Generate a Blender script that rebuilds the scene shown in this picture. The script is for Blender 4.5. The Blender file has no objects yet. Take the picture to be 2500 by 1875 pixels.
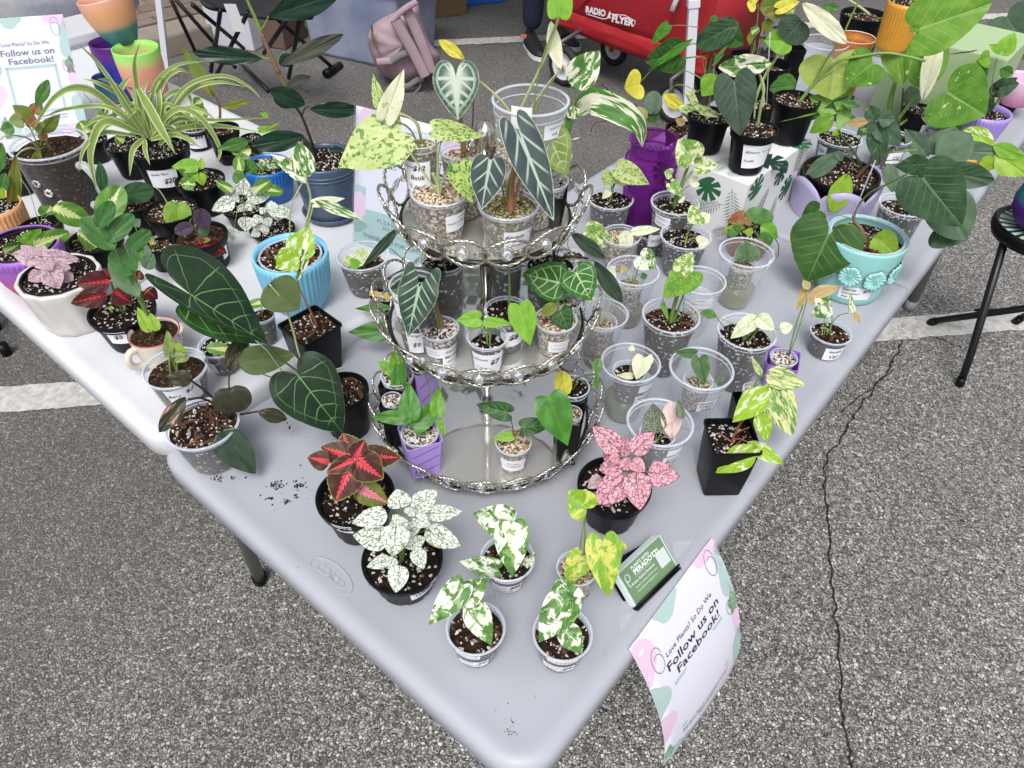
import bpy, math, random
from math import sin, cos, pi, radians, sqrt, atan2, hypot
from mathutils import Vector, Matrix, noise
V = Vector
random.seed(11)
scene = bpy.context.scene
COL = scene.collection

# ------------------------------------------------------------------ camera
CAM = V((0.14950645, -0.22553074, 1.60955501))
ROT = Matrix(((0.7644708, -0.4559796, 0.4557049), (0.6444193, 0.5212761, -0.5594595), (0.0175540, 0.7213555, 0.6923424)))
FPX = 1799.18
cam_data = bpy.data.cameras.new('camera')
cam = bpy.data.objects.new('camera', cam_data)
COL.objects.link(cam)
cam.matrix_world = Matrix.Translation(CAM) @ ROT.to_4x4()
cam_data.sensor_width = 36
cam_data.lens = FPX / 2500 * 36
cam_data.clip_start = 0.02
cam_data.clip_end = 400
scene.camera = cam

# ------------------------------------------------------------------ world and sun (overcast day)
SUN_EL, SUN_AZ = radians(58), radians(150)
world = bpy.data.worlds.new('World')
scene.world = world
world.use_nodes = True
wn = world.node_tree
bg = wn.nodes['Background']
sky = wn.nodes.new('ShaderNodeTexSky')
sky.sky_type = 'NISHITA'
sky.sun_disc = False
sky.sun_elevation = SUN_EL
sky.sun_rotation = SUN_AZ
sky.air_density = 1.0
sky.dust_density = 4.0
hsv = wn.nodes.new('ShaderNodeHueSaturation')
hsv.inputs['Saturation'].default_value = 0.30
wn.links.new(sky.outputs[0], hsv.inputs['Color'])
wn.links.new(hsv.outputs[0], bg.inputs[0])
bg.inputs[1].default_value = 0.125
sd = bpy.data.lights.new('sun', 'SUN')
sd.energy = 1.5
sd.angle = radians(25)
sd.color = (1.0, 0.97, 0.93)
sun = bpy.data.objects.new('sun', sd)
COL.objects.link(sun)
sun.rotation_euler = V((-sin(SUN_AZ) * cos(SUN_EL), -cos(SUN_AZ) * cos(SUN_EL), -sin(SUN_EL))).to_track_quat('-Z', 'Y').to_euler()
vs = scene.view_settings
vs.view_transform = 'Standard'
vs.look = 'None'
vs.gamma = 1
vs.exposure = 0.55
vs.use_curve_mapping = False
scene.render.engine = 'CYCLES'
scene.cycles.transparent_max_bounces = 24
scene.cycles.max_bounces = 8

# ------------------------------------------------------------------ placing: a pixel of the 2500x1875 view -> world
FR = (0.0, 0.0, 1.0)
def frame(ox, oy, s):
    global FR
    FR = (ox, oy, s)
def src(x, y): return (FR[0] + x / FR[2], FR[1] + y / FR[2])
def ray(x, y):
    x, y = src(x, y)
    return ROT @ V(((x - 1250) / FPX, -(y - 937.5) / FPX, -1))
def at(x, y, z=0.0):
    d = ray(x, y)
    return CAM + d * ((z - CAM.z) / d.z)
def proj(P):
    c = ROT.transposed() @ (V(P) - CAM)
    return (((1250 + FPX * c.x / -c.z) - FR[0]) * FR[2], ((937.5 - FPX * c.y / -c.z) - FR[1]) * FR[2], -c.z)
def hit(x, y, P, n):
    d = ray(x, y)
    return CAM + d * ((V(P) - CAM).dot(n) / d.dot(n))
def hview(P):
    v = V(P) - CAM
    v.z = 0
    return v.normalized()
def vpl(x, y, P, d=0.0):
    h = hview(P)
    return hit(x, y, V(P) - h * d, h)
def mpp(P): return proj(P)[2] / FPX / FR[2]     # metres per frame pixel at P

# ------------------------------------------------------------------ objects
def tag(o, label=None, cat=None, group=None, kind=None):
    if label: o['label'] = label
    if cat: o['category'] = cat
    if group: o['group'] = group
    if kind: o['kind'] = kind
    return o
def empty(name, loc, label, cat, group=None):
    o = bpy.data.objects.new(name, None)
    o.empty_display_size = 0.02
    COL.objects.link(o)
    o.location = loc
    return tag(o, label, cat, group)
class MB:
    def __init__(s): s.v, s.f, s.uv, s.mi = [], [], {}, []
    def add(s, vs, fs, mi=0):
        n = len(s.v)
        s.v += [V(p) for p in vs]
        s.f += [tuple(i + n for i in f) for f in fs]
        s.mi += [mi] * len(fs)
        return s
    def build(s, name, mats, parent=None, smooth=True, uvs=None, kind=None, base=None):
        if not isinstance(mats, (list, tuple)): mats = [mats]
        me = bpy.data.meshes.new(name)
        off = V((0, 0, 0))
        if parent is not None:
            off = root_loc(parent)
        elif base is not None:
            off = V(base)
        me.from_pydata([p - off for p in s.v], [], s.f)
        for m in mats: me.materials.append(m)
        if len(mats) > 1: me.polygons.foreach_set('material_index', s.mi)
        if smooth: me.polygons.foreach_set('use_smooth', [True] * len(s.f))
        if uvs:
            for nm, arr in uvs.items():
                L = me.uv_layers.new(name=nm)
                flat = [0.0] * (2 * len(me.loops))
                for i, l in enumerate(me.loops):
                    flat[2 * i], flat[2 * i + 1] = arr[l.vertex_index]
                L.data.foreach_set('uv', flat)
        me.update()
        o = bpy.data.objects.new(name, me)
        COL.objects.link(o)
        if parent is not None: o.parent = parent
        else: o.location = off
        if kind: o['kind'] = kind
        return o
def root_loc(o):
    p = V((0, 0, 0))
    while o is not None:
        p += V(o.location)
        o = o.parent
    return p
def sharp(o, ang=40):
    me = o.data
    try: me.set_sharp_from_angle(angle=radians(ang))
    except Exception: pass
    return o
def bevel(o, w, seg=2):
    m = o.modifiers.new('bevel', 'BEVEL')
    m.width = w
    m.segments = seg
    m.limit_method = 'ANGLE'
    return o

def box_g(c, sx, sy, sz, X=V((1, 0, 0)), Y=V((0, 1, 0)), Z=V((0, 0, 1))):
    c = V(c)
    vs = [c + X * (sx / 2 * a) + Y * (sy / 2 * b) + Z * (sz / 2 * d) for d in (-1, 1) for a, b in ((-1, -1), (1, -1), (1, 1), (-1, 1))]
    return vs, [(3, 2, 1, 0), (4, 5, 6, 7), (0, 1, 5, 4), (1, 2, 6, 5), (2, 3, 7, 6), (3, 0, 4, 7)]
def tube_g(pts, rad, seg=8, cap=True, tw=0):
    pts = [V(p) for p in pts]
    n = len(pts)
    if not isinstance(rad, (list, tuple)): rad = [rad] * n
    vs, fs = [], []
    ref = None
    for i, p in enumerate(pts):
        t = (pts[min(i + 1, n - 1)] - pts[max(i - 1, 0)])
        if t.length < 1e-9: t = V((0, 0, 1))
        t.normalize()
        if ref is None:
            ref = t.orthogonal().normalized()
        ref = (ref - t * ref.dot(t))
        if ref.length < 1e-6: ref = t.orthogonal()
        ref.normalize()
        b = t.cross(ref)
        for k in range(seg):
            a = 2 * pi * k / seg
            vs.append(p + (ref * cos(a) + b * sin(a)) * rad[i])
    for i in range(n - 1):
        for k in range(seg):
            k2 = (k + 1) % seg
            fs.append((i * seg + k, i * seg + k2, (i + 1) * seg + k2, (i + 1) * seg + k))
    if cap:
        fs.append(tuple(range(seg))[::-1])
        fs.append(tuple((n - 1) * seg + k for k in range(seg)))
    return vs, fs
def bez(pts, n=10):
    # Catmull-Rom through points
    pts = [V(p) for p in pts]
    if len(pts) == 2: return [pts[0].lerp(pts[1], i / n) for i in range(n + 1)]
    P = [pts[0] * 2 - pts[1]] + pts + [pts[-1] * 2 - pts[-2]]
    out = []
    for i in range(1, len(P) - 2):
        for k in range(n):
            t = k / n
            a, b, c, d = P[i - 1], P[i], P[i + 1], P[i + 2]
            out.append(0.5 * ((2 * b) + (c - a) * t + (2 * a - 5 * b + 4 * c - d) * t * t + (3 * b - a - 3 * c + d) * t ** 3))
    out.append(pts[-1])
    return out
def lathe_g(prof, seg=40, c=(0, 0, 0), flute=None, caps=(False, False), sq=None):
    """prof: (r, z) list; flute(a, z01) -> radius multiplier"""
    c = V(c)
    vs, fs = [], []
    z0, z1 = prof[0][1], prof[-1][1]
    n = len(prof)
    for i, (r, z) in enumerate(prof):
        for k in range(seg):
            a = 2 * pi * k / seg
            m = flute(a, i / (n - 1)) if flute else 1
            vs.append(c + V((r * m * cos(a), r * m * sin(a), z)))
    for i in range(n - 1):
        for k in range(seg):
            k2 = (k + 1) % seg
            fs.append((i * seg + k, i * seg + k2, (i + 1) * seg + k2, (i + 1) * seg + k))
    if caps[0]: fs.append(tuple(range(seg))[::-1])
    if caps[1]: fs.append(tuple((n - 1) * seg + k for k in range(seg)))
    return vs, fs

# ------------------------------------------------------------------ materials
MATS = {}
class NT:
    def __init__(s, m):
        s.m = m; s.t = m.node_tree; s.n = s.t.nodes; s.l = s.t.links
    def node(s, typ, **kw):
        n = s.n.new(typ)
        for k, v in kw.items(): setattr(n, k, v)
        return n
    def put(s, sock, v):
        if isinstance(v, bpy.types.NodeSocket): s.l.new(v, sock)
        elif isinstance(v, (tuple, list)) and sock.type == 'RGBA' and len(v) == 3: sock.default_value = (*v, 1)
        else: sock.default_value = v
    def math(s, op, a, b=None, c=None, clamp=False):
        n = s.node('ShaderNodeMath', operation=op, use_clamp=clamp)
        s.put(n.inputs[0], a)
        if b is not None: s.put(n.inputs[1], b)
        if c is not None: s.put(n.inputs[2], c)
        return n.outputs[0]
    def mix(s, f, a, b, op='MIX'):
        n = s.node('ShaderNodeMix', data_type='RGBA', blend_type=op)
        s.put(n.inputs[0], f); s.put(n.inputs[6], a); s.put(n.inputs[7], b)
        return n.outputs[2]
    def step(s, x, a, b):       # smoothstep a->b
        n = s.node('ShaderNodeMapRange', interpolation_type='SMOOTHSTEP')
        s.put(n.inputs[0], x); s.put(n.inputs[1], a); s.put(n.inputs[2], b)
        return n.outputs[0]
    def noise(s, vec, scale, detail=3, rough=0.5, dist=0.0):
        n = s.node('ShaderNodeTexNoise')
        if vec is not None: s.put(n.inputs['Vector'], vec)
        n.inputs['Scale'].default_value = scale; n.inputs['Detail'].default_value = detail
        n.inputs['Roughness'].default_value = rough; n.inputs['Distortion'].default_value = dist
        return n.outputs[0]
    def vor(s, vec, scale, feat='F1', out=0, rnd=1.0):
        n = s.node('ShaderNodeTexVoronoi', feature=feat)
        if vec is not None: s.put(n.inputs['Vector'], vec)
        n.inputs['Scale'].default_value = scale
        n.inputs['Randomness'].default_value = rnd
        return n.outputs[out]
    def obj(s): return s.node('ShaderNodeTexCoord').outputs['Object']
    def bump(s, h, st=0.3, d=0.001):
        n = s.node('ShaderNodeBump')
        n.inputs['Strength'].default_value = st; n.inputs['Distance'].default_value = d
        s.put(n.inputs['Height'], h)
        return n.outputs[0]
def newmat(name, col=(0.5, 0.5, 0.5), rough=0.5, metal=0.0, spec=0.5, **kw):
    m = bpy.data.materials.new(name)
    m.use_nodes = True
    p = m.node_tree.nodes['Principled BSDF']
    p.inputs['Base Color'].default_value = (*col, 1)
    p.inputs['Roughness'].default_value = rough
    p.inputs['Metallic'].default_value = metal
    p.inputs['Specular IOR Level'].default_value = spec
    for k, v in kw.items(): p.inputs[k].default_value = v
    return m
def pm(name, col, rough=0.5, metal=0.0, spec=0.5, var=0.06, nscale=60, bump=0.15, **kw):
    """plain painted/plastic material with slight procedural colour variation and relief"""
    if name in MATS: return MATS[name]
    m = newmat(name, col, rough, metal, spec, **kw)
    t = NT(m); p = t.n['Principled BSDF']
    o = t.obj()
    nz = t.noise(o, nscale, 4)
    f = t.math('MULTIPLY_ADD', nz, 2 * var, 1 - var)
    mul = t.node('ShaderNodeVectorMath', operation='SCALE')
    t.put(mul.inputs[0], tuple(col)); t.put(mul.inputs['Scale'], f)
    t.l.new(mul.outputs[0], p.inputs['Base Color'])
    n2 = t.noise(o, nscale * 0.3, 3)
    t.put(p.inputs['Roughness'], t.math('MULTIPLY_ADD', n2, 0.16, rough - 0.08))
    if bump: t.put(p.inputs['Normal'], t.bump(t.noise(o, nscale * 8, 2), bump, 0.0004))
    MATS[name] = m
    return m

def leafmat(name, dark, light, vein=None, edge=None, under=None, style='lat', N=7, vw=0.10, mw=0.05, vs_=0.55,
            var=None, vcol=None, vcol2=None, vscale=3.0, vth=0.5, stretch=1.0, spots=None, flare=None, rough=0.38, slope=0.45, trans=0.22, center=None, vsoft=0.02):
    if name in MATS: return MATS[name]
    m = newmat(name, dark, rough)
    t = NT(m); p = t.n['Principled BSDF']
    uv = t.node('ShaderNodeUVMap', uv_map='leaf').outputs[0]
    st = t.node('ShaderNodeUVMap', uv_map='ring').outputs[0]
    sx = t.node('ShaderNodeSeparateXYZ'); t.l.new(uv, sx.inputs[0])
    sr = t.node('ShaderNodeSeparateXYZ'); t.l.new(st, sr.inputs[0])
    x, y = sx.outputs[0], sx.outputs[1]
    s, tt = sr.outputs[0], sr.outputs[1]
    rnd = t.node('ShaderNodeObjectInfo').outputs['Random']
    offs = t.node('ShaderNodeCombineXYZ')
    t.put(offs.inputs[2], t.math('MULTIPLY', rnd, 37.0))
    t.put(offs.inputs[0], t.math('MULTIPLY', x, 0.5 * stretch))
    t.put(offs.inputs[1], t.math('MULTIPLY', y, 1.0))
    co = offs.outputs[0]
    ax = t.math('ABSOLUTE', x)
    nz = t.noise(co, 4, 4)
    base = t.mix(t.step(nz, 0.3, 0.7), dark, light)
    if center:
        base = t.mix(t.math('MULTIPLY', t.step(s, 0.75, 0.2), 0.8), base, center)
    if flare:     # coleus: bright jagged centre
        fc, fw = flare
        jag = t.math('MULTIPLY', t.math('ABSOLUTE', t.math('SUBTRACT', t.math('FRACT', t.math('MULTIPLY', t.math('SUBTRACT', y, t.math('MULTIPLY', ax, 0.5)), 7.0)), 0.5)), 0.5)
        lim = t.math('MULTIPLY', t.math('ADD', jag, fw), t.math('SUBTRACT', 1.02, y))
        lim = t.math('MULTIPLY', lim, t.math('MULTIPLY_ADD', nz, 1.2, 0.5))
        fm = t.step(t.math('SUBTRACT', lim, ax), -0.02, 0.03)
        base = t.mix(fm, base, fc)
    if var:       # variegation patches
        v1 = t.noise(co, vscale, 6, 0.62, 0.8)
        base = t.mix(t.step(v1, vth - vsoft, vth + vsoft), base, vcol)
        if vcol2:
            v2 = t.noise(co, vscale * 2.2, 5, 0.6, 0.5)
            base = t.mix(t.step(v2, 0.56, 0.60), base, vcol2)
    if spots:
        sc, scl, th = spots
        sp = t.noise(co, scl, 2, 0.5)
        base = t.mix(t.step(sp, th, th + 0.03), base, sc)
    # veins
    mid = t.step(ax, t.math('MULTIPLY', t.math('SUBTRACT', 1.15, y), mw), t.math('MULTIPLY', t.math('SUBTRACT', 1.1, y), mw * 0.35))
    if style == 'lat':
        f = t.math('FRACT', t.math('MULTIPLY', t.math('SUBTRACT', y, t.math('MULTIPLY', t.math('POWER', ax, 0.85), slope)), float(N)))
        d = t.math('ABSOLUTE', t.math('SUBTRACT', f, 0.5))
        lat = t.math('MULTIPLY', t.step(d, vw, vw * 0.3), t.step(s, 1.0, 0.6))
    elif style == 'ray':
        f = t.math('FRACT', t.math('MULTIPLY_ADD', tt, float(N), 0.5))
        d = t.math('MULTIPLY', t.math('ABSOLUTE', t.math('SUBTRACT', f, 0.5)), t.math('MULTIPLY_ADD', s, 1.0, 0.15))
        rays = t.math('MULTIPLY', t.step(d, vw, vw * 0.35), t.step(s, 0.99, 0.75))
        wob = t.math('MULTIPLY_ADD', t.math('COSINE', t.math('MULTIPLY', tt, 2 * pi * N)), 0.055, 0.72)
        ring = t.step(t.math('ABSOLUTE', t.math('SUBTRACT', s, wob)), vw * 0.30, vw * 0.1)
        lat = t.math('MAXIMUM', rays, t.math('MULTIPLY', ring, 0.8))
    elif style == 'anth':
        g = t.math('SUBTRACT', y, t.math('MULTIPLY', t.math('POWER', ax, 1.55), slope))
        wv_ = t.math('MULTIPLY', t.math('SUBTRACT', t.noise(co, 5, 2), 0.5), 0.07)
        g = t.math('ADD', g, wv_)
        f = t.math('FRACT', t.math('MULTIPLY_ADD', g, float(N), -0.04 * N + 0.5))
        d1 = t.math('ABSOLUTE', t.math('SUBTRACT', f, 0.5))
        up = t.step(g, -0.01, 0.03)
        ang = t.math('DIVIDE', t.math('ARCTAN2', ax, t.math('ADD', y, wv_)), pi)
        f2 = t.math('FRACT', t.math('MULTIPLY_ADD', ang, 5.2, 0.0))
        d2 = t.math('MULTIPLY', t.math('ABSOLUTE', t.math('SUBTRACT', f2, 0.5)), t.math('MULTIPLY_ADD', s, 2.2, 0.4))
        d = t.mix(up, d2, d1)
        rays = t.math('MULTIPLY', t.step(d, vw, vw * 0.35), t.step(s, 0.97, 0.70))
        ringd = t.math('ABSOLUTE', t.math('SUBTRACT', s, t.math('MULTIPLY_ADD', wv_, 1.6, 0.80)))
        lat = t.math('MAXIMUM', rays, t.math('MULTIPLY', t.step(ringd, vw * 0.24, vw * 0.08), 0.7))
    elif style == 'net':
        wv = t.node('ShaderNodeVectorMath', operation='ADD')
        t.l.new(co, wv.inputs[0])
        nn = t.node('ShaderNodeTexNoise'); nn.inputs['Scale'].default_value = 14; t.l.new(co, nn.inputs['Vector'])
        sc_ = t.node('ShaderNodeVectorMath', operation='SCALE'); t.l.new(nn.outputs[1], sc_.inputs[0]); sc_.inputs['Scale'].default_value = 0.10
        t.l.new(sc_.outputs[0], wv.inputs[1])
        e = t.vor(wv.outputs[0], float(N), 'DISTANCE_TO_EDGE')
        brk = t.noise(co, 9, 2)
        lat = t.math('MULTIPLY', t.step(e, vw, vw * 0.45), t.step(brk, 0.38, 0.48))
    else:
        lat = t.math('MULTIPLY', mid, 0.0)
    vm = t.math('MAXIMUM', mid, t.math('MULTIPLY', lat, 1.0 if vs_ > 0.99 else 0.85))
    if vein: base = t.mix(t.math('MULTIPLY', vm, vs_), base, vein)
    if edge:
        ec, ew = edge
        en = t.math('MULTIPLY_ADD', t.noise(co, 12, 2), 0.06, 1 - ew - 0.03)
        base = t.mix(t.step(t.math('SUBTRACT', s, en), 0.0, 0.02), base, ec)
    geo = t.node('ShaderNodeNewGeometry')
    uc = under if under else tuple(0.5 * (a + b) * 0.9 + 0.03 for a, b in zip(dark, light))
    base2 = t.mix(geo.outputs['Backfacing'], base, t.mix(0.55 if not var else 0.3, base, uc))
    t.l.new(base2, p.inputs['Base Color'])
    h = t.math('ADD', t.math('MULTIPLY', vm, -0.6), t.math('MULTIPLY', t.noise(co, 18, 3), 0.5))
    t.put(p.inputs['Normal'], t.bump(h, 0.5, 0.0012))
    p.inputs['Specular IOR Level'].default_value = 0.24
    tr = t.node('ShaderNodeBsdfTranslucent'); t.l.new(base2, tr.inputs[0])
    mx = t.node('ShaderNodeMixShader'); mx.inputs[0].default_value = trans
    t.l.new(p.outputs[0], mx.inputs[1]); t.l.new(tr.outputs[0], mx.inputs[2])
    t.l.new(mx.outputs[0], t.n['Material Output'].inputs[0])
    MATS[name] = m
    return m

def clearmat(name, col=(0.9, 0.92, 0.95), fac=0.14, rough=0.12, edge=0.5, tint=(0.97, 0.98, 1.0), ribs=None):
    """thin clear or milky plastic / glass"""
    if name in MATS: return MATS[name]
    m = newmat(name, col, rough)
    t = NT(m); p = t.n['Principled BSDF']
    p.inputs['Specular IOR Level'].default_value = 0.6
    tr = t.node('ShaderNodeBsdfTransparent'); tr.inputs[0].default_value = (*tint, 1)
    lw = t.node('ShaderNodeLayerWeight'); lw.inputs[0].default_value = 0.35
    f = t.math('MULTIPLY_ADD', lw.outputs['Facing'], edge, fac, clamp=True)
    o = t.obj()
    f = t.math('MULTIPLY', f, t.math('MULTIPLY_ADD', t.noise(o, 45, 4), 0.7, 0.65), clamp=True)
    mx = t.node('ShaderNodeMixShader')
    t.l.new(f, mx.inputs[0]); t.l.new(tr.outputs[0], mx.inputs[1]); t.l.new(p.outputs[0], mx.inputs[2])
    t.l.new(mx.outputs[0], t.n['Material Output'].inputs[0])
    MATS[name] = m
    return m
# ------------------------------------------------------------------ leaf shapes: right half outline, x in half widths, y in lengths
SH = {
 'heart': [(0, -0.01), (0.22, -0.15), (0.55, -0.20), (0.85, -0.10), (1.0, 0.10), (0.93, 0.34), (0.70, 0.58), (0.38, 0.82), (0.10, 0.96), (0, 1)],
 'deep': [(0, -0.02), (0.14, -0.24), (0.42, -0.36), (0.76, -0.30), (0.98, -0.06), (0.98, 0.20), (0.76, 0.48), (0.42, 0.76), (0.12, 0.94), (0, 1)],
 'velvet': [(0, 0), (0.10, -0.28), (0.36, -0.48), (0.72, -0.46), (0.98, -0.22), (1.0, 0.08), (0.84, 0.36), (0.54, 0.62), (0.22, 0.86), (0.08, 0.95), (0, 1)],
 'arrow': [(0, 0.0), (0.22, -0.22), (0.58, -0.44), (0.86, -0.38), (0.92, -0.1), (1.0, 0.08), (0.90, 0.30), (0.62, 0.58), (0.28, 0.82), (0.08, 0.94), (0, 1)],
 'oval': [(0, 0), (0.42, 0.05), (0.82, 0.20), (1.0, 0.42), (0.95, 0.65), (0.68, 0.86), (0.30, 0.97), (0, 1)],
 'ovate': [(0, 0), (0.45, 0.03), (0.88, 0.15), (1.0, 0.34), (0.85, 0.58), (0.50, 0.80), (0.18, 0.94), (0, 1)],
 'ellip': [(0, 0), (0.30, 0.06), (0.70, 0.22), (0.98, 0.45), (0.88, 0.68), (0.50, 0.88), (0.16, 0.97), (0, 1)],
 'lance': [(0, 0), (0.40, 0.08), (0.85, 0.24), (1.0, 0.40), (0.80, 0.62), (0.42, 0.82), (0.12, 0.95), (0, 1)],
 'round': [(0, 0), (0.45, -0.03), (0.86, 0.14), (1.0, 0.42), (0.90, 0.72), (0.55, 0.93), (0.20, 0.99), (0, 1.0)],
 'drop': [(0, -0.02), (0.30, -0.10), (0.72, -0.10), (0.98, 0.08), (1.0, 0.30), (0.80, 0.55), (0.42, 0.78), (0.13, 0.93), (0, 1)],
 'lobed': [(0, 0), (0.25, -0.28), (0.7, -0.42), (0.52, -0.12), (0.45, 0.03), (0.9, 0.0), (1.0, 0.16), (0.60, 0.24), (0.42, 0.34), (0.72, 0.46), (0.40, 0.56), (0.26, 0.78), (0.10, 0.93), (0, 1)],
 'cut': [(0, 0), (0.35, -0.20), (0.9, -0.30), (1.0, -0.05), (0.60, 0.12), (0.34, 0.26), (0.44, 0.46), (0.36, 0.70), (0.12, 0.92), (0, 1)],
}
def teeth(base, n=9, a=0.07):
    o = []
    for i in range(len(base) - 1):
        (x0, y0), (x1, y1) = base[i], base[i + 1]
        k = max(1, int(hypot(x1 - x0, (y1 - y0) * 2) * n / 2))
        for j in range(k):
            t = j / k
            o.append((x0 + (x1 - x0) * t, y0 + (y1 - y0) * t))
            if i > 0: o.append(((x0 + (x1 - x0) * (t + .6 / k)) * (1 + a), (y0 + (y1 - y0) * (t + .6 / k)) + a * .25))
    o.append(base[-1])
    return o
SH['serr'] = teeth(SH['ovate'], 9, 0.07)
def outline(sh):
    raw = SH[sh]
    if sh in ('serr',): return raw
    P = bez([V((x, y, 0)) for x, y in raw], 3)
    return [(max(0, p.x), p.y) for p in P]
OUT = {k: outline(k) for k in SH}

def leaf_geo(sh, B, T, W, H, fold=0.18, curl=0.12, wave=0.03, side=0.0, rings=5, seed=0, asym=0.0):
    A = T - B
    L = A.length
    A.normalize()
    Wd = A.cross(H)
    if Wd.length < 1e-5: Wd = A.orthogonal()
    Wd.normalize()
    N = Wd.cross(A).normalized()
    half = OUT[sh]
    n = len(half)
    loop = [(x, y) for x, y in half] + [(-x, y) for x, y in half[-2:0:-1]]
    m = len(loop)
    hw = W / 2
    vs, u1, u2 = [], [], []
    rs = random.Random(seed)
    ph = rs.uniform(0, 6)
    def pos(x, y, s, t):
        X = x * hw
        if asym > 0 and x > 0: X *= asym
        if asym < 0 and x < 0: X *= -asym
        z = fold * abs(X) * 1.0 - (abs(x) ** 2) * fold * hw * 0.45
        z += -curl * L * (max(y, 0) ** 2) - curl * 0.5 * L * (min(y, 0) ** 2) * 2
        z += wave * L * (s ** 3) * sin(t * 2 * pi * 7 + ph)
        X2 = X + side * L * y * y
        return B + Wd * X2 + A * (y * L) + N * z
    O = (0, 0)
    vs.append(pos(0, 0, 0, 0)); u1.append((0, 0)); u2.append((0, 0))
    for r in range(1, rings + 1):
        s = (r / rings) ** 0.9
        for k, (x, y) in enumerate(loop):
            px, py = x * s, y * s
            vs.append(pos(px, py, s, k / m)); u1.append((px, py)); u2.append((s, k / m if k <= m / 2 else 1 - k / m))
    fs = []
    for k in range(m): fs.append((0, 1 + k, 1 + (k + 1) % m))
    for r in range(1, rings):
        a, b = 1 + (r - 1) * m, 1 + r * m
        for k in range(m):
            k2 = (k + 1) % m
            fs.append((a + k, b + k, b + k2, a + k2))
    return vs, fs, u1, u2
def leaf(sh, mat, B, T, W, parent, H=None, name='leaf', label=None, **kw):
    if H is None: H = (CAM - (B + T) / 2).normalized()
    roll = kw.pop('roll', 0)
    A = (T - B).normalized()
    if roll: H = Matrix.Rotation(radians(roll), 3, A) @ H
    vs, fs, u1, u2 = leaf_geo(sh, B, T, W, H, seed=random.random(), **kw)
    o = MB().add(vs, fs).build(name, mat, parent, uvs={'leaf': u1, 'ring': u2})
    if label: o['label'] = label
    return o
def ribbon(mat, pts, w, parent, name='leaf', H=None, fold=0.25):
    """strap leaf along world points"""
    P = bez(pts, 7)
    n = len(P)
    vs, u1, u2, fs = [], [], [], []
    for i, p in enumerate(P):
        t = i / (n - 1)
        d = (P[min(i + 1, n - 1)] - P[max(i - 1, 0)]).normalized()
        h = (CAM - p).normalized() if H is None else H
        side = d.cross(h).normalized()
        nn = side.cross(d).normalized()
        ww = w * min(1, 0.55 + t * 2) * (1 - max(0, (t - 0.45) / 0.55) ** 1.6) + w * 0.03
        for x in (-1, -0.5, 0, 0.5, 1):
            vs.append(p + side * (x * ww / 2) + nn * (abs(x) * fold * ww / 2)); u1.append((x, t)); u2.append((abs(x), 0.25 + t * 0.01))
    for i in range(n - 1):
        for k in range(4):
            a = i * 5 + k
            fs.append((a, a + 1, a + 6, a + 5))
    return MB().add(vs, fs).build(name, mat, parent, uvs={'leaf': u1, 'ring': u2})

# ------------------------------------------------------------------ soil
def soilmat(name, c1, c2, speck, th, scale=260, speck2=None):
    if name in MATS: return MATS[name]
    m = newmat(name, c1, 0.9, spec=0.12)
    t = NT(m); p = t.n['Principled BSDF']; o = t.obj()
    b = t.mix(t.step(t.noise(o, scale * 0.5, 5), 0.35, 0.65), c1, c2)
    v = t.vor(o, scale, 'F1', 1)
    sp = t.node('ShaderNodeSeparateXYZ'); t.l.new(v, sp.inputs[0])
    b = t.mix(t.step(sp.outputs[0], th, th + 0.03), b, speck)
    if speck2: b = t.mix(t.step(sp.outputs[1], 0.72, 0.75), b, speck2)
    t.l.new(b, p.inputs['Base Color'])
    t.put(p.inputs['Normal'], t.bump(t.noise(o, scale, 4), 0.9, 0.002))
    MATS[name] = m
    return m
SOIL = {
 'dark': dict(m=lambda: soilmat('dark_soil', (0.007, 0.005, 0.004), (0.020, 0.011, 0.007), (0.50, 0.47, 0.43), 0.90), ch=[('perlite', 55, 0.0016, (0.62, 0.60, 0.56)), ('bark', 9, 0.004, (0.045, 0.018, 0.009))]),
 'chunky': dict(m=lambda: soilmat('chunky_soil', (0.010, 0.006, 0.004), (0.035, 0.018, 0.010), (0.50, 0.47, 0.43), 0.93), ch=[('perlite', 50, 0.0018, (0.62, 0.60, 0.55)), ('bark', 26, 0.0055, (0.085, 0.033, 0.015))]),
 'tan': dict(m=lambda: soilmat('pumice_mix', (0.22, 0.16, 0.10), (0.34, 0.26, 0.17), (0.62, 0.55, 0.45), 0.55, 320, (0.10, 0.05, 0.03)), ch=[('pumice', 80, 0.0017, (0.60, 0.50, 0.36)), ('pumice', 50, 0.0016, (0.34, 0.17, 0.08)), ('pumice', 40, 0.0015, (0.66, 0.62, 0.54))]),
 'white': dict(m=lambda: soilmat('pale_pumice_mix', (0.06, 0.04, 0.035), (0.40, 0.34, 0.30), (0.66, 0.62, 0.58), 0.45, 320, (0.03, 0.02, 0.02)), ch=[('perlite', 150, 0.0016, (0.66, 0.60, 0.56)), ('bark', 10, 0.003, (0.05, 0.02, 0.015))]),
 'brown': dict(m=lambda: soilmat('peat', (0.018, 0.010, 0.006), (0.045, 0.024, 0.014), (0.12, 0.08, 0.05), 0.9), ch=[('perlite', 14, 0.0013, (0.5, 0.46, 0.4)), ('bark', 14, 0.003, (0.10, 0.05, 0.03))]),
 'moss': dict(m=lambda: soilmat('mossy_pumice', (0.10, 0.09, 0.04), (0.24, 0.20, 0.10), (0.55, 0.47, 0.34), 0.62, 320, (0.10, 0.12, 0.03)), ch=[('pumice', 90, 0.0017, (0.50, 0.42, 0.24)), ('pumice', 40, 0.0018, (0.30, 0.28, 0.10)), ('bark', 14, 0.003, (0.07, 0.03, 0.02))]),
}
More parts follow.
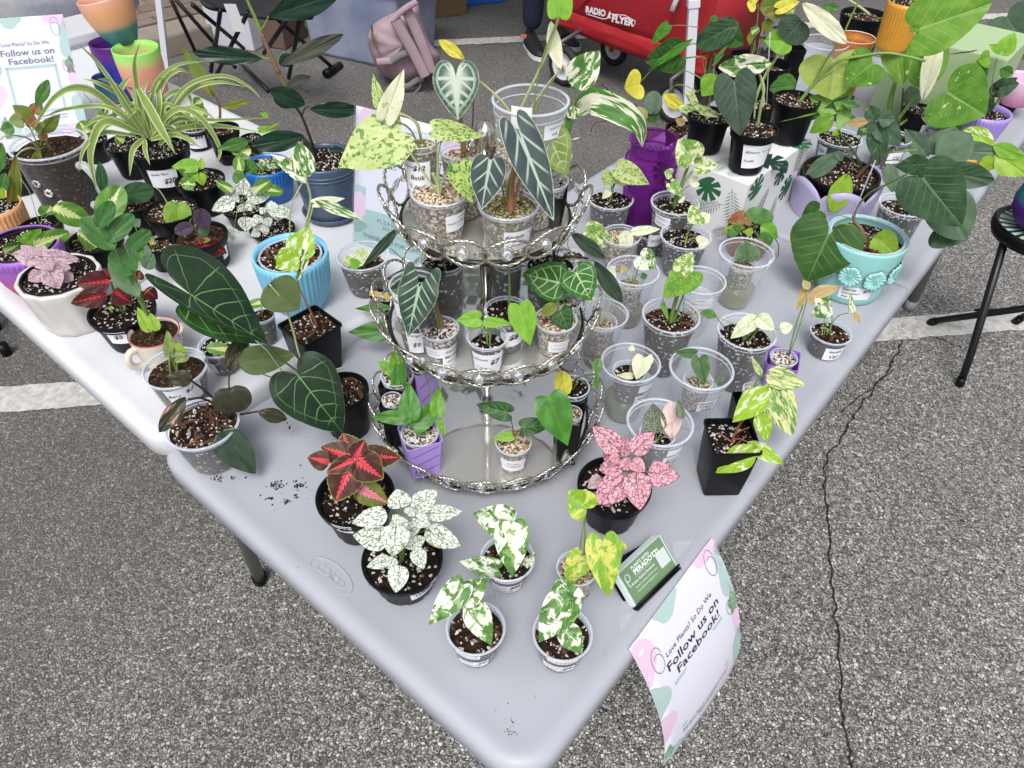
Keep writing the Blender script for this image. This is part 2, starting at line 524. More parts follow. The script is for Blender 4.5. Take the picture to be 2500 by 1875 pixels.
def rock(c, r, rs, flat=0.75):
    q = [(1, 0, 0), (0, 1, 0), (-1, 0, 0), (0, -1, 0), (0, 0, 1), (0, 0, -1)]
    M = Matrix.Rotation(rs.uniform(0, 6.28), 3, V((rs.uniform(-1, 1), rs.uniform(-1, 1), rs.uniform(-1, 1) + .01)).normalized())
    vs = [V(c) + (M @ (V(p) * r * rs.uniform(0.7, 1.3))) for p in q]
    return vs, [(0, 1, 4), (1, 2, 4), (2, 3, 4), (3, 0, 4), (1, 0, 5), (2, 1, 5), (3, 2, 5), (0, 3, 5)]
def soil_top(kind, c, r, parent, square=None, k=1.0):
    S = SOIL[kind]
    rs = random.Random(hash((round(c.x, 4), round(c.y, 4))) & 0xffff)
    def hgt(x, y): return noise.noise(V((x * 90, y * 90, c.x * 7))) * 0.0034 + noise.noise(V((x * 260, y * 260, c.y * 9))) * 0.0022
    rings, seg = 7, 28
    vs, fs = [c + V((0, 0, hgt(c.x, c.y)))], []
    def pt(a, rr):
        if square:
            X, Y = square
            ca, sa = cos(a), sin(a)
            mm = 1 / max(abs(ca), abs(sa))
            mm = mm * 0.97 if mm > 1.3 else mm
            return X * (ca * mm * rr) + Y * (sa * mm * rr)
        return V((cos(a) * rr, sin(a) * rr, 0))
    for i in range(1, rings + 1):
        for j in range(seg):
            p = c + pt(2 * pi * j / seg, r * i / rings)
            p.z += hgt(p.x, p.y) * (1 if i < rings else 0.3)
            vs.append(p)
    for j in range(seg): fs.append((0, 1 + j, 1 + (j + 1) % seg))
    for i in range(rings - 1):
        for j in range(seg):
            a, b = 1 + i * seg, 1 + (i + 1) * seg
            fs.append((a + j, b + j, b + (j + 1) % seg, a + (j + 1) % seg))
    so = MB().add(vs, fs).build('soil', S['m'](), parent)
    for nm, cnt, sz, col in S['ch']:
        mb = MB()
        cnt = int(cnt * (r / 0.04) ** 1.7 * k)
        for _ in range(min(cnt, 260)):
            a, rr = rs.uniform(0, 2 * pi), sqrt(rs.random()) * r * 0.95
            p = c + pt(a, rr)
            p.z += 0.0006
            s_ = sz * rs.choice((0.5, 0.6, 0.8, 1.0, 1.35)) * (1.15 if r > .05 else 1)
            g = rock(p, s_, rs)
            if nm == 'bark':
                d = V((cos(a * 5), sin(a * 5), 0.15))
                g = ([p + d * ((q - p).dot(d) * 1.2) + (q - p) * 0.5 for q in g[0]], g[1])
            mb.add(*g)
        if mb.v:
            m = pm(nm + '_%02d_%02d' % (int(col[0] * 99), int(col[2] * 99)), col, 0.85, var=0.25, nscale=300, bump=0)
            o = mb.build(nm, m, so, smooth=False, kind='stuff')
    return so

# ------------------------------------------------------------------ text and flat print on a surface map (u, v metres, offset) -> world
_TX = {}
def text_geo(s, shear=0.0, thick=0.0, spacing=1.0):
    k = (s, shear, thick, spacing)
    if k in _TX: return _TX[k]
    cu = bpy.data.curves.new('t', 'FONT')
    cu.body = s
    cu.shear = shear
    cu.offset = thick
    cu.space_character = spacing
    cu.resolution_u = 2
    cu.fill_mode = 'BOTH'
    ob = bpy.data.objects.new('t', cu)
    COL.objects.link(ob)
    dg = bpy.context.evaluated_depsgraph_get()
    me = bpy.data.meshes.new_from_object(ob.evaluated_get(dg))
    vs = [(v.co.x, v.co.y) for v in me.vertices]
    fs = [tuple(f.vertices) for f in me.polygons]
    bpy.data.objects.remove(ob); bpy.data.curves.remove(cu); bpy.data.meshes.remove(me)
    if vs:
        x0 = min(p[0] for p in vs); x1 = max(p[0] for p in vs)
        y0 = min(p[1] for p in vs); y1 = max(p[1] for p in vs)
    else: x0 = x1 = y0 = y1 = 0
    _TX[k] = (vs, fs, (x0, y0, x1, y1))
    return _TX[k]
INK = lambda: pm('ink', (0.012, 0.012, 0.02), 0.6, bump=0, var=0)
def put_text(mb, mp, s, x, y, w, h=None, shear=0.0, thick=0.0, off=0.0006, rot=0.0, spacing=1.0):
    """text fitted to width w (and height h) centred at x, y on the map"""
    vs, fs, (x0, y0, x1, y1) = text_geo(s, shear, thick, spacing)
    if x1 <= x0: return
    k = w / (x1 - x0)
    ky = k if h is None else h / max(y1 - y0, 0.1)
    if h is not None and ky < k * 0.5: k = ky * 1.3
    cx, cy = (x0 + x1) / 2, (y0 + y1) / 2
    c, sn = cos(rot), sin(rot)
    out = []
    for px, py in vs:
        a, b = (px - cx) * k, (py - cy) * ky
        out.append(mp(x + a * c - b * sn, y + a * sn + b * c, off))
    mb.add(out, fs)
def put_poly(mb, mp, pts, off=0.0004):
    mb.add([mp(a, b, off) for a, b in pts], [tuple(range(len(pts)))])
def put_line(mb, mp, pts, w, off=0.0006):
    for (a, b), (c, d) in zip(pts[:-1], pts[1:]):
        L = hypot(c - a, d - b) or 1e-6
        nx, ny = -(d - b) / L * w / 2, (c - a) / L * w / 2
        mb.add([mp(a + nx, b + ny, off), mp(a - nx, b - ny, off), mp(c - nx, d - ny, off), mp(c + nx, d + ny, off)], [(0, 1, 2, 3)])
def put_grid(mb, mp, w, h, nx=8, ny=3, off=0.0003, cx=0, cy=0):
    vs = [mp(cx - w / 2 + w * i / nx, cy - h / 2 + h * j / ny, off) for j in range(ny + 1) for i in range(nx + 1)]
    fs = [(j * (nx + 1) + i, j * (nx + 1) + i + 1, (j + 1) * (nx + 1) + i + 1, (j + 1) * (nx + 1) + i) for j in range(ny) for i in range(nx)]
    mb.add(vs, fs)
def price_label(mp, w, h, lines, parent, tilt=0.0, printed=False, name='price_label', col=(0.86, 0.87, 0.92)):
    """lines: (text, xfrac -0.5..0.5, yfrac, widthfrac, bold)"""
    ct, st_ = cos(tilt), sin(tilt)
    mp2 = lambda u, v, o: mp(u * ct - v * st_, u * st_ + v * ct, o)
    mb = MB()
    put_grid(mb, mp2, w, h)
    lab = mb.build(name, pm('label_paper_%d' % int(col[0] * 100), col, 0.45, var=0.02, bump=0.05), parent)
    mt = MB()
    for ln in lines:
        s, fx, fy, fw = ln[:4]
        bold = ln[4] if len(ln) > 4 else 0
        put_text(mt, mp2, s, fx * w, fy * h, fw * w, shear=0 if printed else 0.25, thick=(0.018 if bold else 0.0) + (0.004 if printed else 0.008), off=0.0007, rot=0 if printed else 0.03)
    if mt.v: mt.build('lettering', INK(), lab, smooth=False)
    return lab
def L2(*a): return list(a)

# ------------------------------------------------------------------ pots
BLACK = lambda: pm('black_nursery_plastic', (0.0035, 0.0038, 0.0055), 0.38, spec=0.22, var=0.15, nscale=30, bump=0.1)
def prof_r(prof, z):
    best = prof[0][0]
    for (r0, z0), (r1, z1) in zip(prof[:-1], prof[1:]):
        if min(z0, z1) <= z <= max(z0, z1) and abs(z1 - z0) > 1e-9:
            return r0 + (r1 - r0) * (z - z0) / (z1 - z0)
    return best
class Pot: pass
def solve_pot(cx, cy, r, yb, rb, zs, h=None):
    if h is None:
        lo, hi = 0.005, 0.45
        for _ in range(40):
            h = (lo + hi) / 2
            P = at(cx, cy, zs + h)
            base = V((P.x, P.y, zs))
            k = mpp(base)
            f = base - hview(base) * (rb * k)
            if proj(f)[1] < yb: lo = h
            else: hi = h
    P = at(cx, cy, zs + h)
    base = V((P.x, P.y, zs))
    q = Pot()
    q.base, q.h = base, h
    q.R = r * mpp(P)
    q.r = rb * mpp(base)
    return q
def cup_profile(R, r, h, ribs=True, lip=True):
    pr = [(r * 0.0 + 0.0005, 0.0012), (r * 0.9, 0.001), (r, 0.003)]
    n = 26
    for i in range(1, n + 1):
        t = i / n
        rr = r + (R * 0.93 - r) * t
        if ribs and 0.08 < t < 0.62: rr += 0.00045 * (1 if i % 2 else -1)
        pr.append((rr, 0.003 + (h * 0.90 - 0.003) * t))
    pr += [(R * 0.96, h * 0.91), (R * 0.965, h * 0.985)]
    return pr
def torus_g(c, R, r, seg=44, s2=8, flat=1.0):
    vs, fs = [], []
    for i in range(seg):
        a = 2 * pi * i / seg
        for j in range(s2):
            b = 2 * pi * j / s2
            rr = R + r * cos(b)
            vs.append(V(c) + V((rr * cos(a), rr * sin(a), r * flat * sin(b))))
    for i in range(seg):
        for j in range(s2):
            i2, j2 = (i + 1) % seg, (j + 1) % s2
            fs.append((i * s2 + j, i2 * s2 + j, i2 * s2 + j2, i * s2 + j2))
    return vs, fs
def CLEAR(): return clearmat('clear_cup_plastic', (0.80, 0.83, 0.88), 0.075, 0.12, 0.34)
def CRIM(): return clearmat('clear_cup_rim', (0.72, 0.76, 0.84), 0.36, 0.15, 0.35)
def make_pot(kind, q, root, lvl=0.86, soil='dark', col=None, yaw=0, k=1.0):
    """adds pot parts under root, returns soil centre, soil radius, profile"""
    R, r, h, b = q.R, q.r, q.h, q.base
    prof = [(r, 0), (R, h)]
    q.square = None
    def put(name, g, m, par=root, **kw): return MB().add(*g).build(name, m, par, **kw)
    if kind == 'nursery':
        outer = [(0.001, 0.004), (r * 0.93, 0.002), (r, 0.004), (r + (R * 0.90 - r) * 0.93, h * 0.80), (R * 0.955, h * 0.81), (R * 0.965, h * 0.93), (R, h * 0.935), (R, h), (R * 0.94, h), (R * 0.90, h * 0.93), (r * 0.98, h * 0.5)]
        def fl(a, t): return 1.0 - (0.035 if (t < 0.25 and cos(a * 8) > 0.55) else 0)
        o = put('pot', lathe_g(outer, 48, b, fl), BLACK() if col is None else col)
        sharp(o)
        prof = outer[2:8]
        sr = R * 0.90
    elif kind in ('cup', 'cupplain', 'glass'):
        pr = cup_profile(R, r, h, kind == 'cup')
        o = put('cup', lathe_g(pr, 44, b), CLEAR() if kind != 'glass' else clearmat('mug_glass', (0.7, 0.74, 0.78), 0.015, 0.04, 0.30))
        t = torus_g(b + V((0, 0, h)), R * 0.975, R * 0.035 + 0.0004, flat=0.8)
        o2 = MB().add(*t).add(*torus_g(b + V((0, 0, h * 0.93)), R * 0.945, 0.0008)).build('rim', CRIM(), root)
        prof = pr[2:]
        sr = None
    elif kind == 'square':
        X = V((cos(yaw), sin(yaw), 0)); Y = V((-sin(yaw), cos(yaw), 0))
        def ring(s, z, c=0.16, sc=0.0):
            out = []
            for sx, sy in ((1, 1), (-1, 1), (-1, -1), (1, -1)):
                for j in range(3):
                    a0 = atan2(sy, sx)
                    a = a0 - pi / 4 + j * pi / 4
                    cc = V(((1 - c) * sx, (1 - c) * sy, 0))
                    p = cc + V((cos(a) * c, sin(a) * c, 0))
                    out.append(b + (X * p.x + Y * p.y) * s + V((0, 0, z)))
            return out
        rings = [ring(r * 0.8, 0.003), ring(r, 0.002), ring(r + (R - r) * 0.45, h * 0.5), ring(R * 0.93, h * 0.88), ring(R * 0.94, h * 0.955), ring(R, h * 0.965), ring(R, h), ring(R * 0.93, h), ring(R * 0.90, h * 0.8, 0.14), ring(R * 0.8, h * 0.3)]
        vs = [p for rg in rings for p in rg]
        fs = [tuple(range(12))[::-1]]
        for i in range(len(rings) - 1):
            for j in range(12):
                j2 = (j + 1) % 12
                fs.append((i * 12 + j, i * 12 + j2, (i + 1) * 12 + j2, (i + 1) * 12 + j))
        o = put('pot', (vs, fs), BLACK() if col is None else col)
        sharp(o, 30)
        sr = R * 0.90
        q.square = (X, Y)
    elif kind in ('ribbed', 'ribbedv'):
        n = 44 if R > 0.05 else 34
        outer = []
        for i in range(13):
            t = i / 12
            bul = (0.055 * sin(pi * min(t * 1.1, 1)) if kind == 'ribbed' else 0)
            rr = r + (R - r) * (t ** 0.8 if kind == 'ribbed' else t) + bul * R
            outer.append((rr, h * (0.02 + 0.88 * t)))
        outer = [(0.001, 0.001), (r * 0.95, 0.0)] + outer + [(R * 0.995, h * 0.915), (R, h), (R * 0.93, h), (R * 0.91, h * 0.9), (R * 0.85, h * 0.4)]
        cnt = len(outer)
        def fl(a, t):
            i = t * (cnt - 1)
            return 1 + (0.022 * cos(a * n) if 2.5 < i < 14.5 else 0)
        o = put('pot', lathe_g(outer, n * 4, b, fl), col)
        prof = outer[1:16]
        sr = R * 0.90
    elif kind == 'smooth':
        outer = [(0.001, 0.001), (r * 0.93, 0), (r, h * 0.03)] + [(r + (R - r) * (t / 8) ** 0.75, h * (0.03 + 0.90 * t / 8)) for t in range(1, 9)] + [(R, h * 0.95), (R * 1.01, h), (R * 0.95, h), (R * 0.93, h * 0.92), (R * 0.88, h * 0.4)]
        o = put('pot', lathe_g(outer, 56, b), col)
        prof = outer[1:12]
        sr = R * 0.92
    elif kind == 'fluted':
        nf = 12
        outer = [(0.001, 0.001), (r * 0.95, 0)] + [(r + (R - r) * (t / 8) ** 0.8, h * (t / 8) * 0.94 + 0.001) for t in range(9)] + [(R * 0.99, h), (R * 0.90, h), (R * 0.87, h * 0.9), (R * 0.8, h * 0.4)]
        def fl(a, t):
            ph = (a * nf / (2 * pi) + t * 0.9) % 1.0
            return 1 + (0.05 * (abs(ph - 0.5) * 2 - 0.5) if t < 0.86 else 0.01 * cos(a * nf))
        o = put('pot', lathe_g(outer, nf * 8, b, fl), col)
        prof = outer[1:11]
        sr = R * 0.88
    # soil
    zt = h * lvl
    if sr is None:
        sr = prof_r(prof, zt) * 0.985
        side = [(max(0.001, prof_r(prof, h * 0.02) * 0.96), 0.0025)]
        for i in range(1, 9):
            z = 0.0025 + (zt - 0.0025) * i / 8
            side.append((prof_r(prof, z) * 0.965, z))
        if soil:
            g = lathe_g(side, 36, b, None, (True, False))
            put('soil_ball', g, SOIL[soil]['m']())
    q.soil_c = b + V((0, 0, zt)); q.soil_r = sr; q.prof = prof
    if soil: soil_top(soil, q.soil_c, sr * (1.0 if q.square is None else 1), root, q.square, k)
    return q
def pot_map(q, px, py, cosf=None):
    """surface map of the pot around the pixel px, py"""
    b = q.base
    hv = -hview(b)
    a0 = atan2(hv.y, hv.x)
    if q.square is None:
        best = None
        for i in range(41):
            z = q.h * (i / 40)
            rr = prof_r(q.prof, z)
            for j in range(-20, 21):
                a = a0 + j * 0.075
                P = b + V((rr * cos(a), rr * sin(a), z))
                x, y, _ = proj(P)
                e = (x - px) ** 2 + (y - py) ** 2
                if best is None or e < best[0]: best = (e, a, z)
        _, ac, zc = best
        rc = prof_r(q.prof, zc)
        def mp(u, v, o):
            z = zc + v
            rr = prof_r(q.prof, min(max(z, q.prof[0][1]), q.prof[-1][1]))
            a = ac + u / rc
            return b + V(((rr + o + 0.0005) * cos(a), (rr + o + 0.0005) * sin(a), z))
        return mp, cos(ac - a0)
    X, Y = q.square
    faces = sorted([X, -X, Y, -Y], key=lambda d: -d.dot(hv))
    best = None
    for n in faces[:2]:
        tdir = V((-n.y, n.x, 0))
        for i in range(21):
            z = q.h * i / 20
            rr = q.r + (q.R * 0.93 - q.r) * min(1, z / (q.h * 0.88))
            for j in range(-20, 21):
                P = b + n * rr + tdir * (rr * j / 20) + V((0, 0, z))
                x, y, _ = proj(P)
                e = (x - px) ** 2 + (y - py) ** 2
                if best is None or e < best[0]: best = (e, n, tdir, j / 20, z)
    _, n, td, jj, zc = best
    def mp(u, v, o):
        z = zc + v
        rr = q.r + (q.R * 0.93 - q.r) * z / (q.h * 0.88)
        return b + n * (rr + o + 0.0006) + td * (rr * jj + u) + V((0, 0, z))
    return mp, n.dot(hv)

# ------------------------------------------------------------------ the plant builder
GREENSTEM = lambda: pm('green_stem', (0.16, 0.26, 0.06), 0.45, var=0.15, bump=0.1)
STEMS = {'g': (0.17, 0.27, 0.06), 'p': (0.36, 0.42, 0.20), 'r': (0.12, 0.03, 0.02), 'b': (0.20, 0.12, 0.06), 'd': (0.035, 0.015, 0.018), 'w': (0.42, 0.45, 0.28), 'k': (0.08, 0.12, 0.03), 'c': (0.30, 0.11, 0.06)}
def stemmat(k): return pm('stem_' + k, STEMS[k], 0.45, var=0.2, nscale=90, bump=0.1)
def grow(root, q, leaves, o=None, stem='g', sw=3.0):
    """leaves: 'shape material bx by tx ty width key=val ...' separated by ;"""
    sc = q.soil_c
    if o is None: O0 = sc.copy()
    else:
        O0 = at(o[0], o[1], sc.z)
        d = O0 - sc
        if d.length > q.soil_r * 0.9: O0 = sc + d.normalized() * q.soil_r * 0.85
    idx = 0
    for item in leaves.split(';'):
        tk = item.split()
        if not tk: continue
        opt = dict(z.split('=') for z in tk if '=' in z)
        tk = [z for z in tk if '=' not in z]
        if tk[0] == 'stem':      # stem x y x y ... w=
            pts = [float(z) for z in tk[1:]]
            P = []
            for i in range(0, len(pts), 2):
                P.append(vpl(pts[i], pts[i + 1], O0, float(opt.get('d', 0)) + float(opt.get('dd', 0)) * i / 2))
            if P[0].z < sc.z + 0.004: P[0] = at(pts[0], pts[1], sc.z - 0.002)
            w = float(opt.get('w', sw)) * mpp(P[0]) / 2
            c = bez(P, 6)
            MB().add(*tube_g(c, [w * (1 - 0.35 * i / len(c)) for i in range(len(c))], 8)).build('stem', stemmat(opt.get('c', stem)), root)
            continue
        mt = tk[0]
        sh = opt.get('sh', SHP.get(mt, 'ovate'))
        bx, by, tx, ty, w = map(float, tk[1:6])
        O = O0
        if 'o' in opt:
            a_, b_ = opt['o'].split(',')
            O = at(float(a_), float(b_), sc.z)
            if (O - sc).length > q.soil_r * 0.95: O = vpl(float(a_), float(b_), O0, 0)
        idx += 1
        d = float(opt.get('d', 0)) + idx * 0.0022
        B = vpl(bx, by, O0, d)
        zmin = q.base.z + q.h + 0.004
        if B.z < sc.z + 0.012 and 'free' not in opt:
            zz = sc.z + 0.010
            B = at(bx, by, zz)
            if (V((B.x, B.y, 0)) - V((sc.x, sc.y, 0))).length > q.R * 0.9: B = at(bx, by, max(zmin, zz))
        vd = ray(*proj(B)[:2]).normalized()
        n = vd
        # tilt of the leaf plane: 0 = square to the view, positive = flatter (more horizontal)
        fl = float(opt.get('f', 0))
        if fl:
            n = vd.lerp(V((0, 0, -1)), fl).normalized()
        T = hit(tx, ty, B, n)
        W = w * mpp((B + T) / 2)
        kw = dict(fold=float(opt.get('fold', 0.22)), curl=float(opt.get('curl', 0.10)), wave=float(opt.get('wave', 0.012)), side=float(opt.get('side', 0)), asym=float(opt.get('asym', 0)), roll=float(opt.get('roll', random.uniform(-12, 12))))
        lf = leaf(sh, LM(mt), B, T, W / max(0.35, cos(radians(kw['roll']))), root, H=-n if fl else None, **kw)
        if opt.get('s', '1') != '0':
            L = (B - O).length
            mid = (O + B) / 2 + V((0, 0, 1)) * L * float(opt.get('bow', 0.12))
            mid = mid.lerp(V((O.x, O.y, mid.z)), 0.35)
            P = bez([O - V((0, 0, 0.002)), mid, B], 6)
            ww = float(opt.get('sw', sw)) * mpp(O) / 2
            MB().add(*tube_g(P, [ww * (1 - 0.4 * i / len(P)) for i in range(len(P))], 7)).build('leaf_stalk', stemmat(opt.get('sc', stem)), root)
def plant(name, label, pot, leaves='', surf=0.74, soil='dark', lvl=0.86, o=None, stem='g', sw=9, col=None, yaw=0, lab=None, group=None, h=None, cat='potted plant', k=1.0, inner=None, water=None, fn=None):
    kind, cx, cy, r, yb, rb = pot
    q = solve_pot(cx, cy, r, yb, rb, surf, h)
    root = empty(name, q.base, label, cat, group)
    if inner:    # outer cup carries an inner cup: inner=(drop fraction of h for inner rim, radius fraction, inner height fraction)
        pr = cup_profile(q.R, q.r, q.h, False)
        MB().add(*lathe_g(pr, 44, q.base)).build('outer_cup', CLEAR(), root)
        MB().add(*torus_g(q.base + V((0, 0, q.h)), q.R * 0.975, q.R * 0.035 + 0.0004, flat=0.8)).add(*torus_g(q.base + V((0, 0, q.h * 0.93)), q.R * 0.945, 0.0008)).build('rim', CRIM(), root)
        q.prof = pr[2:]; q.square = None
        qo = q
        if water:
            zt, wc = q.h * water[0], water[1]
            side = [(prof_r(q.prof, 0.003) * 0.95, 0.003)] + [(prof_r(q.prof, zt * i / 5) * 0.97, max(0.0031, zt * i / 5)) for i in range(1, 6)]
            MB().add(*lathe_g(side, 36, q.base, None, (True, True))).build('water', clearmat('water_%s' % name + str(int(wc[0] * 100)) + str(int(wc[2] * 100)), wc, 0.25, 0.05, 0.35, tint=tuple(0.55 + 0.45 * c for c in wc)), root)
        top, rf, hf = inner
        qi = Pot()
        qi.h = q.h * hf; qi.base = q.base + V((0, 0, q.h * (top - hf)))
        qi.R = q.R * rf; qi.r = qi.R * 0.72
        make_pot('cup', qi, root, lvl, soil, k=k)
        q = qi
        q.outer = qo
    else:
        make_pot(kind, q, root, lvl, soil, col, yaw, k)
        q.outer = q
    if leaves: grow(root, q, leaves, o, stem, sw)
    for lb in (lab or []):
        px, py, w, hh, lines = lb[:5]
        op = lb[5] if len(lb) > 5 else {}
        mp, cf = pot_map(q.outer, px, py)
        s = mpp(q.outer.base + V((0, 0, q.outer.h / 2)) + (-hview(q.outer.base)) * q.outer.R)
        price_label((lambda u, v, o, mp=mp, dz=hh * s * .22: mp(u, v - dz, o)), w * s / max(cf, 0.45), hh * s / 0.62, lines, root, **op)
    if fn: fn(root, q)
    return root, q
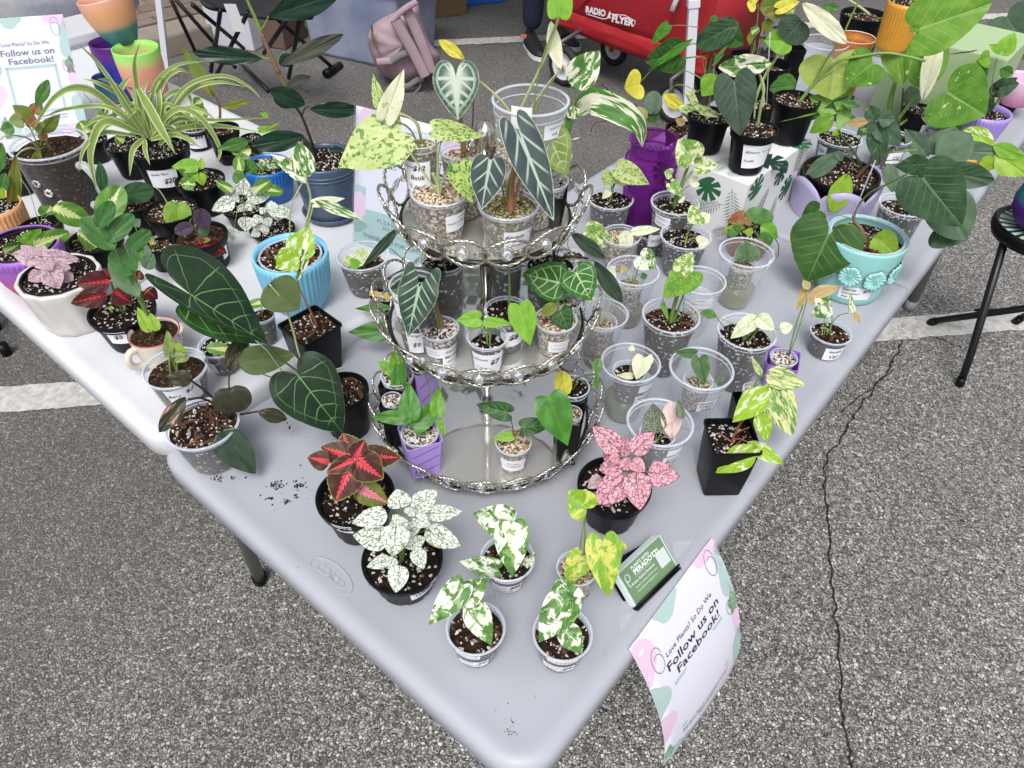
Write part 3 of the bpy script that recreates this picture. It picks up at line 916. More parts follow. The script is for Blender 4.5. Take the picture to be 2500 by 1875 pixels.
# ------------------------------------------------------------------ leaf materials
WH = (0.74, 0.76, 0.66)
DEFS = {
 'frydek': dict(dark=(0.035, 0.13, 0.02), light=(0.09, 0.24, 0.035), vein=(0.40, 0.50, 0.28), var=1, vcol=WH, vcol2=(0.24, 0.38, 0.12), vscale=2.3, vth=0.50, N=5, vs_=0.5, vw=0.06),
 'frydekw': dict(dark=(0.05, 0.17, 0.03), light=(0.12, 0.28, 0.05), vein=(0.55, 0.6, 0.4), var=1, vcol=(0.80, 0.80, 0.66), vcol2=(0.24, 0.40, 0.13), vscale=2.0, vth=0.50, N=5, vs_=0.4, vw=0.06),
 'yvar': dict(dark=(0.14, 0.32, 0.02), light=(0.26, 0.44, 0.03), vein=(0.55, 0.62, 0.15), var=1, vcol=(0.56, 0.58, 0.12), vcol2=(0.17, 0.34, 0.03), vscale=2.4, vth=0.52, N=5, vs_=0.45, vw=0.06, vsoft=0.05),
 'hypw': dict(dark=(0.74, 0.78, 0.70), light=(0.82, 0.84, 0.78), vein=(0.05, 0.12, 0.025), style='net', N=7, vw=0.13, mw=0.05, vs_=0.95, edge=((0.10, 0.18, 0.06), 0.03)),
 'hypp': dict(dark=(0.72, 0.30, 0.42), light=(0.80, 0.42, 0.52), vein=(0.06, 0.07, 0.025), style='net', N=8, vw=0.13, mw=0.05, vs_=0.95, edge=((0.12, 0.04, 0.05), 0.03)),
 'hyppl': dict(dark=(0.66, 0.44, 0.54), light=(0.74, 0.54, 0.62), vein=(0.12, 0.13, 0.07), style='net', N=7, vw=0.11, mw=0.05, vs_=0.8),
 'coleus': dict(dark=(0.055, 0.020, 0.012), light=(0.10, 0.030, 0.022), vein=(0.04, 0.012, 0.008), flare=((0.72, 0.07, 0.10), 0.16), edge=((0.22, 0.26, 0.05), 0.04), N=8, vs_=0.5, mw=0.03, slope=0.6),
 'coleusg': dict(dark=(0.11, 0.14, 0.025), light=(0.18, 0.20, 0.04), vein=(0.10, 0.08, 0.02), flare=((0.74, 0.22, 0.30), 0.30), edge=((0.16, 0.09, 0.03), 0.05), N=8, vs_=0.5, slope=0.6),
 'coleusr': dict(dark=(0.045, 0.010, 0.012), light=(0.085, 0.016, 0.018), vein=(0.45, 0.03, 0.03), flare=((0.50, 0.03, 0.035), 0.03), N=7, vs_=0.45, mw=0.05, edge=((0.12, 0.12, 0.04), 0.03), slope=0.6),
 'anth': dict(dark=(0.0045, 0.020, 0.007), light=(0.008, 0.033, 0.011), vein=(0.20, 0.36, 0.13), style='anth', slope=0.55, N=4.2, vw=0.05, mw=0.03, vs_=0.75, edge=((0.10, 0.2, 0.06), 0.012), rough=0.42, under=(0.06, 0.12, 0.04)),
 'anthd': dict(dark=(0.014, 0.060, 0.012), light=(0.025, 0.095, 0.018), vein=(0.30, 0.46, 0.18), style='anth', slope=0.55, N=3.6, vw=0.06, mw=0.04, vs_=0.7, under=(0.08, 0.16, 0.05)),
 'anthg': dict(dark=(0.022, 0.115, 0.014), light=(0.045, 0.17, 0.022), vein=(0.52, 0.66, 0.38), style='anth', slope=0.55, N=3.6, vw=0.12, mw=0.07, vs_=0.9),
 'anthl': dict(dark=(0.17, 0.24, 0.06), light=(0.24, 0.32, 0.09), vein=(0.52, 0.62, 0.34), style='anth', slope=0.55, N=3.6, vw=0.11, mw=0.06, vs_=0.85),
 'anthk': dict(dark=(0.004, 0.010, 0.006), light=(0.008, 0.020, 0.010), vein=(0.42, 0.46, 0.40), style='anth', slope=0.55, N=3.0, vw=0.07, mw=0.05, vs_=0.8),
 'olive': dict(dark=(0.085, 0.125, 0.045), light=(0.11, 0.155, 0.06), vein=(0.15, 0.2, 0.08), style='anth', slope=0.55, N=6, vw=0.06, vs_=0.35, rough=0.55),
 'pothos': dict(dark=(0.035, 0.15, 0.014), light=(0.07, 0.24, 0.025), vein=(0.16, 0.32, 0.06), N=5, vw=0.04, mw=0.04, vs_=0.5, rough=0.28),
 'pothosl': dict(dark=(0.09, 0.27, 0.02), light=(0.18, 0.38, 0.04), vein=(0.25, 0.42, 0.08), N=5, vw=0.04, mw=0.04, vs_=0.5, rough=0.28, var=1, vcol=(0.42, 0.52, 0.13), vscale=2.0, vth=0.62),
 'lime': dict(dark=(0.17, 0.40, 0.035), light=(0.26, 0.50, 0.06), vein=(0.34, 0.56, 0.12), N=5, vw=0.05, mw=0.04, vs_=0.5, rough=0.36, trans=0.3),
 'limevar': dict(dark=(0.24, 0.45, 0.02), light=(0.36, 0.55, 0.05), vein=(0.5, 0.62, 0.2), var=1, vcol=(0.72, 0.76, 0.52), vscale=2.6, vth=0.55, stretch=1.8, N=5, vs_=0.3, trans=0.28),
 'potvar': dict(dark=(0.09, 0.22, 0.05), light=(0.16, 0.32, 0.08), vein=(0.30, 0.42, 0.15), var=1, vcol=(0.66, 0.66, 0.34), vcol2=(0.42, 0.52, 0.16), vscale=3.6, vth=0.49, stretch=2.6, N=6, vs_=0.35),
 'rubber': dict(dark=(0.010, 0.030, 0.018), light=(0.016, 0.044, 0.026), vein=(0.06, 0.10, 0.045), N=14, vw=0.05, mw=0.035, vs_=0.4, rough=0.22, under=(0.05, 0.055, 0.04), slope=0.15),
 'rubberu': dict(dark=(0.045, 0.048, 0.036), light=(0.065, 0.068, 0.05), vein=(0.10, 0.09, 0.05), N=10, vw=0.04, mw=0.04, vs_=0.4, rough=0.5),
 'mask': dict(dark=(0.045, 0.065, 0.068), light=(0.07, 0.10, 0.095), vein=(0.50, 0.60, 0.52), N=3.2, vw=0.13, mw=0.14, vs_=0.95, edge=((0.50, 0.58, 0.52), 0.035), slope=0.42, under=(0.1, 0.12, 0.1)),
 'maskg': dict(dark=(0.020, 0.045, 0.032), light=(0.035, 0.07, 0.045), vein=(0.38, 0.54, 0.38), N=5, vw=0.14, mw=0.11, vs_=0.95, edge=((0.32, 0.42, 0.32), 0.03), slope=0.42),
 'silver': dict(dark=(0.05, 0.11, 0.07), light=(0.10, 0.17, 0.11), vein=(0.62, 0.70, 0.60), N=4, vw=0.28, mw=0.30, vs_=0.95, edge=((0.5, 0.58, 0.5), 0.03), center=(0.56, 0.64, 0.54), style='anth', slope=0.5),
 'frydekg': dict(dark=(0.035, 0.062, 0.040), light=(0.055, 0.09, 0.058), vein=(0.13, 0.19, 0.13), N=6, vw=0.07, mw=0.06, vs_=0.7, rough=0.6, trans=0.1),
 'batik': dict(dark=(0.40, 0.50, 0.17), light=(0.55, 0.63, 0.27), vein=(0.26, 0.40, 0.12), N=5, vw=0.04, vs_=0.25, var=1, vcol=(0.10, 0.20, 0.06), vscale=1.3, vth=0.62, spots=((0.12, 0.24, 0.05), 14, 0.55)),
 'batikd': dict(dark=(0.36, 0.50, 0.12), light=(0.5, 0.62, 0.2), vein=(0.2, 0.36, 0.1), N=5, vw=0.04, vs_=0.25, var=1, vcol=(0.04, 0.13, 0.03), vscale=2.2, vth=0.53, spots=((0.10, 0.22, 0.05), 12, 0.55)),
 'cream': dict(dark=(0.72, 0.73, 0.50), light=(0.80, 0.80, 0.62), vein=(0.55, 0.62, 0.3), N=5, vw=0.04, vs_=0.25, var=1, vcol=(0.30, 0.42, 0.12), vscale=3.2, vth=0.66, trans=0.3),
 'marble': dict(dark=(0.10, 0.26, 0.03), light=(0.20, 0.36, 0.06), vein=(0.50, 0.56, 0.26), N=5, vw=0.05, vs_=0.4, var=1, vcol=(0.68, 0.70, 0.42), vscale=3.6, vth=0.52, spots=((0.60, 0.66, 0.36), 22, 0.60)),
 'speck': dict(dark=(0.09, 0.25, 0.02), light=(0.17, 0.36, 0.04), vein=(0.30, 0.46, 0.1), N=5, vw=0.05, vs_=0.4, spots=((0.55, 0.63, 0.30), 30, 0.62)),
 'marbw': dict(dark=(0.05, 0.16, 0.025), light=(0.09, 0.24, 0.04), vein=(0.4, 0.5, 0.25), N=5, vw=0.04, vs_=0.3, var=1, vcol=(0.74, 0.75, 0.58), vscale=2.2, vth=0.52, stretch=2.0),
 'veinw': dict(dark=(0.68, 0.74, 0.48), light=(0.78, 0.80, 0.62), vein=(0.12, 0.28, 0.05), style='net', N=6, vw=0.05, mw=0.05, vs_=0.7),
 'black': dict(dark=(0.020, 0.022, 0.012), light=(0.035, 0.036, 0.018), vein=(0.06, 0.05, 0.03), N=9, vw=0.04, mw=0.04, vs_=0.4, rough=0.22, trans=0.04),
 'blackp': dict(dark=(0.022, 0.026, 0.014), light=(0.038, 0.042, 0.022), vein=(0.06, 0.05, 0.03), N=9, vw=0.04, vs_=0.3, rough=0.22, trans=0.04, var=1, vcol=(0.40, 0.20, 0.13), vscale=1.6, vth=0.60, stretch=2.5),
 'blackg': dict(dark=(0.022, 0.042, 0.026), light=(0.035, 0.060, 0.036), vein=(0.07, 0.10, 0.06), N=9, vw=0.04, mw=0.04, vs_=0.4, rough=0.24, trans=0.04),
 'purple': dict(dark=(0.040, 0.022, 0.050), light=(0.065, 0.04, 0.075), vein=(0.08, 0.06, 0.09), N=5, vw=0.03, vs_=0.3, rough=0.5),
 'hoyal': dict(dark=(0.18, 0.33, 0.04), light=(0.26, 0.42, 0.08), vein=(0.3, 0.45, 0.1), N=4, vw=0.03, vs_=0.3, spots=((0.4, 0.5, 0.25), 16, 0.68)),
 'hoyad': dict(dark=(0.030, 0.085, 0.035), light=(0.045, 0.115, 0.045), vein=(0.07, 0.15, 0.06), N=4, vw=0.03, vs_=0.3, spots=((0.2, 0.28, 0.2), 20, 0.72), rough=0.3),
 'hoyav': dict(dark=(0.08, 0.20, 0.025), light=(0.12, 0.28, 0.04), vein=(0.62, 0.66, 0.32), N=5, vw=0.05, vs_=0.3, flare=((0.60, 0.66, 0.28), 0.30), rough=0.28),
 'green': dict(dark=(0.05, 0.15, 0.03), light=(0.09, 0.22, 0.045), vein=(0.16, 0.28, 0.08), N=5, vw=0.04, vs_=0.4, rough=0.32),
 'zz': dict(dark=(0.045, 0.14, 0.035), light=(0.065, 0.18, 0.045), vein=(0.14, 0.25, 0.08), N=8, vw=0.04, vs_=0.45, rough=0.28),
 'zzu': dict(dark=(0.11, 0.19, 0.10), light=(0.14, 0.23, 0.12), vein=(0.2, 0.3, 0.14), N=6, vw=0.03, vs_=0.3, rough=0.5),
 'limeb': dict(dark=(0.22, 0.38, 0.03), light=(0.3, 0.46, 0.05), vein=(0.35, 0.5, 0.1), N=3, vw=0.02, vs_=0.2),
 'berry': dict(dark=(0.16, 0.27, 0.07), light=(0.26, 0.35, 0.11), vein=(0.45, 0.22, 0.18), N=5, vw=0.05, vs_=0.5, spots=((0.42, 0.22, 0.16), 5, 0.60)),
 'spider': dict(dark=(0.22, 0.33, 0.08), light=(0.30, 0.42, 0.12), vein=(0.3, 0.4, 0.1), style='none', vs_=0.1, edge=((0.62, 0.68, 0.36), 0.30), trans=0.3),
 'big': dict(dark=(0.11, 0.27, 0.025), light=(0.19, 0.37, 0.05), vein=(0.36, 0.52, 0.14), N=5, vw=0.045, mw=0.05, vs_=0.7, rough=0.30, trans=0.25),
 'bigd': dict(dark=(0.075, 0.20, 0.02), light=(0.13, 0.29, 0.04), vein=(0.28, 0.44, 0.12), N=5, vw=0.045, mw=0.05, vs_=0.65, rough=0.30, spots=((0.52, 0.60, 0.24), 9, 0.68)),
 'bigy': dict(dark=(0.36, 0.48, 0.10), light=(0.46, 0.57, 0.15), vein=(0.58, 0.66, 0.26), N=5, vw=0.07, mw=0.07, vs_=0.8, rough=0.45, trans=0.35),
 'yellow': dict(dark=(0.55, 0.50, 0.04), light=(0.70, 0.64, 0.10), vein=(0.4, 0.42, 0.06), N=4, vw=0.05, vs_=0.4, var=1, vcol=(0.30, 0.38, 0.05), vscale=2, vth=0.6),
 'philo': dict(dark=(0.022, 0.075, 0.014), light=(0.045, 0.125, 0.022), vein=(0.17, 0.27, 0.08), N=5, vw=0.07, mw=0.05, vs_=0.65, rough=0.42, edge=((0.30, 0.22, 0.03), 0.012)),
 'philod': dict(dark=(0.016, 0.050, 0.020), light=(0.040, 0.095, 0.042), vein=(0.16, 0.24, 0.12), N=6, vw=0.07, mw=0.05, vs_=0.6, rough=0.40),
 'grey': dict(dark=(0.085, 0.145, 0.090), light=(0.12, 0.19, 0.115), vein=(0.16, 0.24, 0.14), N=5, vw=0.04, vs_=0.4, rough=0.5),
 'florida': dict(dark=(0.035, 0.085, 0.045), light=(0.06, 0.12, 0.06), vein=(0.16, 0.24, 0.12), N=5, vw=0.05, vs_=0.5, var=1, vcol=(0.34, 0.44, 0.12), vscale=1.8, vth=0.63),
 'rust': dict(dark=(0.16, 0.15, 0.03), light=(0.26, 0.24, 0.04), vein=(0.35, 0.2, 0.05), N=6, vw=0.03, vs_=0.4, var=1, vcol=(0.12, 0.19, 0.03), vscale=1.5, vth=0.5, vsoft=0.12),
 'red': dict(dark=(0.25, 0.07, 0.03), light=(0.36, 0.13, 0.07), vein=(0.3, 0.1, 0.05), N=5, vw=0.03, vs_=0.3, var=1, vcol=(0.18, 0.24, 0.05), vscale=2, vth=0.5),
 'tan': dict(dark=(0.40, 0.27, 0.11), light=(0.50, 0.36, 0.17), vein=(0.36, 0.34, 0.14), N=4, vw=0.04, vs_=0.3, var=1, vcol=(0.38, 0.42, 0.16), vscale=1.6, vth=0.58, vsoft=0.1),
 'jewel': dict(dark=(0.05, 0.12, 0.045), light=(0.09, 0.18, 0.07), vein=(0.02, 0.06, 0.02), N=5, vw=0.09, mw=0.06, vs_=0.7, edge=((0.25, 0.34, 0.08), 0.03)),
 'pink': dict(dark=(0.66, 0.46, 0.44), light=(0.72, 0.56, 0.52), vein=(0.6, 0.35, 0.32), N=5, vw=0.04, vs_=0.3),
 'pinkd': dict(dark=(0.03, 0.05, 0.03), light=(0.07, 0.10, 0.06), vein=(0.28, 0.36, 0.24), N=5, vw=0.08, mw=0.08, vs_=0.7, spots=((0.35, 0.36, 0.28), 26, 0.55)),
 'crinkle': dict(dark=(0.40, 0.50, 0.16), light=(0.62, 0.68, 0.36), vein=(0.3, 0.42, 0.12), N=7, vw=0.09, vs_=0.4, var=1, vcol=(0.66, 0.68, 0.62), vscale=2.5, vth=0.55),
 'plant': dict(dark=(0.03, 0.09, 0.02), light=(0.06, 0.14, 0.03), vein=(0.1, 0.2, 0.05), N=5, vw=0.04, vs_=0.3),
}
def LM(k): return leafmat('leaf_' + k, **DEFS[k])
SHP = dict(coleus='serr', coleusg='serr', coleusr='serr', frydek='drop', frydekw='drop', yvar='heart', anth='deep', anthd='heart', anthg='heart', anthl='deep', anthk='heart',
 pothos='drop', pothosl='drop', lime='drop', limevar='lance', rubber='ellip', rubberu='ellip', mask='arrow', maskg='arrow', silver='deep', frydekg='heart', batik='drop', batikd='drop', cream='drop',
 marble='heart', speck='heart', marbw='ovate', black='ovate', blackp='ellip', blackg='ovate', purple='oval', hoyal='round', hoyad='oval', hoyav='oval', zz='oval', zzu='ellip', limeb='ovate', berry='heart',
 big='heart', bigd='heart', bigy='heart', yellow='heart', philo='heart', philod='heart', grey='lance', florida='lance', rust='lance', tan='lance', jewel='drop', pink='ellip', crinkle='round', green='ellip')

def sleeve(col, yaw, fr, half=1.03, slot=True):
    def f(root, q):
        X = V((cos(yaw), sin(yaw), 0)); Y = V((-sin(yaw), cos(yaw), 0))
        s0, s1 = q.R * half * 0.80, q.R * half
        h = q.h * fr
        pts = lambda s, z: [q.base + X * (s * a) + Y * (s * b_) + V((0, 0, z)) for a, b_ in ((1, .86), (.86, 1), (-.86, 1), (-1, .86), (-1, -.86), (-.86, -1), (.86, -1), (1, -.86))]
        R = [pts(s0 * .9, 0.0006), pts(s0, 0.0006), pts(s1, h), pts(s1 * .95, h), pts(s0 * .92, 0.006)]
        vs = [p for r in R for p in r]; fs = [tuple(range(8))[::-1]]
        for i in range(4):
            for j in range(8): fs.append((i * 8 + j, i * 8 + (j + 1) % 8, (i + 1) * 8 + (j + 1) % 8, (i + 1) * 8 + j))
        fs.append(tuple(32 + j for j in range(8)))
        sl = MB().add(vs, fs).build('sleeve', col, root, smooth=False)
        if slot:
            mb = MB()
            for n, tdir in ((-Y, X), (X, Y), (-X, Y), (Y, X)):
                def mp(u, v, o): return q.base + n * ((s0 + (s1 - s0) * v / h) + o) + tdir * u + V((0, 0, v))
                for vv in (0.25, 0.55, 0.85):
                    if vv < .9: put_line(mb, mp, [(-s0 * .9, h * (vv - .12)), (s0 * .9, h * (vv + .06))], 0.0011, 0.0005)
            mb.build('seam', pm('sleeve_seam', (0.12, 0.08, 0.2), 0.6, bump=0), sl, smooth=False)
    return f
PURP = pm('lilac_print_plastic', (0.42, 0.28, 0.72), 0.42, var=0.08, nscale=40, bump=0.3)
PURD = pm('violet_print_plastic', (0.30, 0.14, 0.58), 0.42, var=0.08, bump=0.2)
# ------------------------------------------------------------------ ground
def asphalt():
    m = newmat('asphalt', (0.1, 0.1, 0.1), 0.8)
    t = NT(m); p = t.n['Principled BSDF']; o = t.obj()
    w = t.node('ShaderNodeVectorMath', operation='ADD'); t.l.new(o, w.inputs[0])
    nn = t.node('ShaderNodeTexNoise'); nn.inputs['Scale'].default_value = 90; t.l.new(o, nn.inputs['Vector'])
    sc = t.node('ShaderNodeVectorMath', operation='SCALE'); t.l.new(nn.outputs[1], sc.inputs[0]); sc.inputs['Scale'].default_value = 0.004
    t.l.new(sc.outputs[0], w.inputs[1])
    c = w.outputs[0]
    e1 = t.vor(c, 140, 'DISTANCE_TO_EDGE'); e2 = t.vor(c, 270, 'DISTANCE_TO_EDGE')
    v1 = t.vor(c, 140, 'F1', 1); v2 = t.vor(c, 270, 'F1', 1)
    s1 = t.node('ShaderNodeSeparateXYZ'); t.l.new(v1, s1.inputs[0])
    s2 = t.node('ShaderNodeSeparateXYZ'); t.l.new(v2, s2.inputs[0])
    val1 = t.math('POWER', s1.outputs[0], 1.3); val2 = t.math('POWER', s2.outputs[0], 1.5)
    pick = t.step(t.noise(o, 60, 2), 0.42, 0.58)
    a = t.mix(val1, (0.10, 0.097, 0.093), (0.62, 0.60, 0.56))
    b = t.mix(val2, (0.06, 0.06, 0.06), (0.58, 0.56, 0.54))
    a = t.mix(t.step(e1, 0.10, 0.03), a, (0.012, 0.012, 0.013))
    b = t.mix(t.step(e2, 0.12, 0.03), b, (0.012, 0.012, 0.013))
    col = t.mix(pick, a, b)
    # lighter, speckled aggregate to the right of the tables; duller, darker and browner to the left and behind
    sx = t.node('ShaderNodeSeparateXYZ'); t.l.new(o, sx.inputs[0])
    q = t.math('ADD', t.math('MULTIPLY', sx.outputs[0], 1.0), t.math('MULTIPLY', sx.outputs[1], -0.12))
    side_mix = t.step(t.math('ADD', q, t.math('MULTIPLY', t.noise(o, 1.2, 4), 1.0)), -1.2, 0.3)
    dull = t.mix(0.60, col, (0.105, 0.10, 0.096))
    col = t.mix(side_mix, dull, col)
    big = t.math('MULTIPLY_ADD', t.noise(o, 2.5, 5), 0.6, 0.72)
    mm = t.node('ShaderNodeVectorMath', operation='SCALE'); t.l.new(col, mm.inputs[0]); t.l.new(big, mm.inputs['Scale'])
    t.l.new(mm.outputs[0], p.inputs['Base Color'])
    h = t.math('ADD', t.math('MULTIPLY', t.step(e1, 0.0, 0.2), 0.6), t.math('MULTIPLY', val1, 0.8))
    t.put(p.inputs['Normal'], t.bump(h, 0.8, 0.004))
    return m
ASPH = asphalt()
mb = MB(); mb.add([(-60, -60, 0), (60, -60, 0), (60, 60, 0), (-60, 60, 0)], [(0, 1, 2, 3)])
g = mb.build('asphalt_ground', ASPH, smooth=False); g['kind'] = 'structure'
PAINT = newmat('road_paint', (0.5, 0.5, 0.48), 0.7)
t = NT(PAINT); p_ = t.n['Principled BSDF']; o_ = t.obj()
pc = t.mix(t.step(t.noise(o_, 40, 6, 0.7), 0.38, 0.62), (0.40, 0.39, 0.37), (0.56, 0.55, 0.53))
pc = t.mix(t.step(t.noise(o_, 9, 6, 0.75), 0.665, 0.69), pc, (0.10, 0.10, 0.10))
cr_ = t.math('ABSOLUTE', t.math('SUBTRACT', t.noise(o_, 6, 5, 0.65), 0.5))
pc = t.mix(t.math('MULTIPLY', t.step(cr_, 0.006, 0.001), t.step(t.noise(o_, 3, 2), 0.5, 0.6)), pc, (0.09, 0.09, 0.09))
t.l.new(pc, p_.inputs['Base Color']); t.put(p_.inputs['Normal'], t.bump(t.noise(o_, 150, 4), 0.5, 0.002))
def painted_line(p0, p1, w, name='parking_line'):
    p0, p1 = V((*p0, 0)), V((*p1, 0))
    d = (p1 - p0); L = d.length; d.normalize(); n = V((-d.y, d.x, 0))
    N = int(L / 0.012)
    vs, fs = [], []
    for i in range(N + 1):
        q = p0 + d * (L * i / N)
        for s in (-1, 1):
            j = noise.noise(V((i * 0.21, s * 9, 3))) * 0.008 + noise.noise(V((i * 0.9, s * 5, 1))) * 0.004
            vs.append(q + n * (s * (w / 2 + j)) + V((0, 0, 0.004)))
        if i: fs.append((2 * i - 2, 2 * i - 1, 2 * i + 1, 2 * i))
    o = MB().add(vs, fs).build(name, PAINT, smooth=False); o['kind'] = 'structure'
frame(0, 0, 1)
A_, B_ = at(0, 978), at(2350, 791)
dd = (B_ - A_).normalized()
w_ = 0.115
painted_line((A_ - dd * 1.2).xy, (B_ + dd * 3).xy, w_)
A_, B_ = at(1075, 106), at(1262, 97)
dd = (B_ - A_).normalized()
painted_line((A_ - dd * 0.6).xy, (B_ + dd * 4).xy, 0.10)
def crack(pts, w, name='asphalt_crack'):
    P = [at(x, y) for x, y in pts]
    P = bez(P, 14)
    vs, fs = [], []
    for i, q in enumerate(P):
        d = (P[min(i + 1, len(P) - 1)] - P[max(0, i - 1)]).normalized(); n = V((-d.y, d.x, 0))
        j = noise.noise(V((i * 0.35, 1, w * 99))) * 0.012
        ww = w * (0.5 + abs(noise.noise(V((i * 0.5, 8, 2)))) * 1.6)
        vs += [q + n * (j - ww) + V((0, 0, 0.0015)), q + n * (j + ww) + V((0, 0, 0.0015))]
        if i: fs.append((2 * i - 2, 2 * i - 1, 2 * i + 1, 2 * i))
    o = MB().add(vs, fs).build(name, pm('crack_shadow', (0.012, 0.012, 0.013), 0.95, var=0.3, bump=0.3), smooth=False); o['kind'] = 'structure'
crack([(2200, 830), (2170, 900), (2110, 980), (2060, 1060), (2010, 1150), (2022, 1260), (2028, 1380), (2040, 1500), (2050, 1620), (2060, 1760), (2085, 1875)], 0.0035)
crack([(2240, 800), (2300, 830), (2350, 850)], 0.003)
crack([(1465, 205), (1500, 232), (1560, 262)], 0.004)
crack([(2180, 900), (2050, 1010)], 0.002)

# ------------------------------------------------------------------ brick pavement and kerb at the upper left, each visible brick a part
kA, kB = at(411, 141), at(559, 101)
kd = (kB - kA).normalized(); kn = V((-kd.y, kd.x, 0))
if kn.dot(V((-1, 1, 0))) < 0: kn = -kn
BR = [pm('paving_brick_%d' % i, c, 0.85, var=0.25, nscale=25, bump=0.6) for i, c in enumerate([(0.17, 0.125, 0.10), (0.21, 0.155, 0.125), (0.15, 0.12, 0.105), (0.19, 0.15, 0.13)])]
pv = MB().add(*box_g(kA + kn * 2.3 + kd * 0.2 + V((0, 0, 0.045)), 9, 4.2, 0.09, kd, kn)).build('brick_pavement', pm('mortar', (0.045, 0.04, 0.035), 0.95, var=0.2, bump=0.5), smooth=False)
pv['kind'] = 'structure'
kb = MB()
for i in range(-5, 6):
    kb = MB().add(*box_g(kA + kn * 0.10 + kd * (i * 0.92) + V((0, 0, 0.055)), 0.905, 0.22, 0.13, kd, kn))
    o = kb.build('kerb_stone', pm('kerb_concrete', (0.24, 0.21, 0.17), 0.9, var=0.3, nscale=12, bump=0.8), pv, smooth=False)
    bevel(o, 0.015)
bm_ = {}
for r in range(0, 10):
    for c in range(-14, 10):
        cc = kA + kn * (0.235 + 0.05 + r * 0.108) + kd * (c * 0.212 + (0.1 if r % 2 else 0)) + V((0, 0, 0.092 + random.uniform(-.003, .003)))
        px = proj(cc)
        if not (-150 < px[0] < 1000 and -150 < px[1] < 420): continue
        vs, fs = box_g((0, 0, 0), 0.202, 0.099, 0.05, kd, kn)
        k = random.randrange(4)
        if k not in bm_:
            o = MB().add(vs, fs).build('brick', BR[k], smooth=False); bm_[k] = o.data; bpy.data.objects.remove(o)
        o = bpy.data.objects.new('brick', bm_[k]); COL.objects.link(o); o.parent = pv; o.location = cc; o.rotation_euler = (random.uniform(-.015, .015), random.uniform(-.015, .015), random.uniform(-.015, .015))

# ------------------------------------------------------------------ folding tables
def table_top(x0, x1, y0, y1, zt, th, rad, mat, root, name, bevelr=0.012, corners=(1, 1, 1, 1)):
    """rounded slab with a soft raised lip; corners order: x0y0, x1y0, x1y1, x0y1"""
    def loop(ins, z):
        out = []
        for (cx, cy, a0, k) in ((x0, y0, pi, 0), (x1, y0, 1.5 * pi, 1), (x1, y1, 0, 2), (x0, y1, 0.5 * pi, 3)):
            rr = rad if corners[k] else 0.004
            sx = 1 if cx == x0 else -1; sy = 1 if cy == y0 else -1
            ccx, ccy = cx + sx * rr, cy + sy * rr
            for i in range(10):
                a = a0 + (pi / 2) * i / 9
                q = max(rr - ins, 0.001)
                if rr - ins < 0.001: out.append((ccx + (cos(a)) * 0.001 + sx * (ins - rr), ccy + sin(a) * 0.001 + sy * (ins - rr), z))
                else: out.append((ccx + cos(a) * q, ccy + sin(a) * q, z))
        return out
    R = [loop(0.030, zt - th), loop(0.004, zt - th), loop(0.0, zt - th + 0.004), loop(0.0, zt - 0.012), loop(0.003, zt - 0.005), loop(0.010, zt - 0.0008), loop(0.018, zt + 0.0004), loop(0.027, zt - 0.0004), loop(0.034, zt - 0.0014), loop(0.05, zt - 0.0015)]
    vs = [p for r in R for p in r]; n = len(R[0]); fs = [tuple(range(n))[::-1]]
    for i in range(len(R) - 1):
        for j in range(n): fs.append((i * n + j, i * n + (j + 1) % n, (i + 1) * n + (j + 1) % n, (i + 1) * n + j))
    fs.append(tuple((len(R) - 1) * n + j for j in range(n)))
    o = MB().add(vs, fs).build(name, mat, root)
    sharp(o, 50)
    return o
def plastic(name, col, scuff):
    m = newmat(name, col, 0.42, spec=0.4)
    t = NT(m); p = t.n['Principled BSDF']; o = t.obj()
    c = t.mix(t.step(t.noise(o, 3, 5, 0.6), 0.3, 0.7), col, tuple(v * 0.94 for v in col))
    st = t.node('ShaderNodeMapping'); t.l.new(o, st.inputs[0]); st.inputs['Scale'].default_value = (30, 4, 1); st.inputs['Rotation'].default_value = (0, 0, 0.6)
    sc = t.noise(st.outputs[0], 3, 6, 0.7)
    c = t.mix(t.math('MULTIPLY', t.step(sc, 0.68, 0.72), 0.35), c, scuff)
    c = t.mix(t.math('MULTIPLY', t.step(t.noise(o, 140, 2), 0.745, 0.76), 0.5), c, (0.1, 0.09, 0.09))
    t.l.new(c, p.inputs['Base Color'])
    t.put(p.inputs['Roughness'], t.math('MULTIPLY_ADD', t.noise(o, 14, 4), 0.25, 0.32))
    t.put(p.inputs['Normal'], t.bump(t.noise(o, 900, 2), 0.25, 0.0002))
    return m
GREYP = plastic('grey_table_plastic', (0.37, 0.385, 0.43), (0.5, 0.5, 0.55))
WHITEP = plastic('white_table_plastic', (0.60, 0.61, 0.65), (0.5, 0.5, 0.5))
gt = empty('folding_table', (-0.37, 1.22, 0), 'long grey plastic folding table with rounded corners, hinged across its middle', 'table')
tp = table_top(-0.752, 0, 0, 1.2185, 0.74, 0.042, 0.055, GREYP, gt, 'tabletop', corners=(1, 1, 0, 0))
tp2 = table_top(-0.752, 0, 1.2215, 2.44, 0.74, 0.042, 0.055, GREYP, gt, 'tabletop', corners=(0, 0, 1, 1))
MB().add(*box_g((-0.376, 1.22, 0.716), 0.70, 0.05, 0.03)).build('hinge', pm('dark_steel', (0.05, 0.05, 0.055), 0.5, 0.6), gt, smooth=False)
LEGM = pm('grey_leg_enamel', (0.19, 0.20, 0.17), 0.4, 0.3, bump=0.1)
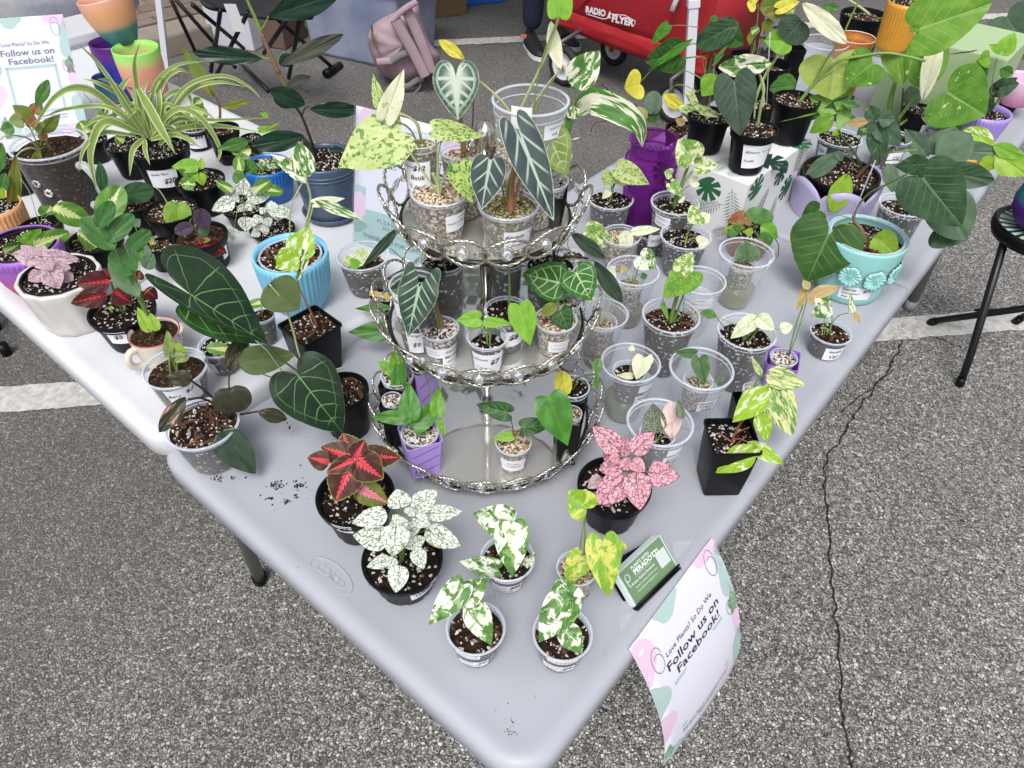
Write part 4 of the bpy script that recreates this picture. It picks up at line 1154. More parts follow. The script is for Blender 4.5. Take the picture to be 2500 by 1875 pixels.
for yy, lean in ((0.36, -0.06), (2.31, 0.06)):
    for xx in (-0.62, -0.17):
        lg = MB().add(*tube_g([(xx, yy - lean, 0.70), (xx + (-0.02 if xx < -.3 else 0.0), yy, 0.02)], 0.0155, 16)).build('leg', LEGM, gt)
        MB().add(*tube_g([(xx + (-0.02 if xx < -.3 else 0.0), yy, 0.028), (xx + (-0.02 if xx < -.3 else 0.0), yy, 0.001)], 0.019, 16)).build('foot_cap', BLACK(), lg)
    MB().add(*tube_g([(-0.68, yy - lean * .9, 0.62), (-0.075, yy - lean * .9, 0.62)], 0.012, 10)).build('crossbar', LEGM, gt)
for xx in ():      # centre legs beside the fold
    lg = MB().add(*tube_g([(xx, 1.30, 0.70), (xx + 0.02, 2.30 - 0.93, 0.40), (xx + (0.02), 1.40, 0.02)], 0.0155, 14)).build('brace', LEGM, gt)
frame(0, 0, 1)
lp = at(2226, 738, 0.03)
lg = MB().add(*tube_g([(lp.x - 0.0, lp.y - 0.04, 0.70), lp], 0.017, 16)).build('leg', pm('mid_grey_leg', (0.17, 0.17, 0.175), 0.45, 0.2), gt)
MB().add(*tube_g([lp + V((0, 0, 0.01)), lp - V((0, 0, 0.028))], 0.0195, 16)).build('foot_cap', pm('grey_cap', (0.25, 0.25, 0.26), 0.5), lg)
# embossed maker's oval
em = MB()
def topmap(c, ang, z):
    X = V((cos(ang), sin(ang), 0)); Y = V((-sin(ang), cos(ang), 0))
    return lambda u, v, o: V((c.x, c.y, z)) + X * u + Y * v + V((0, 0, o))
frame(400, 1000, 3.687)
ec = at(1505, 1500, 0.7387)
e0, e1 = at(1355, 1370, 0.74), at(1655, 1640, 0.74)
ang = atan2((e1 - e0).y, (e1 - e0).x)
mp = topmap(ec, ang, 0.7387)
Lh = (e1 - e0).length / 2 * 1.12
ring_ = [V(mp(Lh * cos(a * pi / 24), Lh * 0.44 * sin(a * pi / 24), 0.0002)) for a in range(49)]
em.add(*tube_g(ring_, 0.0011, 6))
tv, tf, bb = text_geo('COSCO', 0, 0.0)

lt = MB(); put_text(lt, mp, 'COSCO', 0, 0, Lh * 1.30, off=0.0004)
cnt = {}
for f in lt.f:
    for a, b in zip(f, f[1:] + f[:1]): cnt[tuple(sorted((a, b)))] = cnt.get(tuple(sorted((a, b))), 0) + 1
for (a, b), k in cnt.items():
    if k == 1: em.add(*tube_g([lt.v[a], lt.v[b]], 0.00075, 5))
em.build('embossed_maker_name', GREYP, tp, smooth=False)

wt = empty('folding_table', (-1.6, 0.38, 0), 'white plastic folding table meeting the grey table at the left', 'table')
wtop = table_top(-2.535, -0.705, 0.0, 0.758, 0.776, 0.046, 0.05, WHITEP, wt, 'tabletop')
for xx in (-2.38, -0.925):
    for yy in (0.137, 0.63):
        lg = MB().add(*tube_g([(xx + .04, yy - .02, 0.735), (xx, yy, 0.02)], 0.0145, 14)).build('leg', LEGM, wt)
        MB().add(*tube_g([(xx, yy, 0.026), (xx, yy, 0.001)], 0.018, 14)).build('foot_cap', BLACK(), lg)
    MB().add(*tube_g([(xx + .03, 0.12, 0.60), (xx + .03, 0.62, 0.60)], 0.011, 10)).build('crossbar', LEGM, wt)
ZW = 0.7746; ZG = 0.7385
# ================================================================== three tier mirrored stand
CHROME = pm('nickel_plate', (0.62, 0.59, 0.53), 0.20, 1.0, var=0.10, nscale=50, bump=0.1)
MIRROR = newmat('mirror_glass', (0.80, 0.80, 0.77), 0.03, 0.72)
t = NT(MIRROR); p_ = t.n['Principled BSDF']; o_ = t.obj()
t.put(p_.inputs['Roughness'], t.math('MULTIPLY_ADD', t.step(t.noise(o_, 30, 5, 0.7), 0.5, 0.75), 0.10, 0.02))
WIRE = pm('twisted_silver_wire', (0.60, 0.57, 0.50), 0.26, 1.0, var=0.15, nscale=200, bump=0.15)
DARKRIM = pm('dark_tray_rim', (0.05, 0.05, 0.045), 0.30, 0.8)
UNDER = pm('brushed_steel_underside', (0.66, 0.65, 0.62), 0.32, 1.0)
CRYST = newmat('cut_crystal', (0.92, 0.94, 0.96), 0.03, 0.0, 1.0)
t = NT(CRYST); p_ = t.n['Principled BSDF']
gl = t.node('ShaderNodeBsdfGlossy'); gl.inputs['Roughness'].default_value = 0.03; gl.inputs[0].default_value = (0.95, 0.97, 1, 1)
tr = t.node('ShaderNodeBsdfTransparent'); mx = t.node('ShaderNodeMixShader'); mx.inputs[0].default_value = 0.55
t.l.new(tr.outputs[0], mx.inputs[1]); t.l.new(gl.outputs[0], mx.inputs[2]); t.l.new(mx.outputs[0], t.n['Material Output'].inputs[0])
TX, TY = -0.39849, 0.38666
ts = empty('tiered_stand', (TX, TY, ZG), 'round three tier silver display stand with mirror trays and twisted wire rims set with crystals', 'display stand')
def twist(path, r, root, name, mat, turns_per_m=62, seg=5, close=False):
    P = path
    L = 0; acc = [0]
    for a, b in zip(P[:-1], P[1:]): L += (b - a).length; acc.append(L)
    mb = MB()
    for ph in (0, pi):
        Q = []
        for i, p in enumerate(P):
            d = (P[min(i + 1, len(P) - 1)] - P[max(0, i - 1)]).normalized()
            u = d.cross(V((0.13, 0.2, 1))).normalized(); v = d.cross(u)
            a = ph + acc[i] * turns_per_m * 2 * pi
            Q.append(p + (u * cos(a) + v * sin(a)) * r * 0.9)
        mb.add(*tube_g(Q, r, seg, cap=False))
    return mb.build(name, mat, root)
def diamond(c, n, u, r):
    """faceted lens: flat-on brilliant"""
    v = n.cross(u)
    vs = []
    for rr, h, ph in ((r, 0, 0), (r * 0.72, r * 0.34, 0.5), (r * 0.36, r * 0.48, 0)):
        for k in range(8):
            a = 2 * pi * (k + ph) / 8
            vs.append(c + u * (cos(a) * rr) + v * (sin(a) * rr) + n * h)
    vs += [c + n * r * 0.48, c - n * r * 0.4]
    fs = []
    for l in (0, 1):
        for k in range(8):
            k2 = (k + 1) % 8
            if l == 0: fs += [(k, k2, 8 + k), (8 + k, k2, 8 + k2)]
            else: fs += [(8 + k, 8 + k2, 16 + k2), (8 + k, 16 + k2, 16 + k)]
    for k in range(8): fs += [(16 + k, 16 + (k + 1) % 8, 24), (k, 25, (k + 1) % 8)]
    return vs, fs
def tray(z, R, n, a_off):
    c = V((TX, TY, z))
    tr_ = MB().add(*lathe_g([(R * 0.97, -0.008), (R, -0.0065), (R + 0.0015, -0.003), (R, 0.0005), (R - 0.003, 0.0008), (R - 0.0035, -0.0005)], 96, c)).build('tray_rim', DARKRIM, ts)
    MB().add(*lathe_g([(0.0005, -0.0082), (R * 0.97, -0.008)], 96, c)).build('underside', UNDER, tr_, smooth=False)
    MB().add(*lathe_g([(0.0005, 0.0), (R * 0.5, 0.0), (R - 0.003, 0.0)], 96, c)).build('mirror', MIRROR, tr_, smooth=False)
    hw = pi * R / n * 1.08       # half width of one loop
    hh = 0.0250
    for i in range(n):
        a = a_off + 2 * pi * (i + 0.5) / n
        out = V((cos(a), sin(a), 0)); tan_ = V((-sin(a), cos(a), 0))
        def P(u, w):             # on a flared wall round the tray
            ang = a + u / R
            rr = R + 0.004 + (w + hh * .8) * 0.42
            return c + V((cos(ang) * rr, sin(ang) * rr, w + hh * .72))
        pts = []
        for k in range(61):
            th = 2 * pi * k / 60
            e = 1.0 if i % 2 else 1.0
            pts.append(P(hw * cos(th), hh * sin(th) * (0.75 + 0.25 * abs(cos(th * .5)))))
        wl = twist(pts, 0.00135, ts, 'wire_loop', WIRE)
        # crystal in its little ring, scrolls to either side
        cc = P(0, 0.0); nrm = (out + V((0, 0, 0.25))).normalized()
        up = nrm.cross(tan_).normalized()
        cr = MB().add(*diamond(cc + nrm * 0.001, nrm, tan_, 0.0072)).build('crystal', CRYST, wl, smooth=False)
        rg = [cc + (tan_ * cos(x * pi / 12) + up * sin(x * pi / 12)) * 0.0084 for x in range(25)]
        mb = MB().add(*tube_g(rg, 0.0006, 5, cap=False))
        for sgn in (-1, 1):
            sp = []
            for k in range(26):
                th = k / 25 * 3.2 * pi
                rr = 0.0046 * (1 - k / 25 * 0.62)
                sp.append(P(sgn * (hw * 0.62 + rr * cos(th)), rr * sin(th) * 0.9))
            mb.add(*tube_g(sp, 0.0006, 5, cap=False))
            mb.add(*tube_g([P(sgn * 0.0084, 0), P(sgn * hw * 0.45, 0.001), P(sgn * hw * 0.66, 0)], 0.0006, 5, cap=False))
        mb.build('scroll_wire', WIRE, wl)
    return c
tray(0.765, 0.160, 22, 0.1)
tray(0.955, 0.137, 19, 0.25)
tray(1.120, 0.108, 15, 0.4)
for k in range(3):
    a = 0.6 + k * 2.094
    MB().add(*lathe_g([(0.001, 0), (0.007, 0.001), (0.009, 0.008), (0.006, 0.016), (0.005, 0.0185)], 16, (TX + cos(a) * .13, TY + sin(a) * .13, ZG + 0.0005), None, (True, True))).build('ball_foot', CHROME, ts)
def post(z0, z1):
    L = z1 - z0
    pr = [(0.013, 0.0), (0.014, 0.003), (0.010, 0.006), (0.0075, 0.010), (0.0085, 0.016), (0.010, 0.022), (0.0085, 0.028), (0.006, 0.032), (0.0055, 0.036), (0.0062, 0.042)]
    for i in range(9):
        t_ = i / 8
        pr.append((0.0062 + 0.0030 * sin(pi * t_), 0.044 + (L - 0.096) * t_))
    pr += [(0.0056, L - 0.05), (0.009, L - 0.044), (0.0105, L - 0.037), (0.009, L - 0.030), (0.0065, L - 0.026), (0.0075, L - 0.018), (0.012, L - 0.012), (0.014, L - 0.009), (0.014, L - 0.008)]
    MB().add(*lathe_g(pr, 24, (TX, TY, z0))).build('post', CHROME, ts)
post(0.765, 0.955); post(0.955, 1.12)
pr = [(0.013, 0), (0.014, 0.004), (0.010, 0.007), (0.008, 0.012), (0.010, 0.03), (0.0105, 0.05), (0.009, 0.062), (0.0115, 0.066), (0.0115, 0.070), (0.0085, 0.074), (0.0125, 0.086), (0.0140, 0.098), (0.0125, 0.110), (0.007, 0.118), (0.0015, 0.121)]
fin = MB().add(*lathe_g(pr, 28, (TX, TY, 1.12))).build('finial', CHROME, ts)
for sgn in (-1, 1):
    hp = [V((TX, TY, 1.155)) + V((0.7645, 0.6444, 0)) * (sgn * (0.010 + 0.014 * sin(pi * i / 10))) + V((0, 0, 0.06 * i / 10)) for i in range(11)]
    MB().add(*tube_g(hp, 0.0022, 8)).build('handle_wire', CHROME, fin)

ZT, ZM, ZB = 1.1205, 0.9555, 0.7655
# ---- top tray
frame(600, 0, 2.963)
plant('potted_alocasia', 'big speckled cream and green leaf over a tall clear glass priced 12 dollars, top tier', ('cupplain', 1258, 1015, 134, 1330, 92), 'batik 1000 860 912 530 95 sh=lance;cream 1010 850 1152 498 155;batik 1110 955 655 1197 400 fold=.12 f=.2;stem 1275 1050 1255 950 1220 880 1140 830 1060 840 w=20 c=p;stem 1265 1050 1250 900 1180 850 1050 775 w=10 c=p', surf=ZT, soil='moss', lvl=.92, sw=10, h=0.105,
 lab=[(1235, 1250, 190, 150, [('$12', .12, .30, .42, 1), ('Batik', .05, 0, .52), ("Alocasia", -.25, .33, .35), ("'Lizard'", .02, -.3, .6)])])
plant('potted_alocasia', 'clear cup of grit with a red stemmed silver leaved alocasia beside the chrome finial', ('cup', 1560, 1085, 158, 1400, 118), 'yellow 1580 425 1395 290 85 sh=ellip;silver 1520 555 1530 872 330 d=.012 fold=.06 f=-.1;stem 1580 1110 1570 980 1555 880 1540 800 w=34 c=c;stem 1600 1100 1640 900 1650 700 1690 600 w=9 c=d;cream 1470 800 1500 700 10 s=0', surf=ZT, soil='tan', lvl=.88, sw=12, h=0.085)
plant('potted_alocasia', 'unused', ('cupplain', 1883, 748, 196, 1200, 130), '', surf=ZT, soil='tan', lvl=.45, h=0.150) if False else None
frame(1200, 0, 2.963)
r_, q_ = plant('potted_alocasia', 'oversized clear cup of pumice with long pale green stalks, back of top tier', ('cupplain', 283, 722, 282, 1330, 205), 'cream 505 500 372 178 110 sh=ellip side=.2 fold=.5;lime 490 110 515 -190 185;stem 190 830 300 600 400 380 490 120 w=24 c=p;stem 250 830 380 640 460 540 505 490 w=11 c=w;stem 130 810 80 740 0 660 -80 590 w=22 c=p', surf=ZT, soil='tan', lvl=.60, sw=14, h=0.150,
 lab=[(450, 920, 130, 70, [('MICRANTHA', 0, .2, .5), ('VAR', 0, -.2, .3)], dict(printed=True)), (230, 770, 120, 100, [('$81', 0, 0, .35)])])
plant('potted_pothos', 'marbled pothos on the top tier with one long leaf arching towards the purple vase', ('cupplain', 500, 1120, 85, 1300, 66), 'marbw 580 620 785 365 235 fold=.35;marbw 585 860 600 740 110;green 530 960 560 820 90;stem 560 1100 575 900 590 760 585 620 w=11;stem 555 1100 575 900 640 800 w=8;cream 580 1010 640 995 14 sh=ellip', surf=ZT, soil='tan', lvl=.9, sw=8, h=0.05, fn=lambda r, q: ribbon(LM('marbw'), [vpl(x, y, q.base, d) for x, y, d in ((635, 800, 0), (720, 735, .01), (860, 770, .02), (1000, 850, .03), (1075, 940, .03), (1090, 1060, .03))], 0.030, r))
plant('potted_anthurium', 'pale olive anthurium leaf with white veins over a black square sleeve, top tier', ('cupplain', 400, 1300, 158, 1640, 105), 'limeb 440 1290 430 1230 60;anthl 430 1010 545 1275 270 d=.02;stem 440 1280 425 1160 415 1050 430 1010 w=10 c=c;stem 430 1290 405 1180 395 1060 w=8 c=b', surf=ZT, soil='white', lvl=.90, sw=10, fn=sleeve(BLACK(), radians(35), .80, .98, False))
plant('potted_alocasia', 'arrow leaved alocasia with bold white veins and salmon stem, front of top tier', ('cup', 122, 1478, 222, 1865, 150), 'mask -10 1165 -75 1522 250 d=.02 roll=5 sh=drop;mask 225 1030 462 1600 270 d=.03 roll=-10 sh=deep;stem 140 1540 140 1400 150 1280 200 1150 w=58 c=c;stem 150 1540 190 1350 225 1200 240 1100 w=20 c=b;stem 100 1520 85 1400 60 1250 w=16 c=b;stem 180 1560 260 1500 380 1465 w=12 c=k;stem 95 1500 110 1380 112 1300 w=10 c=p', surf=ZT, soil='moss', lvl=.90, sw=14,
 lab=[(195, 1725, 200, 110, [('Alocasia', -.15, .25, .62), ('Bambino', .05, -.18, .62), ('$', .42, .3, .06, 1)])])
frame(600, 0, 2.963)
plant('potted_alocasia', 'mottled alocasia seedling in a clear cup of pale grit, front left of top tier', ('cup', 1402, 1388, 209, 1790, 150), 'batikd 1545 1195 1640 1472 200 d=.025 fold=.4;batik 1368 935 1722 985 150 fold=.4;stem 1400 1420 1330 1310 1200 1120 1150 1050 w=15;stem 1390 1420 1385 1250 1400 1080 1425 985 w=15;stem 1400 1420 1420 1310 1470 1255 1530 1240 w=15;stem 1400 1430 1385 1330 1350 1250 w=30 c=p', surf=ZT, soil='tan', lvl=.93, sw=14, stem='p',
 lab=[(1530, 1585, 140, 88, [('ALOCASIA', .2, .28, .4), ('Dragon Scale Mint', 0, 0, .85), ('Variegata', .15, -.26, .3)], dict(printed=True))])
# ---- middle tray
frame(600, 450, 2.963)
plant('potted_philodendron', 'dark soil cup with narrow drooping near black leaf, back left of middle tier', ('cup', 1425, 545, 165, 815, 120), 'blackg 1110 310 838 612 75 sh=lance s=0;blackg 1455 650 1015 680 140 sh=ellip fold=.3 d=.02;stem 1390 570 1250 640 1180 580 1045 462 w=9 c=k;stem 1410 560 1408 520 1410 480 w=10', surf=ZM, soil='dark', lvl=.9, sw=9, h=0.085)
plant('potted_alocasia', 'clear cup with curled dark leaves at the left edge of the middle tier', ('cup', 1215, 725, 180, 1180, 110), 'blackg 1180 720 1030 770 75;green 1130 760 1030 800 45', surf=ZM, soil='dark', lvl=.9, sw=9, h=0.10,
 lab=[(1110, 870, 70, 130, [('loc', 0, .3, .8), ('3', .1, -.2, .3)]), (1225, 1130, 120, 130, [('mango', 0, .35, .7), ('$9', .1, -.1, .5)])])
plant('potted_seedling', 'black cup reflected in the mirror behind the chrome post, middle tier', ('cup', 1890, 545, 118, 800, 92), '', surf=ZM, soil='dark', lvl=.93, h=0.085)
plant('potted_alocasia', 'clear cup priced 8 dollars with a single tall stalk and drooping lime leaf, middle tier', ('cup', 1885, 905, 160, 1235, 112), 'lime 1985 880 2052 1170 195 d=.02;stem 1900 930 1908 780 1905 640 1905 560 w=16', surf=ZM, soil='dark', lvl=.9, sw=9,
 lab=[(1950, 1100, 190, 95, [('$8', -.05, .1, .35, 1)])])
frame(1200, 450, 2.963)
plant('potted_philodendron', 'brown stemmed philodendron with two long arching near black leaves, right of middle tier', ('cup', 425, 575, 185, 860, 130), 'blackg 575 350 822 535 105 sh=ellip;blackg 745 555 942 862 120 sh=ellip;stem 450 600 455 540 450 480 w=26 c=d;stem 470 590 520 530 620 525 700 538 w=22 c=d;stem 455 580 500 440 575 350 w=10 c=k', surf=ZM, soil='dark', lvl=.92, sw=10, h=0.09)
plant('potted_anthurium', 'anthurium with two broad round pale veined leaves side by side, right of middle tier', ('cupplain', 555, 850, 92, 1130, 70), 'anthg 490 712 222 650 290 d=.01;anthg 612 640 722 842 270 d=.012;stem 540 880 500 800 492 712 w=9;stem 560 870 590 750 612 645 w=9', surf=ZM, soil='white', lvl=.93, sw=8)
plant('potted_anthurium', 'cup of brown grit with a small heart leaf and a rusty leaf, middle tier', ('cup', 465, 975, 155, 1265, 108), 'rust 470 870 365 940 90 sh=oval;anthd 500 925 565 1062 165;stem 480 980 485 900 480 850 w=12', surf=ZM, soil='tan', lvl=.93, sw=7,
 lab=[(490, 1165, 150, 70, [('ANTHURIUM', 0, .2, .5), ('CRYSTALLINUM', 0, -.15, .7)], dict(printed=True))])
frame(600, 450, 2.963)
plant('potted_alocasia', 'dark arrow leaf with pale veins over a cup of white pumice, left of middle tier', ('cup', 1400, 1040, 142, 1305, 102), 'maskg 1255 745 1168 1108 290 roll=8 d=.02 fold=.15 wave=.02;stem 1425 1050 1390 930 1350 800 w=42 c=b;stem 1400 1060 1340 980 1270 900 w=13 c=k', surf=ZM, soil='white', lvl=.94, sw=12,
 lab=[(1360, 1210, 120, 60, [('ALOCASIA', 0, .2, .5), ('WATSONIANA', 0, -.1, .7)], dict(printed=True)), (1490, 1215, 110, 110, [('Alocasia', 0, .3, .8), ('Mandala', 0, 0, .8), ("'Africa'", .05, -.3, .8)])])
plant('potted_alocasia', 'small clear cup priced 7 dollars with lime heart leaves, front of middle tier', ('cup', 1748, 1100, 148, 1395, 102), 'lime 1700 985 1605 1040 100;lime 1690 970 1520 985 125;lime 1742 995 1922 1008 80;stem 1762 1180 1765 1100 1720 1030 1685 975 w=11;stem 1762 1180 1772 1080 1775 1020 w=12', surf=ZM, soil='dark', lvl=.72, sw=9,
 lab=[(1745, 1285, 235, 125, [('Alocasia', -.22, .24, .46), ('Sedona', -.18, -.18, .40), ('$7', .24, .12, .32, 1)])])
# ---- bottom tray
plant('potted_pothos', 'twisting young pothos in a black sleeved cup, back left of bottom tier', ('cupplain', 1095, 1380, 118, 1640, 84), 'pothosl 1100 1345 950 1285 130;pothosl 1105 1345 1075 1190 120;pothos 1115 1330 1060 1490 110;pothos 1120 1320 1150 1480 70;stem 1110 1450 1125 1390 1105 1340 w=14;stem 1140 1390 1135 1310 1145 1260 w=9', surf=ZB, soil='white', lvl=.93, sw=9, h=0.10, fn=sleeve(BLACK(), radians(30), .92, 1.0, False))
frame(850, 900, 2.963)
plant('potted_seedling', 'small cup of pale pebbles in a black sleeve behind the front lilac square pot', ('cupplain', 315, 218, 72, 560, 56), '', surf=ZB, soil='white', lvl=.94, fn=sleeve(BLACK(), radians(30), .95, 1.1, False))
plant('lilac_sleeve', 'tall lilac square printed sleeve with diagonal seams standing at the back left of bottom tier', ('cupplain', 530, -20, 82, 300, 70), 'pothosl 640 330 655 125 110;pothosl 660 380 700 500 50', surf=ZB, soil='dark', lvl=.9, h=0.10, fn=sleeve(PURP, radians(72), 1.0, 1.08), cat='plant holder')
plant('potted_pothos', 'broad leaved green pothos in a lilac square holder, front left of bottom tier', ('cupplain', 518, 462, 136, 770, 88), 'pothos 430 350 155 352 115 sh=drop;pothos 445 350 438 98 160;pothos 480 410 698 222 160;stem 545 490 490 420 435 350 w=12;stem 545 490 500 450 480 410 w=10;stem 560 480 545 440 520 420 w=12', surf=ZB, soil='white', lvl=.94, sw=9, fn=sleeve(PURP, radians(62), .97, 1.0))
plant('potted_anthurium', 'young anthurium in a clear cup of tan grit, front centre of bottom tier', ('cup', 1196, 528, 132, 770, 92), 'lime 1188 485 1040 507 75;anthd 1150 318 925 262 140 d=.01;anthd 1262 425 1478 398 130 sh=drop;stem 1200 560 1190 420 1150 320 w=9 c=c;stem 1200 560 1225 480 1262 425 w=9 c=p', surf=ZB, soil='tan', lvl=.95, sw=7, stem='c',
 lab=[(1195, 695, 190, 78, [('Alocasia', 0, .22, .42), ('Crystallinum', 0, -.1, .66)], dict(printed=True))])
plant('potted_philodendron', 'yellow leaf over a black sleeved cup of perlite, right of bottom tier', ('cupplain', 1625, 128, 122, 560, 85), 'yellow 1540 15 1570 200 130 sh=oval;green 1795 30 1800 155 50 ;green 1795 30 1810 -80 80;stem 1610 140 1650 70 1720 50 1795 40 w=10 c=k;stem 1590 130 1580 60 1560 20 w=14 c=b', surf=ZB, soil='dark', lvl=.94, sw=7, fn=sleeve(BLACK(), radians(28), .93, .98, False))
plant('potted_philodendron', 'large plain green hanging leaf before a black sleeve, front right of bottom tier', ('cupplain', 1615, 320, 78, 700, 78), 'pothos 1590 290 1580 240 40;pothos 1455 215 1590 562 260 d=.03 roll=0', surf=ZB, soil='tan', lvl=.95, sw=9, fn=sleeve(BLACK(), radians(28), .93, 1.15, False))
# ================================================================== grey table, front
P_ = 'potted plant'
frame(350, 800, 2.963)
plant('potted_coleus', 'coleus with burgundy leaves and hot pink centres in a black pot on grey table', ('nursery', 1532, 1205, 284, 1582, 185),
 'coleus 1512 945 1440 765 215;coleus 1500 945 1285 855 190 s=0;coleus 1560 935 1868 935 180 f=.1;coleus 1345 975 1185 935 150 fold=.3;coleus 1530 945 1605 808 150 s=0;coleus 1540 950 1735 1095 240 s=0;'
 'coleus 1500 985 1390 1262 260 s=0;coleus 1525 950 1322 1052 125 s=0;coleusg 1545 1150 1772 1270 185 d=.006;stem 1540 1230 1528 1120 1520 960 w=26', sw=14, soil='dark', lvl=.84,
 lab=[(1440, 1455, 125, 85, [('$5', 0.12, 0.05, 0.45, 1), ('s', -0.38, 0.12, 0.08)])])
plant('potted_anthurium', 'dark velvety anthurium placeholder label', ('nursery', 1440, 445, 188, 832, 140),
 '', lvl=.90, soil='chunky', surf=ZG)
frame(850, 900, 2.963)
plant('potted_hypoestes', 'polka dot plant with white leaves netted in green, black pot, front of grey table', ('nursery', 391, 1370, 294, 1722, 205),
 'hypw 380 1010 350 866 175;hypw 470 1020 652 868 160;hypw 400 1090 290 1160 110;hypw 570 1050 832 1032 125;hypw 280 1050 22 1118 150;hypw 560 1165 822 1290 165 ;hypw 470 1070 600 1135 120;hypw 430 1060 470 1000 90 ;hypw 400 1180 540 1130 110;'
 'hypw 290 1240 32 1200 190;hypw 420 1230 530 1300 115;hypw 300 1370 132 1440 100;hypw 330 1365 290 1450 95;hypw 350 1130 320 1362 215;hypw 440 1290 560 1215 110;hypw 490 1300 545 1455 120;hypw 375 1425 340 1625 155 d=.012;hypw 370 1060 340 1130 90;hypw 420 1150 330 1060 90;stem 390 1400 380 1200 375 1050 w=16', sw=7, lvl=.86, soil='dark',
 lab=[(545, 1590, 190, 118, [('Hypoestes', 0.02, 0.24, 0.82), ('White', 0.02, -0.20, 0.66), ('$5', 0.36, 0.02, 0.18, 1)], dict(tilt=0.10))])
plant('potted_alocasia', 'green and white variegated alocasia cup standing behind the two frontmost cups', ('cup', 1152, 1368, 198, 1632, 122),
 'frydek 1170 1120 900 1050 240;frydek 1080 1450 800 1398 150;frydek 1285 1420 1358 1325 70;frydekw 1178 1130 1192 1512 250 fold=.3 sw=8', sw=7, lvl=.84, soil='chunky',
 lab=[(1160, 1535, 210, 50, [('ALOCASIA', 0, .2, .3), ('MICHOLITZIANA FRYDEK VAR', 0, -.2, .8)], dict(printed=True)), (1150, 1592, 235, 78, [('Alocasia', -.22, .25, .42), ('$28', .26, .18, .34, 1), ('Micholitziana', -.12, -.06, .6), ('Frydek Var', -.05, -.32, .6)])])
plant('potted_alocasia', 'yellow and green marbled alocasia rising from a small cup beside the business cards', ('cup', 1655, 1440, 148, 1700, 100),
 'yvar 1722 1010 1592 885 235;yvar 1940 1290 2020 1285 95 ;yvar 1690 1360 1575 1560 190;yvar 1842 1255 1878 1652 262;stem 1705 1440 1712 1250 1716 1010 w=15', sw=12, lvl=.86, soil='tan',
 lab=[(1715, 1640, 100, 60, [('$25', -.05, .1, .7, 1), ('Var', .1, -.25, .4)])])
frame(1000, 1200, 2.4575)
plant('potted_alocasia', 'variegated alocasia with a mostly cream leaf, left one of the two frontmost cups', ('cup', 397, 815, 178, 1070, 122),
 'frydek 318 560 112 805 165;frydekw 325 640 470 520 150 fold=.4;frydekw 385 700 488 925 165;stem 385 780 350 690 318 570 w=7;stem 395 780 430 690 440 640 w=6', sw=6, lvl=.84, soil='chunky',
 lab=[(345, 985, 150, 34, [('MICHOLITZIANA', 0, 0, .7)], dict(printed=True)), (385, 1030, 185, 55, [('Alocasia', -.22, .25, .4), ('$25', .3, .12, .3, 1), ('Frydek Var', -.05, -.22, .6)])])
plant('potted_alocasia', 'variegated alocasia with dark green upper leaf, right one of the two frontmost cups', ('cup', 918, 848, 180, 1098, 122),
 'frydekw 820 720 790 690 60;frydek 950 640 770 905 215;frydek 940 830 1035 978 145;frydek 960 690 880 515 210;stem 925 830 940 760 950 690 w=8', sw=6, lvl=.84, soil='chunky',
 lab=[(915, 1020, 190, 46, [('ALOCASIA', 0, .2, .4), ('MICHOLITZIANA FRYDEK', 0, -.2, .8)], dict(printed=True)), (895, 1058, 200, 52, [('Micholitziana', -.15, .2, .5), ('$28', .28, .1, .3, 1), ('Frydek Var', -.05, -.26, .6)])])
frame(1350, 800, 2.963)
plant('potted_hypoestes', 'polka dot plant with bright pink leaves netted in dark green, black pot at front right', ('nursery', 446, 1135, 270, 1508, 180),
 'hyppl 350 1080 255 1165 100;hypp 515 930 520 780 95;hypp 460 980 368 862 125;hypp 485 890 280 712 165;hypp 575 905 735 752 150;hyppl 440 1060 640 1045 120;hypp 500 990 330 1030 150;hypp 570 960 670 1040 110;hypp 690 1045 918 1082 185;hypp 480 940 400 950 90;'
 'hypp 500 1020 560 940 100;hypp 530 1085 295 1282 215;hypp 600 1045 628 1325 205;stem 480 1180 490 1000 485 900 w=10;stem 500 1170 520 1020 560 920 w=9', sw=8, lvl=.88, soil='dark')
plant('potted_syngonium', 'lime arrowhead plant with floppy leaves in a tall square black pot near the table edge', ('square', 1300, 782, 178, 1208, 130),
 'limevar 1560 425 1300 692 190;limevar 1500 600 1545 828 130;limevar 1405 825 1675 992 120;limevar 1475 860 1178 1058 190;stem 1300 830 1240 790 1200 760 w=14 c=c;stem 1300 840 1320 770 1420 720 w=12 c=c;stem 1320 850 1380 800 1400 780 w=10 c=c', yaw=radians(42), sw=9, lvl=.90, soil='dark', stem='c')
plant('potted_pothos', 'marbled pothos with big yellow and green leaves over a black square sleeve', ('cupplain', 1442, 442, 66, 775, 50),
 'potvar 1510 345 1430 205 45;potvar 1545 335 1822 418 165;potvar 1570 390 1738 788 240;limevar 1590 430 1480 560 90', lvl=.93, soil='tan', sw=10, surf=ZG, fn=sleeve(BLACK(), radians(42), .72, 1.5, False))
plant('potted_syngonium', 'faded arrowhead plant with tan drooping leaves in a small violet square holder', ('cupplain', 1670, 212, 98, 425, 66),
 '', lvl=.90, soil='white', surf=ZG, fn=lambda r, q: (sleeve(PURD, radians(20), .96, 1.18, False)(r, q), frame(1800, 450, 2.963), grow(r, q, 'tan 520 800 752 738 95 s=0;tan 520 770 428 795 60 s=0;tan 500 780 425 912 60 s=0;tan 530 780 545 885 45 s=0;tan 520 760 475 690 60 s=0;stem 372 1225 430 1000 500 810 w=12;stem 380 1225 450 1030 505 830 w=9', None, 'g', 9), frame(1350, 800, 2.963)))
